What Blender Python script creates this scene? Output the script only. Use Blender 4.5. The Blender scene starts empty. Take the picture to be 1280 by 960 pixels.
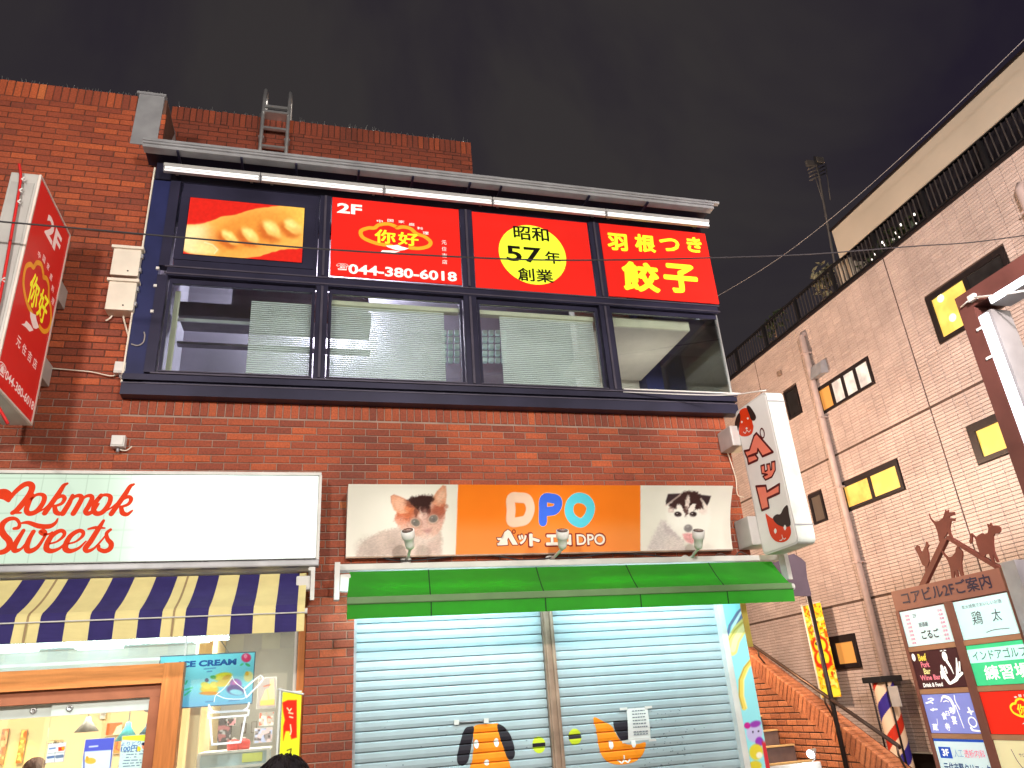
import bpy, bmesh, math, random
import numpy as np
from mathutils import Vector, Matrix
random.seed(7); RNG = np.random.default_rng(7)
S = bpy.context.scene
COL = S.collection

# ------------------------------------------------------------------ camera
FPX = 927.0
def _rot(a, b, c):
    ca, sa, cb, sb, cc, sc = math.cos(a), math.sin(a), math.cos(b), math.sin(b), math.cos(c), math.sin(c)
    Rz = np.array([[ca, -sa, 0], [sa, ca, 0], [0, 0, 1]])
    Rx = np.array([[1, 0, 0], [0, cb, -sb], [0, sb, cb]])
    Rr = np.array([[cc, -sc, 0], [sc, cc, 0], [0, 0, 1]])
    return Rz @ Rx @ np.array([[1, 0, 0], [0, 0, -1], [0, 1, 0]]) @ Rr
CR = _rot(math.radians(-15.97), math.radians(23.51), math.radians(-4.22))
CO = np.array([0.0, 0.0, 1.6])
cam_d = bpy.data.cameras.new('camera'); cam = bpy.data.objects.new('camera', cam_d); COL.objects.link(cam)
cam_d.sensor_width = 36; cam_d.lens = FPX / 1280 * 36; cam_d.clip_start = 0.05; cam_d.clip_end = 800
M4 = Matrix([list(CR[0]) + [0], list(CR[1]) + [0], list(CR[2]) + [1.6], [0, 0, 0, 1]])
cam.matrix_world = M4
S.camera = cam
# ------------------------------------------------------------------ night sky
W = bpy.data.worlds.new('World'); S.world = W; W.use_nodes = True
nt = W.node_tree; nt.nodes.clear()
wo = nt.nodes.new('ShaderNodeOutputWorld'); bg = nt.nodes.new('ShaderNodeBackground')
tc = nt.nodes.new('ShaderNodeTexCoord'); nz = nt.nodes.new('ShaderNodeTexNoise'); rp = nt.nodes.new('ShaderNodeValToRGB')
nz.inputs['Scale'].default_value = 1.9; nz.inputs['Distortion'].default_value = 0.6; nz.inputs['Detail'].default_value = 5; nz.inputs['Roughness'].default_value = 0.55
rp.color_ramp.elements[0].position = 0.38; rp.color_ramp.elements[0].color = (0.0170, 0.0130, 0.0235, 1)
rp.color_ramp.elements[1].position = 0.62; rp.color_ramp.elements[1].color = (0.0360, 0.0315, 0.0325, 1)
nt.links.new(tc.outputs['Generated'], nz.inputs['Vector']); nt.links.new(nz.outputs['Fac'], rp.inputs['Fac'])
nt.links.new(rp.outputs['Color'], bg.inputs['Color']); bg.inputs['Strength'].default_value = 1.0
nt.links.new(bg.outputs[0], wo.inputs[0])
# ------------------------------------------------------------------ exposure and assumed street light
S.view_settings.view_transform = 'Standard'; S.view_settings.look = 'None'
S.view_settings.exposure = 0.0; S.view_settings.gamma = 1.0
def lamp(name, kind, loc, energy, color=(1, 1, 1), aim=None, size=0.5, size_y=None, spot=None):
    d = bpy.data.lights.new(name, kind); d.energy = energy; d.color = color
    if kind == 'AREA':
        d.size = size
        if size_y: d.shape = 'RECTANGLE'; d.size_y = size_y
        else: d.shape = 'DISK'
    elif kind == 'SPOT':
        d.spot_size = spot or 1.2; d.spot_blend = 0.6; d.shadow_soft_size = size
    else: d.shadow_soft_size = size
    o = bpy.data.objects.new(name, d); COL.objects.link(o); o.location = loc
    if aim is not None:
        v = Vector(aim) - Vector(loc); o.rotation_euler = v.to_track_quat('-Z', 'Y').to_euler()
    return o
ASSUMED_STREET_LAMPS = [(-3.6, -1.9, 5.6), (1.8, -2.3, 5.6), (7.2, -1.9, 5.6)]  # lamps assumed out of view behind the camera to light the facade
for i, p in enumerate(ASSUMED_STREET_LAMPS):
    lamp('assumed_street_light', 'AREA', (p[0], p[1] + 0.14, p[2] - 0.06), (450, 450, 290)[i], (1.0, 0.94, 0.86), aim=(p[0] + (1.5 if i == 2 else 0), 7.0, 4.8), size=0.5)

FILL_POS = (2.6, -0.6, 6.2)
_fl = lamp('added_fill_floodlight', 'AREA', FILL_POS, 330, (1.0, 0.88, 0.85), aim=(10.0, 7.6, 4.6), size=0.4); _fl.data.spread = math.radians(72)  # unseen fill lamp added to brighten the tiled wall

# ------------------------------------------------------------------ projection helpers (place photo points on planes of known depth)
def ray(x, y): return CR @ np.array([x - 640, 480 - y, -FPX])
def PY(x, y, Y): d = ray(x, y); return CO + d * (Y / d[1])
def PX(x, y, X): d = ray(x, y); return CO + d * (X / d[0])
def pix(P):
    c = (np.asarray(P) - CO) @ CR
    return 640 + FPX * c[..., 0] / -c[..., 2], 480 - FPX * c[..., 1] / -c[..., 2]

# ------------------------------------------------------------------ colour / materials
def L(c):
    if isinstance(c, str): c = tuple(int(c[i:i + 2], 16) for i in (0, 2, 4))
    c = np.asarray(c, float) / 255.0
    return tuple(np.where(c <= 0.04045, c / 12.92, ((c + 0.055) / 1.055) ** 2.4))
def Larr(a):
    a = np.clip(np.asarray(a, float) / 255.0, 0, None)
    return np.where(a <= 0.04045, a / 12.92, ((a + 0.055) / 1.055) ** 2.4)
def _new(name):
    m = bpy.data.materials.new(name); m.use_nodes = True
    return m, m.node_tree, m.node_tree.nodes['Principled BSDF']
def mat(name, col, rough=0.5, metal=0.0, var=0.12, scale=6.0, bump=0.0, bscale=60.0, emit=0.0, ecol=None, spec=0.22, coat=0.0):
    """plain procedural material: base colour broken up by two noises, optional bump"""
    m, t, b = _new(name); c = L(col) if not isinstance(col, tuple) else col
    N = t.nodes; K = t.links
    co = N.new('ShaderNodeTexCoord'); n1 = N.new('ShaderNodeTexNoise'); n1.inputs['Scale'].default_value = scale; n1.inputs['Detail'].default_value = 6
    r = N.new('ShaderNodeValToRGB'); e = r.color_ramp.elements
    e[0].position = 0.3; e[1].position = 0.72
    e[0].color = tuple(x * (1 - var) for x in c) + (1,); e[1].color = tuple(min(1, x * (1 + var * 0.6)) for x in c) + (1,)
    K.new(co.outputs['Object'], n1.inputs['Vector']); K.new(n1.outputs['Fac'], r.inputs['Fac']); K.new(r.outputs['Color'], b.inputs['Base Color'])
    b.inputs['Roughness'].default_value = rough; b.inputs['Metallic'].default_value = metal
    b.inputs['Specular IOR Level'].default_value = spec; b.inputs['Coat Weight'].default_value = coat
    if bump:
        n2 = N.new('ShaderNodeTexNoise'); n2.inputs['Scale'].default_value = bscale; n2.inputs['Detail'].default_value = 4
        bp = N.new('ShaderNodeBump'); bp.inputs['Strength'].default_value = bump; bp.inputs['Distance'].default_value = 0.01
        K.new(co.outputs['Object'], n2.inputs['Vector']); K.new(n2.outputs['Fac'], bp.inputs['Height']); K.new(bp.outputs[0], b.inputs['Normal'])
    if emit:
        b.inputs['Emission Color'].default_value = (L(ecol) if ecol else c) + (1,); b.inputs['Emission Strength'].default_value = emit
    return m
def vmat(name, rough=0.45, emit=0.0, base=1.0, grime=0.06, coat=0.0):
    """printed film: colour comes from the print itself (mesh attribute 'ink'), light grime on top"""
    m, t, b = _new(name); N = t.nodes; K = t.links
    a = N.new('ShaderNodeAttribute'); a.attribute_name = 'ink'
    co = N.new('ShaderNodeTexCoord'); n = N.new('ShaderNodeTexNoise'); n.inputs['Scale'].default_value = 3.5; n.inputs['Detail'].default_value = 5
    mr = N.new('ShaderNodeMapRange'); mr.inputs['From Min'].default_value = 0.3; mr.inputs['From Max'].default_value = 0.75
    mr.inputs['To Min'].default_value = base * (1 - grime); mr.inputs['To Max'].default_value = base
    mx = N.new('ShaderNodeVectorMath'); mx.operation = 'SCALE'
    K.new(co.outputs['Object'], n.inputs['Vector']); K.new(n.outputs['Fac'], mr.inputs['Value'])
    K.new(a.outputs['Color'], mx.inputs[0]); K.new(mr.outputs[0], mx.inputs['Scale']); K.new(mx.outputs[0], b.inputs['Base Color'])
    b.inputs['Roughness'].default_value = max(rough, 0.55); b.inputs['Specular IOR Level'].default_value = 0.12
    if emit:
        K.new(a.outputs['Color'], b.inputs['Emission Color']); b.inputs['Emission Strength'].default_value = emit
    return m
def brickmat(name, stops, rough=0.75, grime=0.35):
    """colour by per-brick attribute 'tone', plus grime, fine grain and bump"""
    m, t, b = _new(name); N = t.nodes; K = t.links
    a = N.new('ShaderNodeAttribute'); a.attribute_name = 'tone'
    r = N.new('ShaderNodeValToRGB'); e = r.color_ramp.elements
    e[0].position = stops[0][0]; e[0].color = stops[0][1] + (1,); e[1].position = stops[-1][0]; e[1].color = stops[-1][1] + (1,)
    for p, c in stops[1:-1]: x = e.new(p); x.color = c + (1,)
    K.new(a.outputs['Fac'], r.inputs['Fac'])
    g = N.new('ShaderNodeNewGeometry')
    n1 = N.new('ShaderNodeTexNoise'); n1.inputs['Scale'].default_value = 1.1; n1.inputs['Detail'].default_value = 7
    n2 = N.new('ShaderNodeTexNoise'); n2.inputs['Scale'].default_value = 55; n2.inputs['Detail'].default_value = 4
    K.new(g.outputs['Position'], n1.inputs['Vector']); K.new(g.outputs['Position'], n2.inputs['Vector'])
    mr = N.new('ShaderNodeMapRange'); mr.inputs['From Min'].default_value = 0.35; mr.inputs['From Max'].default_value = 0.65
    mr.inputs['To Min'].default_value = 1 - grime; mr.inputs['To Max'].default_value = 1.08
    mr2 = N.new('ShaderNodeMapRange'); mr2.inputs['From Min'].default_value = 0.3; mr2.inputs['From Max'].default_value = 0.7
    mr2.inputs['To Min'].default_value = 0.72; mr2.inputs['To Max'].default_value = 1.2
    mu = N.new('ShaderNodeMath'); mu.operation = 'MULTIPLY'
    K.new(n1.outputs['Fac'], mr.inputs['Value']); K.new(n2.outputs['Fac'], mr2.inputs['Value']); K.new(mr.outputs[0], mu.inputs[0]); K.new(mr2.outputs[0], mu.inputs[1])
    mx = N.new('ShaderNodeVectorMath'); mx.operation = 'SCALE'
    K.new(r.outputs['Color'], mx.inputs[0]); K.new(mu.outputs[0], mx.inputs['Scale']); K.new(mx.outputs[0], b.inputs['Base Color'])
    b.inputs['Roughness'].default_value = rough
    bp = N.new('ShaderNodeBump'); bp.inputs['Strength'].default_value = 0.35; bp.inputs['Distance'].default_value = 0.006
    K.new(n2.outputs['Fac'], bp.inputs['Height']); K.new(bp.outputs[0], b.inputs['Normal'])
    return m
def glassmat(name, tint=(0.9, 0.95, 0.95), refl=0.10, rough=0.02):
    m = bpy.data.materials.new(name); m.use_nodes = True; t = m.node_tree; N = t.nodes; K = t.links; N.clear()
    o = N.new('ShaderNodeOutputMaterial'); tr = N.new('ShaderNodeBsdfTransparent'); gl = N.new('ShaderNodeBsdfGlossy'); mx = N.new('ShaderNodeMixShader')
    lw = N.new('ShaderNodeLayerWeight'); lw.inputs['Blend'].default_value = 0.35
    mr = N.new('ShaderNodeMapRange'); mr.inputs['To Min'].default_value = refl; mr.inputs['To Max'].default_value = 0.75
    n = N.new('ShaderNodeTexNoise'); n.inputs['Scale'].default_value = 1.7; co = N.new('ShaderNodeTexCoord')
    bp = N.new('ShaderNodeBump'); bp.inputs['Strength'].default_value = 0.04; bp.inputs['Distance'].default_value = 0.02
    K.new(co.outputs['Object'], n.inputs['Vector']); K.new(n.outputs['Fac'], bp.inputs['Height']); K.new(bp.outputs[0], gl.inputs['Normal'])
    tr.inputs['Color'].default_value = tint + (1,); gl.inputs['Roughness'].default_value = rough
    K.new(lw.outputs['Fresnel'], mr.inputs['Value']); K.new(mr.outputs[0], mx.inputs[0]); K.new(tr.outputs[0], mx.inputs[1]); K.new(gl.outputs[0], mx.inputs[2]); K.new(mx.outputs[0], o.inputs[0])
    return m
def emat(name, col, strength, col2=None):
    m, t, b = _new(name); c = L(col)
    N = t.nodes; K = t.links
    co = N.new('ShaderNodeTexCoord'); n = N.new('ShaderNodeTexNoise'); n.inputs['Scale'].default_value = 1.4
    mr = N.new('ShaderNodeMapRange'); mr.inputs['To Min'].default_value = strength * 0.85; mr.inputs['To Max'].default_value = strength * 1.15
    K.new(co.outputs['Object'], n.inputs['Vector']); K.new(n.outputs['Fac'], mr.inputs['Value']); K.new(mr.outputs[0], b.inputs['Emission Strength'])
    b.inputs['Base Color'].default_value = tuple(x * 0.4 for x in c) + (1,); b.inputs['Emission Color'].default_value = c + (1,)
    if col2:   # uneven light behind the pane: curtains, walls and lamps of the room
        n.inputs['Scale'].default_value = 2.2; n.inputs['Detail'].default_value = 3; r = N.new('ShaderNodeValToRGB'); r.color_ramp.elements[0].position = 0.42; r.color_ramp.elements[1].position = 0.58
        r.color_ramp.elements[0].color = L(col2) + (1,); r.color_ramp.elements[1].color = c + (1,); K.new(n.outputs['Fac'], r.inputs['Fac']); K.new(r.outputs['Color'], b.inputs['Emission Color'])
    return m

def translucent(m, col, fac):
    t = m.node_tree; b = t.nodes['Principled BSDF']; o = [n for n in t.nodes if n.type == 'OUTPUT_MATERIAL'][0]; tr = t.nodes.new('ShaderNodeBsdfTranslucent'); mx = t.nodes.new('ShaderNodeMixShader')
    tr.inputs['Color'].default_value = col + (1,); mx.inputs[0].default_value = fac; t.links.new(b.outputs[0], mx.inputs[1]); t.links.new(tr.outputs[0], mx.inputs[2]); t.links.new(mx.outputs[0], o.inputs[0])
M = {}
M['brick'] = brickmat('red_brick', [(0.0, (0.17, 0.038, 0.021)), (0.3, (0.26, 0.050, 0.022)), (0.62, (0.35, 0.068, 0.024)), (0.88, (0.47, 0.095, 0.028)), (1.0, (0.56, 0.19, 0.055))], grime=0.24)
M['stairbrick'] = brickmat('stair_brick', [(0.0, (0.30, 0.10, 0.045)), (0.5, (0.46, 0.16, 0.07)), (1.0, (0.56, 0.22, 0.10))])
M['tile'] = brickmat('facade_tile', [(0.0, (0.43, 0.335, 0.295)), (0.5, (0.49, 0.385, 0.34)), (1.0, (0.55, 0.435, 0.385))], rough=0.45, grime=0.18)
M['mortar'] = mat('mortar', (0.34, 0.235, 0.19), 0.9, var=0.35, scale=3, bump=0.4)
M['mortar_brown'] = mat('brown_mortar', (0.13, 0.062, 0.045), 0.9, var=0.35, scale=3, bump=0.4)
M['mortar_dark'] = mat('dark_mortar', (0.06, 0.035, 0.028), 0.9, var=0.3, bump=0.4)
M['joint'] = mat('tile_joint', (0.09, 0.058, 0.045), 0.9, var=0.25)
M['plaster'] = mat('plaster', (0.42, 0.36, 0.30), 0.85, var=0.15, bump=0.2)
M['navy'] = mat('navy_aluminium', (0.030, 0.028, 0.055), 0.35, 0.2, var=0.3, scale=2.0)
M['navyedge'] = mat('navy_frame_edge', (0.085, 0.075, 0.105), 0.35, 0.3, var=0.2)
M['navyblue'] = mat('blue_painted_jamb', (0.018, 0.022, 0.085), 0.5, var=0.25, scale=3)
M['steel'] = mat('brushed_steel', (0.62, 0.62, 0.62), 0.35, 0.8, var=0.15, scale=12)
M['galv'] = mat('galvanised_sheet', (0.36, 0.36, 0.38), 0.45, 0.35, var=0.2, scale=5)
M['white'] = mat('white_enamel', (0.66, 0.65, 0.63), 0.4, var=0.12, scale=5)
M['cream'] = mat('cream_plastic', (0.74, 0.68, 0.58), 0.45, var=0.12, scale=5)
M['black'] = mat('black_paint', (0.018, 0.017, 0.018), 0.45, var=0.2)
M['darkframe'] = mat('dark_bronze_frame', (0.022, 0.016, 0.016), 0.4, 0.2, var=0.2)
M['cable'] = mat('black_cable', (0.04, 0.036, 0.04), 0.5)
M['cablelight'] = mat('weathered_grey_cable', (0.30, 0.28, 0.28), 0.5)
M['glass'] = glassmat('window_glass', refl=0.045)
M['shopglass'] = glassmat('shop_glass', refl=0.03)
M['print'] = vmat('printed_film', rough=0.4)
M['litprint'] = vmat('backlit_film', rough=0.35, emit=0.36, base=0.75, grime=0.03)
M['backlit'] = vmat('backlit_panel', rough=0.35, emit=0.8, base=0.25, grime=0.02)

# ------------------------------------------------------------------ object helpers
def wloc(o):
    v = Vector((0, 0, 0))
    while o is not None: v += o.location; o = o.parent
    return v
def tag(o, label=None, cat=None, group=None, kind=None):
    if label: o['label'] = label
    if cat: o['category'] = cat
    if group: o['group'] = group
    if kind: o['kind'] = kind
    return o
def thing(name, label, cat, loc, group=None):
    o = bpy.data.objects.new(name, None); COL.objects.link(o); o.location = loc; o.empty_display_size = 0.2
    return tag(o, label, cat, group)
def link(name, me, mats, parent=None, base=None):
    """me is in world coordinates; origin goes to the parent's base or to the mesh's own base"""
    if not isinstance(mats, (list, tuple)): mats = [mats]
    for m in mats: me.materials.append(m)
    o = bpy.data.objects.new(name, me); COL.objects.link(o)
    if parent is not None:
        o.parent = parent; off = wloc(parent)
    else:
        if base is None:
            c = np.empty(len(me.vertices) * 3); me.vertices.foreach_get('co', c); c = c.reshape(-1, 3)
            base = ((c[:, 0].min() + c[:, 0].max()) / 2, (c[:, 1].min() + c[:, 1].max()) / 2, c[:, 2].min())
        off = Vector(base); o.location = off
    me.transform(Matrix.Translation(-off))
    return o
class MB:
    def __init__(s): s.b = bmesh.new(); s.mi = 0
    def _f(s, vs, smooth=False):
        try: f = s.b.faces.new(vs); f.material_index = s.mi; f.smooth = smooth; return f
        except ValueError: return None
    def box(s, x0, x1, y0, y1, z0, z1, bev=0.0):
        x0, x1 = sorted((x0, x1)); y0, y1 = sorted((y0, y1)); z0, z1 = sorted((z0, z1))
        v = [s.b.verts.new((x, y, z)) for z in (z0, z1) for y in (y0, y1) for x in (x0, x1)]
        fs = [s._f([v[i] for i in q]) for q in ((0, 2, 3, 1), (4, 5, 7, 6), (0, 1, 5, 4), (2, 6, 7, 3), (0, 4, 6, 2), (1, 3, 7, 5))]
        if bev:
            es = list({e for f in fs for e in f.edges})
            bmesh.ops.bevel(s.b, geom=es, offset=bev, segments=2, affect='EDGES', profile=0.7)
        return s
    def hexa(s, p):   # 8 points: 4 bottom loop, 4 top loop
        v = [s.b.verts.new(tuple(q)) for q in p]
        for q in ((3, 2, 1, 0), (4, 5, 6, 7), (0, 1, 5, 4), (1, 2, 6, 5), (2, 3, 7, 6), (3, 0, 4, 7)): s._f([v[i] for i in q])
        return s
    def prism(s, pts, fr, d0, d1):   # polygon in frame coordinates, between offsets d0 and d1 along the frame normal
        a = [s.b.verts.new(fr(u, v, d0)) for u, v in pts]; b = [s.b.verts.new(fr(u, v, d1)) for u, v in pts]
        n = len(pts); s._f(list(reversed(a))); s._f(b)
        for i in range(n): s._f([a[i], a[(i + 1) % n], b[(i + 1) % n], b[i]])
        return s
    def flat(s, pts, fr, d):
        s._f([s.b.verts.new(fr(u, v, d)) for u, v in pts]); return s
    def tube(s, path, r, n=8, cap=True):
        path = [Vector(p) for p in path]; rings = []; up = None
        for i, p in enumerate(path):
            t = (path[min(i + 1, len(path) - 1)] - path[max(i - 1, 0)]).normalized()
            if up is None: up = Vector((0, 0, 1)) if abs(t.z) < 0.9 else Vector((1, 0, 0))
            a = t.cross(up).normalized(); b_ = a.cross(t).normalized(); up = b_
            rr = r[i] if isinstance(r, (list, tuple)) else r
            rings.append([s.b.verts.new(p + a * rr * math.cos(2 * math.pi * k / n) + b_ * rr * math.sin(2 * math.pi * k / n)) for k in range(n)])
        for i in range(len(rings) - 1):
            for k in range(n): s._f([rings[i][k], rings[i][(k + 1) % n], rings[i + 1][(k + 1) % n], rings[i + 1][k]], True)
        if cap: s._f(list(reversed(rings[0]))); s._f(rings[-1])
        return s
    def lathe(s, prof, c, axis=(0, 0, 1), n=20):   # prof: (radius, height) pairs about axis through c
        ax = Vector(axis).normalized(); u = ax.orthogonal().normalized(); w = ax.cross(u); c = Vector(c)
        rings = [[s.b.verts.new(c + ax * h + (u * math.cos(2 * math.pi * k / n) + w * math.sin(2 * math.pi * k / n)) * max(r, 1e-4)) for k in range(n)] for r, h in prof]
        for i in range(len(rings) - 1):
            for k in range(n): s._f([rings[i][k], rings[i][(k + 1) % n], rings[i + 1][(k + 1) % n], rings[i + 1][k]], True)
        s._f(list(reversed(rings[0]))); s._f(rings[-1]); return s
    def mesh(s, name='m'):
        bmesh.ops.recalc_face_normals(s.b, faces=s.b.faces[:])
        me = bpy.data.meshes.new(name); s.b.to_mesh(me); s.b.free(); return me
    def raw(s, name='m'):
        me = bpy.data.meshes.new(name); s.b.to_mesh(me); s.b.free(); return me
    def put(s, name, mats, parent=None, base=None): return link(name, s.mesh(name), mats, parent, base)
def boxo(name, m, parent, *b, bev=0.0): return MB().box(*b, bev=bev).put(name, m, parent)

class Frame:
    def __init__(s, O, U, V, N): s.O, s.U, s.V, s.N = [np.asarray(q, float) for q in (O, U, V, N)]
    def __call__(s, u, v, d=0.0): return tuple(s.O + s.U * u + s.V * v + s.N * d)
    def uv(s, px, py):
        d = ray(px, py); t = ((s.O - CO) @ s.N) / (d @ s.N); p = CO + d * t - s.O
        return float(p @ s.U), float(p @ s.V)
    def rect(s, pts):   # mean rectangle (u0,u1,v0,v1) of four photo corners tl,tr,bl,br
        a = [s.uv(*p) for p in pts]
        return ((a[0][0] + a[2][0]) / 2, (a[1][0] + a[3][0]) / 2, (a[2][1] + a[3][1]) / 2, (a[0][1] + a[1][1]) / 2)
def FY(Y): return Frame((0, Y, 0), (1, 0, 0), (0, 0, 1), (0, -1, 0))
def FXm(X): return Frame((X, 0, 0), (0, -1, 0), (0, 0, 1), (-1, 0, 0))   # faces -X
def FXp(X): return Frame((X, 0, 0), (0, 1, 0), (0, 0, 1), (1, 0, 0))     # faces +X

# text ------------------------------------------------------------
_tc = {}
def text_mesh(s, weight=0.0, shear=0.0, res=3):
    if any(ord(ch) > 0x2fff for ch in s): weight = 0.0
    """outline text as triangles: (verts Nx2 normalised to bbox 0..1, faces, aspect)"""
    k = (s, weight, shear)
    if k in _tc: return _tc[k]
    cu = bpy.data.curves.new('t', 'FONT'); cu.body = s; cu.offset = weight; cu.shear = shear; cu.resolution_u = res; cu.fill_mode = 'BOTH'
    ob = bpy.data.objects.new('t', cu); tmp = bpy.data.scenes.get('tmp') or bpy.data.scenes.new('tmp'); tmp.collection.objects.link(ob)
    vl = tmp.view_layers[0]; vl.update(); dg = vl.depsgraph; dg.update()
    me = bpy.data.meshes.new_from_object(ob.evaluated_get(dg))
    c = np.empty(len(me.vertices) * 3); me.vertices.foreach_get('co', c); c = c.reshape(-1, 3)[:, :2]
    fs = [tuple(p.vertices) for p in me.polygons]
    lo, hi = c.min(0), c.max(0); c = (c - lo) / np.maximum(hi - lo, 1e-6)
    bpy.data.objects.remove(ob); bpy.data.curves.remove(cu); bpy.data.meshes.remove(me)
    _tc[k] = (c, fs, hi - lo); return _tc[k]
def text_into(mb, s, fr, u0, u1, v0, v1, d, weight=0.0, shear=0.0, warp=None, pad=0.0):
    c, fs, asp = text_mesh(s, weight, shear)
    u0 -= pad; u1 += pad; v0 -= pad; v1 += pad
    ring = [(0.0, 0.0)]; ru = rv = 0.0
    if weight > 0 and any(ord(ch) > 0x2fff for ch in s):   # dense glyphs: thicken by a ring of shifted layers
        em = max(asp[1], asp[0] / len(s)); ru, rv = weight / asp[0] * em * 0.9, weight / asp[1] * em * 0.9
        ring += [(math.cos(q) * ru, math.sin(q) * rv) for q in np.linspace(0, 2 * math.pi, 8 if weight < 0.045 else 12, endpoint=False)]
    for k, (ox, oy) in enumerate(ring):
        P = [(u0 + (u1 - u0) * ((a + ox + ru) / (1 + 2 * ru)), v0 + (v1 - v0) * ((b + oy + rv) / (1 + 2 * rv))) for a, b in c]
        if warp: P = [warp(*p) for p in P]
        vs = [mb.b.verts.new(fr(u, v, d + 0.00006 * k)) for u, v in P]
        for f in fs: mb._f([vs[i] for i in f])
    return mb
def text(name, s, fr, box, d, m, parent, **k):
    mb = MB(); text_into(mb, s, fr, *box, d, **k); return link(name, mb.raw(name), m, parent)
# ribbon strokes ----------------------------------------------------
def smooth(pts, n=6, closed=False):
    P = [np.array(p, float) for p in pts]; out = []; m = len(P)
    rng = range(m) if closed else range(m - 1)
    for i in rng:
        p1, p2 = P[i], P[(i + 1) % m]
        p0 = P[(i - 1) % m] if closed else (P[i - 1] if i > 0 else 2 * p1 - p2); p3 = P[(i + 2) % m] if closed else (P[i + 2] if i + 2 < m else 2 * p2 - p1)
        for k in range(n):
            t = k / n
            out.append(0.5 * ((2 * p1) + (-p0 + p2) * t + (2 * p0 - 5 * p1 + 4 * p2 - p3) * t * t + (-p0 + 3 * p1 - 3 * p2 + p3) * t ** 3))
    if not closed: out.append(P[-1])
    return out
def stroke(mb, fr, pts, w, d, closed=False, n=6, taper=None, ends=True):
    """flat ribbon in frame coordinates; w width (or list of widths at pts)"""
    ps = smooth(pts, n, closed); m = len(ps)
    ws = np.interp(np.linspace(0, 1, m), np.linspace(0, 1, len(w)), w) if isinstance(w, (list, tuple)) else np.full(m, w, float)
    Ls, Rs = [], []
    for i, p in enumerate(ps):
        if closed: t = ps[(i + 1) % m] - ps[i - 1]
        else: t = ps[min(i + 1, m - 1)] - ps[max(i - 1, 0)]
        t = t / (np.hypot(*t) + 1e-9); nn = np.array([-t[1], t[0]]) * ws[i] / 2
        Ls.append(mb.b.verts.new(fr(*(p + nn), d))); Rs.append(mb.b.verts.new(fr(*(p - nn), d)))
    for i in range(m if closed else m - 1):
        j = (i + 1) % m; mb._f([Ls[i], Rs[i], Rs[j], Ls[j]])
    if ends and not closed:
        for p, ww in ((ps[0], ws[0]), (ps[-1], ws[-1])):
            mb._f([mb.b.verts.new(fr(p[0] + ww / 2 * math.cos(a), p[1] + ww / 2 * math.sin(a), d + 0.0004)) for a in np.linspace(0, 2 * math.pi, 10, endpoint=False)])
    return mb
def disc(mb, fr, c, ru, rv, d, n=28, rot=0.0):
    cr, sr = math.cos(rot), math.sin(rot)
    mb._f([mb.b.verts.new(fr(c[0] + ru * math.cos(a) * cr - rv * math.sin(a) * sr, c[1] + ru * math.cos(a) * sr + rv * math.sin(a) * cr, d)) for a in np.linspace(0, 2 * math.pi, n, endpoint=False)])
    return mb
# painted prints ----------------------------------------------------
def paint(name, fr, box, nu, nv, fn, m, parent=None, d=0.0, bend=None, gain=1.0, base=None):
    """a real sheet whose print is stored per vertex; fn(px,py,u,v) -> sRGB image (nv,nu,3)"""
    u = np.linspace(box[0], box[1], nu); v = np.linspace(box[2], box[3], nv); U, V = np.meshgrid(u, v)
    P = fr.O + U[..., None] * fr.U + V[..., None] * fr.V
    if bend is not None: P = P + fr.N * bend(V)[..., None]
    X, Y = pix(P); img = Larr(fn(X, Y, U, V)) * gain
    P = P + fr.N * d
    me = bpy.data.meshes.new(name); idx = np.arange(nu * nv).reshape(nv, nu)
    F = np.stack([idx[:-1, :-1], idx[:-1, 1:], idx[1:, 1:], idx[1:, :-1]], -1).reshape(-1, 4)
    me.vertices.add(nu * nv); me.vertices.foreach_set('co', P.reshape(-1)); me.loops.add(len(F) * 4); me.polygons.add(len(F))
    me.loops.foreach_set('vertex_index', F.reshape(-1)); me.polygons.foreach_set('loop_start', np.arange(len(F)) * 4); me.polygons.foreach_set('loop_total', np.full(len(F), 4))
    me.update(); me.validate()
    a = me.attributes.new('ink', 'FLOAT_COLOR', 'POINT')
    a.data.foreach_set('color', np.concatenate([img.reshape(-1, 3), np.ones((nu * nv, 1))], 1).astype(np.float32).reshape(-1))
    return link(name, me, m, parent, base)
def ink(o, col, gain=1.0):
    me = o.data; a = me.attributes.new('ink', 'FLOAT_COLOR', 'POINT'); c = np.array(L(col)) * gain
    a.data.foreach_set('color', np.tile(np.append(c, 1.0), len(me.vertices)).astype(np.float32)); return o
def sstep(x): x = np.clip(x, 0, 1); return x * x * (3 - 2 * x)
def blend(img, a, c): return img * (1 - a[..., None]) + np.asarray(c, float) * a[..., None]
def ell(X, Y, cx, cy, rx, ry, rot=0, soft=0.1):
    c, s = math.cos(math.radians(rot)), math.sin(math.radians(rot)); dx, dy = X - cx, Y - cy
    r = np.sqrt(((dx * c + dy * s) / rx) ** 2 + ((-dx * s + dy * c) / ry) ** 2); return sstep((1 + soft - r) / (2 * soft))
def poly(X, Y, pts, soft=0.8):
    ins = np.zeros(X.shape, bool); dist = np.full(X.shape, 1e9); n = len(pts)
    for i in range(n):
        (x1, y1), (x2, y2) = pts[i], pts[(i + 1) % n]
        c = ((y1 > Y) != (y2 > Y)) & (X < (x2 - x1) * (Y - y1) / ((y2 - y1) if y2 != y1 else 1e-9) + x1); ins ^= c
        dx, dy = x2 - x1, y2 - y1; t = np.clip(((X - x1) * dx + (Y - y1) * dy) / (dx * dx + dy * dy + 1e-9), 0, 1)
        dist = np.minimum(dist, np.hypot(X - x1 - t * dx, Y - y1 - t * dy))
    return sstep((np.where(ins, dist, -dist) / soft + 1) / 2)
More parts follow.
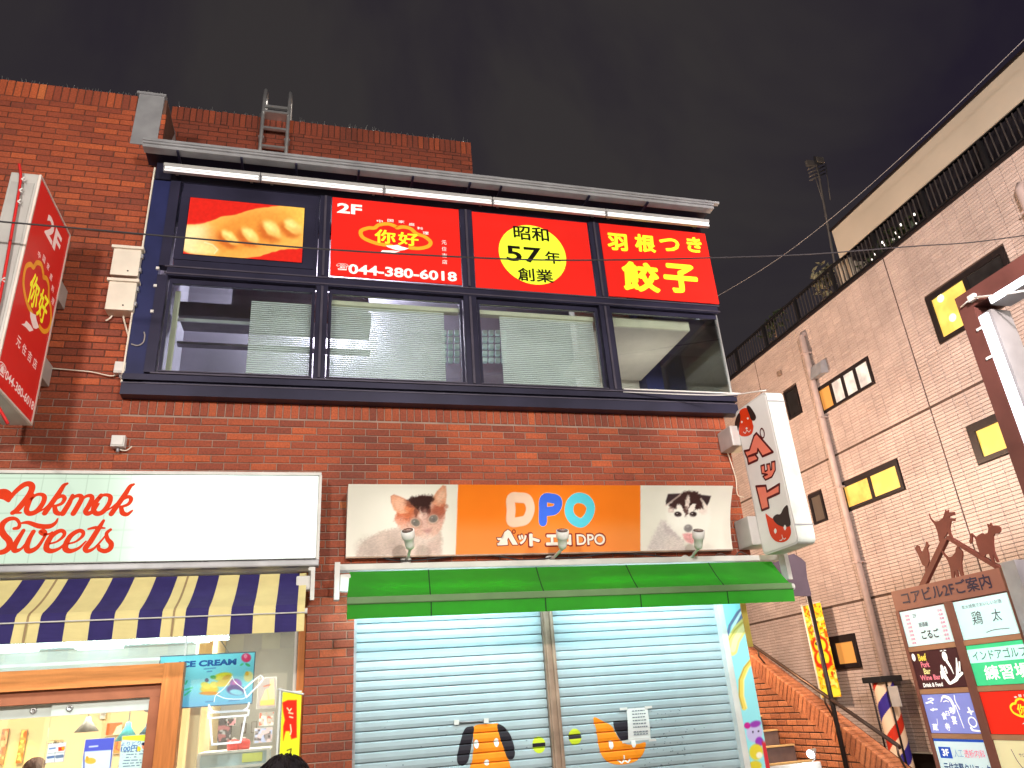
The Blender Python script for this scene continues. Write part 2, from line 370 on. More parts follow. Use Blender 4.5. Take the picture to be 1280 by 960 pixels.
def line(X, Y, pts, w, soft=0.6):
    dist = np.full(X.shape, 1e9)
    for (x1, y1), (x2, y2) in zip(pts[:-1], pts[1:]):
        dx, dy = x2 - x1, y2 - y1; t = np.clip(((X - x1) * dx + (Y - y1) * dy) / (dx * dx + dy * dy + 1e-9), 0, 1)
        dist = np.minimum(dist, np.hypot(X - x1 - t * dx, Y - y1 - t * dy))
    return sstep((w / 2 - dist) / soft * 0.5 + 0.5)
def vnoise(X, Y, sc, seed=0):
    r = np.random.default_rng(seed).random((64, 64)); x, y = X / sc, Y / sc; xi, yi = np.floor(x).astype(int), np.floor(y).astype(int); fx, fy = sstep(x - xi), sstep(y - yi)
    g = lambda a, b: r[a % 64, b % 64]
    return (g(xi, yi) * (1 - fx) + g(xi + 1, yi) * fx) * (1 - fy) + (g(xi, yi + 1) * (1 - fx) + g(xi + 1, yi + 1) * fx) * fy
def flatimg(X, c): return np.ones(X.shape + (3,)) * np.asarray(c, float)
# ------------------------------------------------------------------ bricks
class Bricks:
    def __init__(s): s.L = []
    def add(s, C, U, V, N, l, h, tone): s.L.append((np.asarray(C, float), U, V, N, l, h, tone))
def brick_geo(l, h, dp=0.016, ch=0.004):
    a, b = l / 2, h / 2; P = []
    for (x, y, z) in ((a, b, -dp), (a, b, -ch), (a - ch, b - ch, 0)):
        P += [(-x, -y, z), (x, -y, z), (x, y, z), (-x, y, z)]
    F = [(8, 9, 10, 11)]
    for k in (0, 4):
        for i in range(4): j = (i + 1) % 4; F.append((k + i, k + j, k + 4 + j, k + 4 + i))
    return np.array(P), F
_bm = {}
def bricks_out(B, parent, m, name='brick', stuffname='brickwork', limit=300, dp=0.016, ch=0.004, tones=8):
    off = wloc(parent)
    def key(b):
        x, y = pix(b[0]); vis = -20 < x < 1300 and -20 < y < 980
        return (0 if vis else 1, float(np.linalg.norm(b[0] - CO)))
    Ls = sorted(B.L, key=key); one, rest = Ls[:limit], Ls[limit:]
    for (C, U, V, N, l, h, tone) in one:
        q = min(tones - 1, int(tone * tones)); k = (name, round(l, 3), round(h, 3), tuple(np.round(U, 2)), tuple(np.round(V, 2)), q, m.name)
        if k not in _bm:
            P, F = brick_geo(l, h, dp, ch); R3 = np.array([U, V, N], float)
            me = bpy.data.meshes.new(name); me.from_pydata((P @ R3).tolist(), [], F); me.update()
            a = me.attributes.new('tone', 'FLOAT', 'POINT'); a.data.foreach_set('value', np.full(len(P), (q + 0.5) / tones, np.float32)); me.materials.append(m)
            _bm[k] = me
        o = bpy.data.objects.new(name, _bm[k]); COL.objects.link(o); o.parent = parent; o.location = Vector(C) - off
    if rest:
        VS, FS, T = [], [], []; n = 0
        for (C, U, V, N, l, h, tone) in rest:
            P, F = brick_geo(l, h, dp, ch); VS.append(P @ np.array([U, V, N], float) + C); FS += [tuple(i + n for i in f) for f in F]; T.append(np.full(len(P), tone)); n += len(P)
        me = bpy.data.meshes.new(stuffname); me.from_pydata((np.concatenate(VS)).tolist(), [], FS); me.update()
        a = me.attributes.new('tone', 'FLOAT', 'POINT'); a.data.foreach_set('value', np.concatenate(T).astype(np.float32))
        tag(link(stuffname, me, m, parent), kind='stuff')
def tone(): return float(np.clip(RNG.beta(3.6, 3.4), 0.01, 0.99))
def lay(B, fr, u0, u1, v0, v1, bl=0.234, bh=0.0733, gap=0.009, skip=(), jit=0.0015, d=0.0, phase=0.0, tfn=tone):
    """running bond on a frame's plane; skip: rectangles nothing is laid in"""
    r = 0; v = v0
    while v < v1 - 0.02:
        hh = min(bh, v1 - v) - gap; u = u0 - (bl / 2 if r % 2 else 0) - phase
        while u < u1:
            a, b = max(u, u0), min(u + bl - gap, u1); c = (a + b) / 2, v + gap / 2 + hh / 2
            if b - a > 0.025 and not any(s[0] < a + 0.01 and b - 0.01 < s[1] and s[2] < v and v + hh < s[3] for s in skip):
                B.add(fr(c[0], c[1], d + random.gauss(0, jit)), fr.U, fr.V, fr.N, b - a, hh, tfn())
            u += bl
        v += bh; r += 1
def soldiers(B, fr, u0, u1, v0, v1, w=0.0755, gap=0.009, d=0.0, jit=0.0015, tfn=tone):
    n = max(1, round((u1 - u0) / w)); w = (u1 - u0) / n
    for i in range(n): B.add(fr(u0 + (i + 0.5) * w, (v0 + v1) / 2, d + random.gauss(0, jit)), fr.U, fr.V, fr.N, w - gap, v1 - v0 - gap, tfn())

# ------------------------------------------------------------------ ground
def structure(name, mb, m): return tag(mb.put(name, m), kind='structure')
M['asphalt'] = mat('asphalt', (0.05, 0.05, 0.052), 0.85, var=0.35, scale=9, bump=0.5, bscale=220)
M['paving'] = mat('paving', (0.22, 0.20, 0.19), 0.8, var=0.3, scale=5, bump=0.3)
M['kerb'] = mat('kerb_stone', (0.30, 0.29, 0.28), 0.8, var=0.2)
structure('ground', MB().box(-300, 300, -300, 300, -0.4, -0.02), M['asphalt'])
structure('street', MB().box(-60, 60, -4.6, 3.4, -0.03, 0.0), M['asphalt'])
structure('pavement', MB().box(-60, 60, 3.56, 40, -0.03, 0.12), M['paving'])
structure('kerb', MB().box(-60, 60, 3.4, 3.56, -0.03, 0.125), M['kerb'])
structure('far_pavement', MB().box(-60, 60, -12, -4.6, -0.03, 0.12), M['paving'])

# ------------------------------------------------------------------ the brick building
BLD = thing('brick_building', 'red brick corner building with navy framed window bay above two shops', 'building', (0.2, 8, 0))
WX0 = -4.6
f7 = FY(7.0)
MB().box(WX0, -1.76, 7.010, 12.5, 4.502, 8.09).put('tall_wall', M['mortar_brown'], BLD)
wall = MB()
wall.box(WX0, -1.76, 7.010, 7.4, 2.9, 4.501)                 # tall block at the left
wall.box(-1.76, 4.48, 7.010, 7.4, 2.88, 4.50)                # spandrel
wall.box(-0.02, 0.388, 7.010, 7.7, 0.12, 2.88)               # pier between the shops
wall.box(4.32, 4.48, 7.4, 14.5, 0.12, 4.5)                   # flank beside the stair
wall.box(WX0, 4.32, 7.401, 13.0, 2.88, 4.50)
WALL = wall.put('wall', M['mortar'], BLD)
B = Bricks()
soldiers(B, f7, -1.75, 4.48, 4.305, 4.52)
lay(B, f7, WX0, -1.75, 2.90, 7.885, skip=((-9, 0.02, 2.9, 3.72),), phase=0.05)
soldiers(B, f7, WX0, -2.06, 7.885, 8.10)
lay(B, f7, -1.75, 4.48, 2.90, 4.305, skip=((-9, 0.02, 2.9, 3.72), (0.36, 4.2, 3.0, 3.62)))
lay(B, f7, -0.02, 0.39, 0.12, 2.9)
bricks_out(B, WALL, M['brick'])
# set-back roof parapet, brick tones darkened to stand in for shade
f8 = FY(8.0)
PAR = MB().box(-1.95, 1.94, 8.010, 8.25, 7.3, 8.93).put('parapet', M['mortar_dark'], BLD)
B = Bricks(); shaded_tone = lambda: tone() * 0.42; soldiers(B, f8, -1.95, 1.95, 8.72, 8.94, jit=0.004, tfn=lambda: tone() * (0.9 if random.random() < 0.25 else 0.45)); lay(B, f8, -1.95, 1.95, 7.35, 8.72, tfn=shaded_tone)
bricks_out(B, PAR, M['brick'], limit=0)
sp = MB()
for (x0, x1, y, z) in ((-4.4, -2.06, 7.05, 8.10), (-2.06, -1.78, 7.03, 8.135), (-1.9, 1.94, 8.05, 8.94)):
    x = x0
    while x < x1:
        for k in range(2):
            yy = y + random.uniform(0, 0.1); sp.tube([(x, yy, z), (x + random.uniform(-0.03, 0.03), yy + random.uniform(-0.04, 0.02), z + random.uniform(0.06, 0.10))], 0.0038, 3)
        x += 0.034
tag(sp.put('bird_spikes', M['steel'], BLD), kind='stuff')
# silver flashing that caps the end of the tall wall
fl = MB(); fl.hexa([(-2.06, 6.99, 7.42), (-1.80, 6.99, 7.42), (-1.68, 7.55, 7.42), (-2.06, 7.55, 7.42), (-2.05, 6.99, 8.12), (-1.79, 6.99, 8.12), (-1.76, 7.55, 8.12), (-2.05, 7.55, 8.12)])
fl.box(-2.075, -1.775, 6.975, 7.57, 8.121, 8.15)
fl.put('flashing', M['galv'], BLD)
# bay: roof, gutter, room behind
MB().box(-1.74, 4.60, 6.95, 8.0, 7.18, 7.30).put('bay_roof', M['navy'], BLD)
g = MB(); gx0, gx1, gy = -1.83, 4.66, 6.62
g.box(gx0, gx1, gy, gy + 0.10, 7.092, 7.128); g.box(gx0, gx1, gy - 0.02, gy + 0.12, 7.129, 7.150); g.box(gx0, gx1 + 0.07, gy - 0.035, gy + 0.02, 7.151, 7.18); MB().box(gx0, gx1, gy + 0.121, 6.96, 7.13, 7.178).put('eaves', M['navy'], BLD)
g.put('gutter', M['galv'], BLD)
for px in (221, 302, 371, 449, 516, 586, 624, 730, 800):
    x = PY(px, 195, gy)[0]; MB().box(x - 0.012, x + 0.012, gy + 0.0, gy + 0.2, 7.070, 7.091).put('gutter_bracket', M['navy'], BLD)
MB().box(-1.74, 4.60, 6.90, 6.95, 6.92, 7.135).put('fascia', M['navy'], BLD)
room = MB(); room.box(-1.74, 4.3, 9.4, 9.5, 4.5, 7.18); room.box(-1.74, 4.6, 7.0, 9.4, 4.51, 4.56); room.box(-1.74, 4.6, 8.01, 9.4, 7.10, 7.17); room.box(-1.76, -1.74, 7.4, 9.4, 4.56, 7.1)
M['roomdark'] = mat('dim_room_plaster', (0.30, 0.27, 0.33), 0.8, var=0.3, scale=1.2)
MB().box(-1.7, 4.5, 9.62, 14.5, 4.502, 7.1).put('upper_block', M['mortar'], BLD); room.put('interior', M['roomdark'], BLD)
YB = 6.88
# frame of the bay
BAY = MB()
BAY.box(-1.50, 4.60, 6.90, 6.99, 4.66, 4.69); BAY.box(-1.50, 4.60, 6.90, 6.99, 6.905, 6.919)
BAY.box(-1.50, 4.60, 6.88, 6.99, 5.75, 5.86)
for x, w in ((-1.52, 0.07), (0.0, 0.115), (1.565, 0.14), (3.14, 0.13)):
    BAY.box(x - w / 2 if x > -1 else x - 0.06, x + w / 2, 6.885, 6.985, 4.691, 5.749); BAY.box(x - w / 2 if x > -1 else x - 0.06, x + w / 2, 6.885, 6.985, 5.861, 6.904)
BAY = BAY.put('bay_frame', M['navy'], BLD)
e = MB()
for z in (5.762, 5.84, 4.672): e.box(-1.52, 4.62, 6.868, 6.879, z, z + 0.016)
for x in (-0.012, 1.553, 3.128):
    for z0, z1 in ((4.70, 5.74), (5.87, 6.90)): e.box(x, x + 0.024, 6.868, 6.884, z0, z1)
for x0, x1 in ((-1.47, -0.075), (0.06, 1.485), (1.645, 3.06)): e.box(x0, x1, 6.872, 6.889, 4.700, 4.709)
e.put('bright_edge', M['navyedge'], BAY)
MB().box(-1.745, -1.581, 6.90, 7.0, 4.53, 6.90).put('jamb_panel', M['navyblue'], BLD)
MB().box(-1.760, -1.746, 6.885, 6.998, 4.575, 7.05).put('jamb_trim', M['cream'], BLD)
sill = MB(); sill.box(-1.75, 4.60, 6.86, 7.0, 4.60, 4.659); sill.box(-1.74, 4.585, 6.90, 7.0, 4.57, 4.599); sill.box(-1.75, 4.595, 6.87, 7.0, 4.455, 4.569)
sill.put('sill', M['navy'], BLD)
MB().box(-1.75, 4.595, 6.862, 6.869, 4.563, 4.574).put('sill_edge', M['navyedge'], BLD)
# white side clips on the jamb
for px, py in ((197, 335), (194, 357), (190, 389)):
    p = PY(px, py, 6.88); MB().box(p[0] - 0.014, p[0] + 0.014, 6.875, 6.899, p[2] - 0.014, p[2] + 0.014).put('clip', M['white'], BLD)
# lower panes, blinds and what stands behind them
M['blind'] = mat('blind_slat', (0.88, 0.89, 0.87), 0.6, var=0.12, scale=1.5)
M['ivory'] = mat('ivory_paint', (0.66, 0.61, 0.46), 0.6, var=0.08)
M['whitewall'] = mat('white_interior_wall', (0.60, 0.55, 0.48), 0.7, var=0.08)
panes = ((-1.472, -0.07, 4.70, 5.74), (0.07, 1.484, 4.70, 5.74), (1.648, 3.06, 4.70, 5.74), (3.212, 4.59, 4.70, 5.745))
for i, (x0, x1, z0, z1) in enumerate(panes):
    w = MB()
    for b in ((x0, x1, 6.93, 6.97, z0, z0 + 0.03), (x0, x1, 6.93, 6.97, z1 - 0.05, z1), (x0, x0 + 0.03, 6.931, 6.969, z0 + 0.03, z1 - 0.05)): w.box(*b)
    if i < 3: w.box(x1 - 0.03, x1, 6.931, 6.969, z0 + 0.03, z1 - 0.05)
    wf = w.put('window', M['navy'], BLD)
    MB().box(x0 + 0.031, x1 - (0.031 if i < 3 else 0), 6.946, 6.952, z0 + 0.031, z1 - 0.051).put('pane', M['glass'], wf)
    if i < 3:
        bx0, bx1 = ((-0.70, x1 - 0.02), (x0 + 0.02, 1.30), (1.93, x1 - 0.02))[i]
        bl = MB(); z = z0 + 0.03; k = 0
        while z < z1 - 0.14:
            bl.hexa([(bx0, 7.045, z), (bx1, 7.045, z), (bx1, 7.06, z), (bx0, 7.06, z), (bx0, 7.066, z + 0.021), (bx1, 7.066, z + 0.021), (bx1, 7.07, z + 0.021), (bx0, 7.07, z + 0.021)]); z += 0.0235
        tag(bl.put('blind', M['blind'], wf), kind='stuff')
        if i: MB().box(x0 + 0.02, x1 - 0.02, 7.02, 7.10, z1 - 0.125, z1 - 0.075).put('blind_rail', M['ivory'], wf)
lamp('room_fill', 'POINT', (0.2, 9.1, 6.6), 330, (0.95, 0.95, 1.0), size=0.2); lamp('room_fill', 'POINT', (4.0, 7.7, 4.95), 14, (1.0, 0.92, 0.78), size=0.15)  # unseen lamps added to lift the bay room in place of a reflected veil
# dim room details behind the first pane
MB().box(-1.47, -0.70, 7.25, 7.27, 5.44, 5.475).put('curtain_rail', M['steel'], BLD)
MB().box(-1.44, -1.39, 7.1, 7.13, 4.72, 5.7).put('inner_jamb', M['ivory'], BLD)
M['ducts'] = mat('dim_grey_duct', (0.20, 0.18, 0.20), 0.6, var=0.2)
d = MB(); d.box(-1.6, 0.6, 8.2, 8.6, 6.02, 6.2); d.box(-1.1, 0.6, 8.7, 8.9, 6.45, 6.75); d.box(-1.6, 0.6, 8.3, 8.4, 5.7, 5.73); d.put('duct', M['ducts'], BLD)
# glowing blocks between the blinds stand in for windows reflected in the panes
M['reflblock'] = mat('reflection_block', (0.45, 0.55, 0.53), 0.15, var=0.5, scale=9, emit=0.22, ecol='BFD8D0')
for cpx, n0 in ((568, 3), (619, 4)):
    for r in range(5):
        for c in range(n0 if cpx > 600 else 3):
            a = PY(cpx - 13 + c * 8 - (0 if r < 2 else 0), 416 + r * 8.6, 7.5); s = 0.026
            MB().box(a[0] - s, a[0] + s, 7.48, 7.53, a[2] - s, a[2] + s).put('reflection_block', M['reflblock'], BLD)
# ivory bulkhead and white pillar behind the corner pane
a, b = PY(768, 396, 7.06), PY(861, 406, 7.06); zt = (a[2] + b[2]) / 2
yb = PX(800, 468, b[0])[1]
MB().box(a[0] - 0.1, b[0], 7.06, yb, zt - 0.10, zt + 0.02).put('bulkhead', M['ivory'], BLD)
MB().box(a[0] - 0.2, b[0] - 0.01, 7.075, yb - 0.01, zt - 0.106, zt - 0.1005).put('soffit', M['whitewall'], BLD)
c0, c1 = PY(772, 430, yb + 0.1), PY(808, 470, yb + 0.1)
MB().box(c0[0] - 0.6, c1[0], yb + 0.1, yb + 0.3, 4.6, 7.0).put('pillar', M['whitewall'], BLD)
# side glass of the bay corner and edge profile
MB().box(4.590, 4.596, 6.95, 8.4, 4.70, 5.745).put('side_pane', M['glass'], BLD)
MB().box(4.588, 4.60, 6.925, 6.949, 4.69, 5.75).put('corner_bead', M['steel'], BLD)
MB().box(3.23, 4.66, 6.86, 6.884, 4.692, 4.708).put('sill_strip', M['white'], BLD)
MB().box(4.54, 4.60, 6.95, 8.4, 5.745, 7.1).put('side_panel', M['navy'], BLD)
MB().box(4.3, 4.55, 8.4, 9.4, 4.6, 7.1).put('rear_pier', M['navyblue'], BLD)
# steel trim between the shops: shutter guide posts, yellow strip
MB().box(0.392, 0.415, 7.05, 7.2, 0.12, 2.8).put('shutter_guide', M['galv'], BLD)
p = PY(691, 850, 7.05); M['bronze'] = mat('worn_bronze_post', (0.34, 0.24, 0.18), 0.45, 0.3, var=0.35, scale=7)
post = MB(); post.box(2.145, 2.255, 7.06, 7.2, 0.12, 2.8); post.box(2.16, 2.18, 7.045, 7.0595, 0.12, 2.8); post.box(2.22, 2.24, 7.045, 7.0595, 0.12, 2.8); post.put('centre_post', M['bronze'], BLD)
MB().box(4.00, 4.06, 7.03, 7.2, 0.12, 2.8).put('shutter_guide', M['white'], BLD)
# ------------------------------------------------------------------ four red film signs in the bay's upper windows
RED = 'E0201A'
def lit_red(name, col='D8241C', e=0.18): return mat(name, L(col), 0.35, var=0.05, scale=2, emit=e)
M['red'] = lit_red('red_sign_film'); M['lime'] = mat('lime_yellow_film', L('E6F53C'), 0.35, var=0.04, emit=0.25)
M['inkwhite'] = mat('white_film', L('F4EFEA'), 0.4, var=0.03, emit=0.25); M['inkblack'] = mat('black_film', L('120E0A'), 0.4, var=0.1)
M['gold'] = mat('golden_film', L('F2A52A'), 0.4, var=0.05, emit=0.12); M['yellowink'] = mat('yellow_film', L('F4EE30'), 0.4, var=0.04, emit=0.25)
fb = FY(6.885)
def panel(name, label, box, m=None):
    t = thing(name, label, 'sign', ((box[0] + box[1]) / 2, 6.9, box[2]), 'red window signs of the upstairs restaurant')
    MB().box(box[0], box[1], 6.887, 6.90, box[2], box[3]).put('panel', m or M['red'], t); return t
def cloud_logo(fr, q, d, parent, gold, yel, white, small=True, wgt=0.03):
    """the restaurant's emblem: cloud outline, two characters, white dove-like ribbon; q maps unit coords to frame uv"""
    mb = MB(); S_ = [(-0.14, -0.50), (-0.55, -0.44), (-0.93, -0.18), (-1.0, 0.20), (-0.80, 0.42), (-0.62, 0.46), (-0.50, 0.66), (-0.24, 0.78), (-0.02, 0.66), (0.02, 0.60), (0.22, 0.68), (0.42, 0.60), (0.58, 0.34), (0.80, 0.22), (0.98, -0.06), (0.92, -0.34), (0.66, -0.52), (0.38, -0.54)]
    w = abs(q(0.115, 0)[0] - q(0, 0)[0])
    stroke(mb, fr, [q(*p) for p in S_], w, d); link('cloud_outline', mb.raw('cloud_outline'), gold, parent)
    a, b = q(-0.62, -0.40), q(-0.02, 0.40); text('lettering', '你', fr, (a[0], b[0], a[1], b[1]), d + 0.0008, yel, parent, weight=wgt)
    a, b = q(0.04, -0.42), q(0.64, 0.36); text('lettering', '好', fr, (a[0], b[0], a[1], b[1]), d + 0.0008, yel, parent, weight=wgt)
    mb = MB(); mb.flat([q(*p) for p in [(-0.30, -0.52), (-0.12, -0.48), (0.04, -0.42), (0.14, -0.50), (0.36, -0.58), (0.22, -0.70), (0.06, -0.76), (-0.10, -0.70), (-0.24, -0.62)]], fr, d + 0.0005)
    mb.flat([q(*p) for p in [(-0.40, -0.82), (-0.10, -0.78), (0.10, -0.80), (-0.10, -0.94), (-0.34, -0.96), (-0.60, -1.02), (-0.44, -0.92)]], fr, d + 0.0005)
    link('white_ribbon', mb.raw('white_ribbon'), white, parent)
    if small:
        for i, ch in enumerate('中国家庭料理'):
            ang = math.radians(118 - i * 19.5); c = (-0.03 + 1.02 * math.cos(ang) * 0.92, 0.12 + 1.02 * math.sin(ang) * 0.86); h = 0.085
            a, b = q(c[0] - h, c[1] - h), q(c[0] + h, c[1] + h)
            text('small_lettering', ch, fr, (a[0], b[0], a[1], b[1]), d + 0.0008, white, parent, weight=0.012)
# 1 gyoza photograph
bx = (-1.372, -0.22, 6.016, 6.714)
t = thing('picture_sign', 'backlit picture of fried dumplings in the window bay, left of the red signs', 'sign', ((bx[0] + bx[1]) / 2, 6.9, bx[2]))
def gyoza(X, Y, U, V):
    im = flatimg(X, (214, 36, 26)); nx = vnoise(X, Y, 4, 1) * 4 - 2
    X2, Y2 = X + nx * 0.25, Y + (vnoise(X, Y, 5, 2) - 0.5) * 2
    body = [(228, 281), (243, 281), (262, 277), (276, 271), (296, 268), (315, 262), (340, 258), (352, 257), (384, 259), (384, 310), (352, 312), (325, 320), (305, 323), (270, 321), (238, 317), (228, 313)]
    im = blend(im, poly(X, Y2 * 0.6 + Y * 0.4, body, 1.0), (238, 178, 84))
    inside = poly(X, Y, body, 3)
    im = blend(im, 0.9 * ell(X2, Y2, 242, 300, 26, 22, 0, 0.5) * inside, (250, 232, 176))
    im = blend(im, 0.75 * ell(X2, Y2, 375, 268, 24, 16, 0, 0.6) * inside, (246, 205, 92))
    im = blend(im, 0.75 * ell(X2, Y2, 310, 290, 52, 22, -14, 0.5) * inside, (222, 130, 48))
    im = blend(im, 0.55 * ell(X2, Y2, 330, 276, 40, 8, -14, 0.6) * inside, (232, 158, 66))
    for cx, cy, rx, ry, rot in ((287, 296, 12, 6, 38), (313, 294, 13, 6.5, 42), (340, 286, 14, 7.5, 42), (366, 283, 12, 7, 35)):
        im = blend(im, 0.8 * ell(X2, Y2, cx - 4, cy + 4, rx * 1.1, ry * 1.3, rot, 0.4) * inside, (196, 96, 36))
        im = blend(im, 0.95 * ell(X2, Y2, cx, cy, rx, ry, rot, 0.35), (248, 214, 122))
        im = blend(im, 0.5 * ell(X2, Y2, cx + 1, cy + 3, rx * 0.7, ry * 0.5, rot, 0.6), (226, 168, 80))
        im = blend(im, 0.8 * ell(X2, Y2, cx - 2, cy - 2, rx * 0.6, ry * 0.4, rot, 0.7), (252, 232, 150))
    im = blend(im, 0.7 * ell(X2, Y2, 258, 311, 15, 6, 12, 0.4), (250, 226, 150)); im = blend(im, 0.6 * line(X, Y, [(256, 303), (266, 306), (272, 312), (268, 317)], 1.6), (255, 246, 200))
    im = blend(im, 0.55 * ell(X2, Y2, 305, 316, 30, 5, -3, 0.6) * inside, (232, 168, 76))
    return im * (0.97 + 0.06 * vnoise(X, Y, 2.6, 5))[..., None]
paint('print', FY(6.888), bx, 150, 92, gyoza, M['litprint'], t)
MB().box(bx[0], bx[1], 6.889, 6.90, bx[2], bx[3]).put('panel', M['navy'], t)
MB().box(-1.455, -0.065, 6.905, 6.985, 5.865, 6.90).put('blank_panel', M['navy'], BLD)
fm = MB()
for b in ((-1.46, -0.10, 6.893, 6.904, 5.95, 6.01), (-1.46, -0.10, 6.893, 6.904, 6.72, 6.78), (-1.46, -1.38, 6.8935, 6.9045, 6.011, 6.719), (-0.21, -0.10, 6.8935, 6.9045, 6.011, 6.719)): fm.box(*b)
fm.put('inner_frame', M['navy'], BLD)
# 2 restaurant sign with telephone number
bx = (0.07, 1.485, 5.886, 6.897)
t = panel('restaurant_sign', 'red window sign reading 2F with yellow characters in a golden cloud and a telephone number', bx)
fr = FY(6.8845)
def tpx(nm, s, tl, br, m, parent=None, fr=fr, **k):
    a = fr.uv(tl[0], tl[1]); b = fr.uv(br[0], br[1]); return text(nm, s, fr, (a[0], b[0], b[1], a[1]), 0.0, m, parent or t, **k)
def ctext(nm, s, cpx, cpy, w, h, m, parent=None, fr=fr, **k):
    c = fr.uv(cpx, cpy); return text(nm, s, fr, (c[0] - w / 2, c[0] + w / 2, c[1] - h / 2, c[1] + h / 2), 0.0, m, parent or t, **k)
ctext('lettering', '2F', 437, 261, 0.27, 0.135, M['inkwhite'], weight=0.035)
def q2(a, b): c = fr.uv(495.5, 297); return c[0] + a * 0.385, c[1] + b * 0.222
cloud_logo(fr, q2, 0.0, t, M['gold'], M['yellowink'], M['inkwhite'])
for i, ch in enumerate('元住吉店'): ctext('small_lettering', ch, 555 + i * 0.3, 303 + i * 8.1, 0.055, 0.055, M['inkwhite'])
ctext('phone_number', '☎', 428, 333.5, 0.125, 0.085, M['inkwhite']); ctext('phone_number', '044-380-6018', 504.5, 341, 1.17, 0.125, M['inkwhite'], weight=0.03)
# 3 founding year
bx = (1.64, 3.055, 5.868, 6.888)
t = panel('anniversary_sign', 'red window sign with a lime disc and black founding year characters', bx)
mb = MB(); c = fr.uv(666, 318); disc(mb, fr, c, 0.405, 0.405, 0.0, 48); link('disc', mb.raw('disc'), M['lime'], t)
fr3 = FY(6.8835)
for s, x, y, w, h, k in (('昭和', 664, 292, 0.43, 0.20, 0.022), ('57', 655, 318, 0.42, 0.21, 0.02), ('年', 691, 322, 0.19, 0.17, 0.022), ('創業', 669.5, 344, 0.42, 0.175, 0.022)):
    ctext('lettering', s, x, y, w, h, M['inkblack'], fr=fr3, weight=k)
# 4 dumpling sign
bx = (3.215, 4.64, 5.885, 6.905)
t = panel('dumpling_sign', 'red window sign with large yellow brush characters at the corner of the bay', bx)
for s, x, y, w, h in (('羽', 772, 302.5, 0.26, 0.24), ('根', 806, 304, 0.26, 0.25), ('つ', 837, 306, 0.26, 0.19), ('き', 868, 306, 0.20, 0.22), ('餃', 801, 346, 0.46, 0.40), ('子', 851, 348, 0.44, 0.40)):
    ctext('lettering', s, x, y, w * 1.04, h * 1.04, M['yellowink'], weight=0.05, shear=0.06)
# ------------------------------------------------------------------ lighting battens over the bay
M['batten'] = mat('lit_white_batten', (0.38, 0.37, 0.37), 0.4, var=0.1); M['tube'] = mat('lit_tube', (0.6, 0.6, 0.6), 0.3, var=0.02, emit=0.95, ecol='FFFAF4')
BX = [PY(px, 230, 6.72)[0] for px in (201, 325, 480, 614, 752, 876)]
labels = ['strip light batten at the left end of the row over the window bay', 'strip light batten above the left part of the red telephone sign', 'strip light batten above the gap between the telephone and lime disc signs', 'strip light batten above the lime disc sign', 'strip light batten at the right end of the row over the dumpling sign']
for i in range(5):
    x0, x1 = BX[i] + 0.004, BX[i + 1] - 0.004; z = 6.93
    t = thing('strip_light', labels[i], 'strip light', ((x0 + x1) / 2, 6.72, z - 0.06), 'strip lights along the top of the window bay')
    MB().box(x0, x1, 6.70, 6.76, z + 0.012, z + 0.05).put('body', M['batten'], t)
    MB().box(x0, x1, 6.715, 6.75, z - 0.045, z + 0.008).put('reflector', M['galv'], t)
    for dz in (0.0, -0.034): MB().tube([(x0 + 0.015, 6.703, z + dz - 0.004), (x1 - 0.015, 6.703, z + dz - 0.004)], 0.010, 8).put('tube', M['tube'], t)
    for xx in (x0 + 0.1, x1 - 0.1): MB().box(xx - 0.015, xx + 0.015, 6.74, 6.90, z + 0.0505, z + 0.08).put('bracket', M['galv'], t)
# ------------------------------------------------------------------ roof ladder
lx0, lx1 = PY(329, 140, 7.9)[0], PY(361, 140, 7.9)[0]
t = thing('roof_ladder', 'steel ladder hooked over the set-back roof parapet', 'ladder', ((lx0 + lx1) / 2, 7.9, 7.3))
for x in (lx0, lx1): MB().tube([(x, 7.88, 7.3), (x, 7.9, 8.9), (x, 7.93, 9.18), (x, 8.0, 9.40), (x, 8.12, 9.48), (x, 8.24, 9.42), (x, 8.26, 9.1)], 0.024, 8).put('rail', M['steel'], t)
for z in (7.45, 7.75, 8.05, 8.36, 8.66): MB().box(lx0, lx1, 7.875, 7.915, z - 0.014, z + 0.014).put('rung', M['steel'], t)
MB().box(lx0, lx1, 7.86, 8.1, 8.90, 8.935).put('step_plate', M['steel'], t); MB().box(lx0, lx1, 7.90, 7.93, 9.02, 9.06).put('rung', M['steel'], t)
for z in (8.2, 8.5):
    for x in (lx0, lx1): MB().box(x - 0.035, x + 0.035, 7.9, 7.995, z, z + 0.035).put('wall_bracket', M['steel'], t)
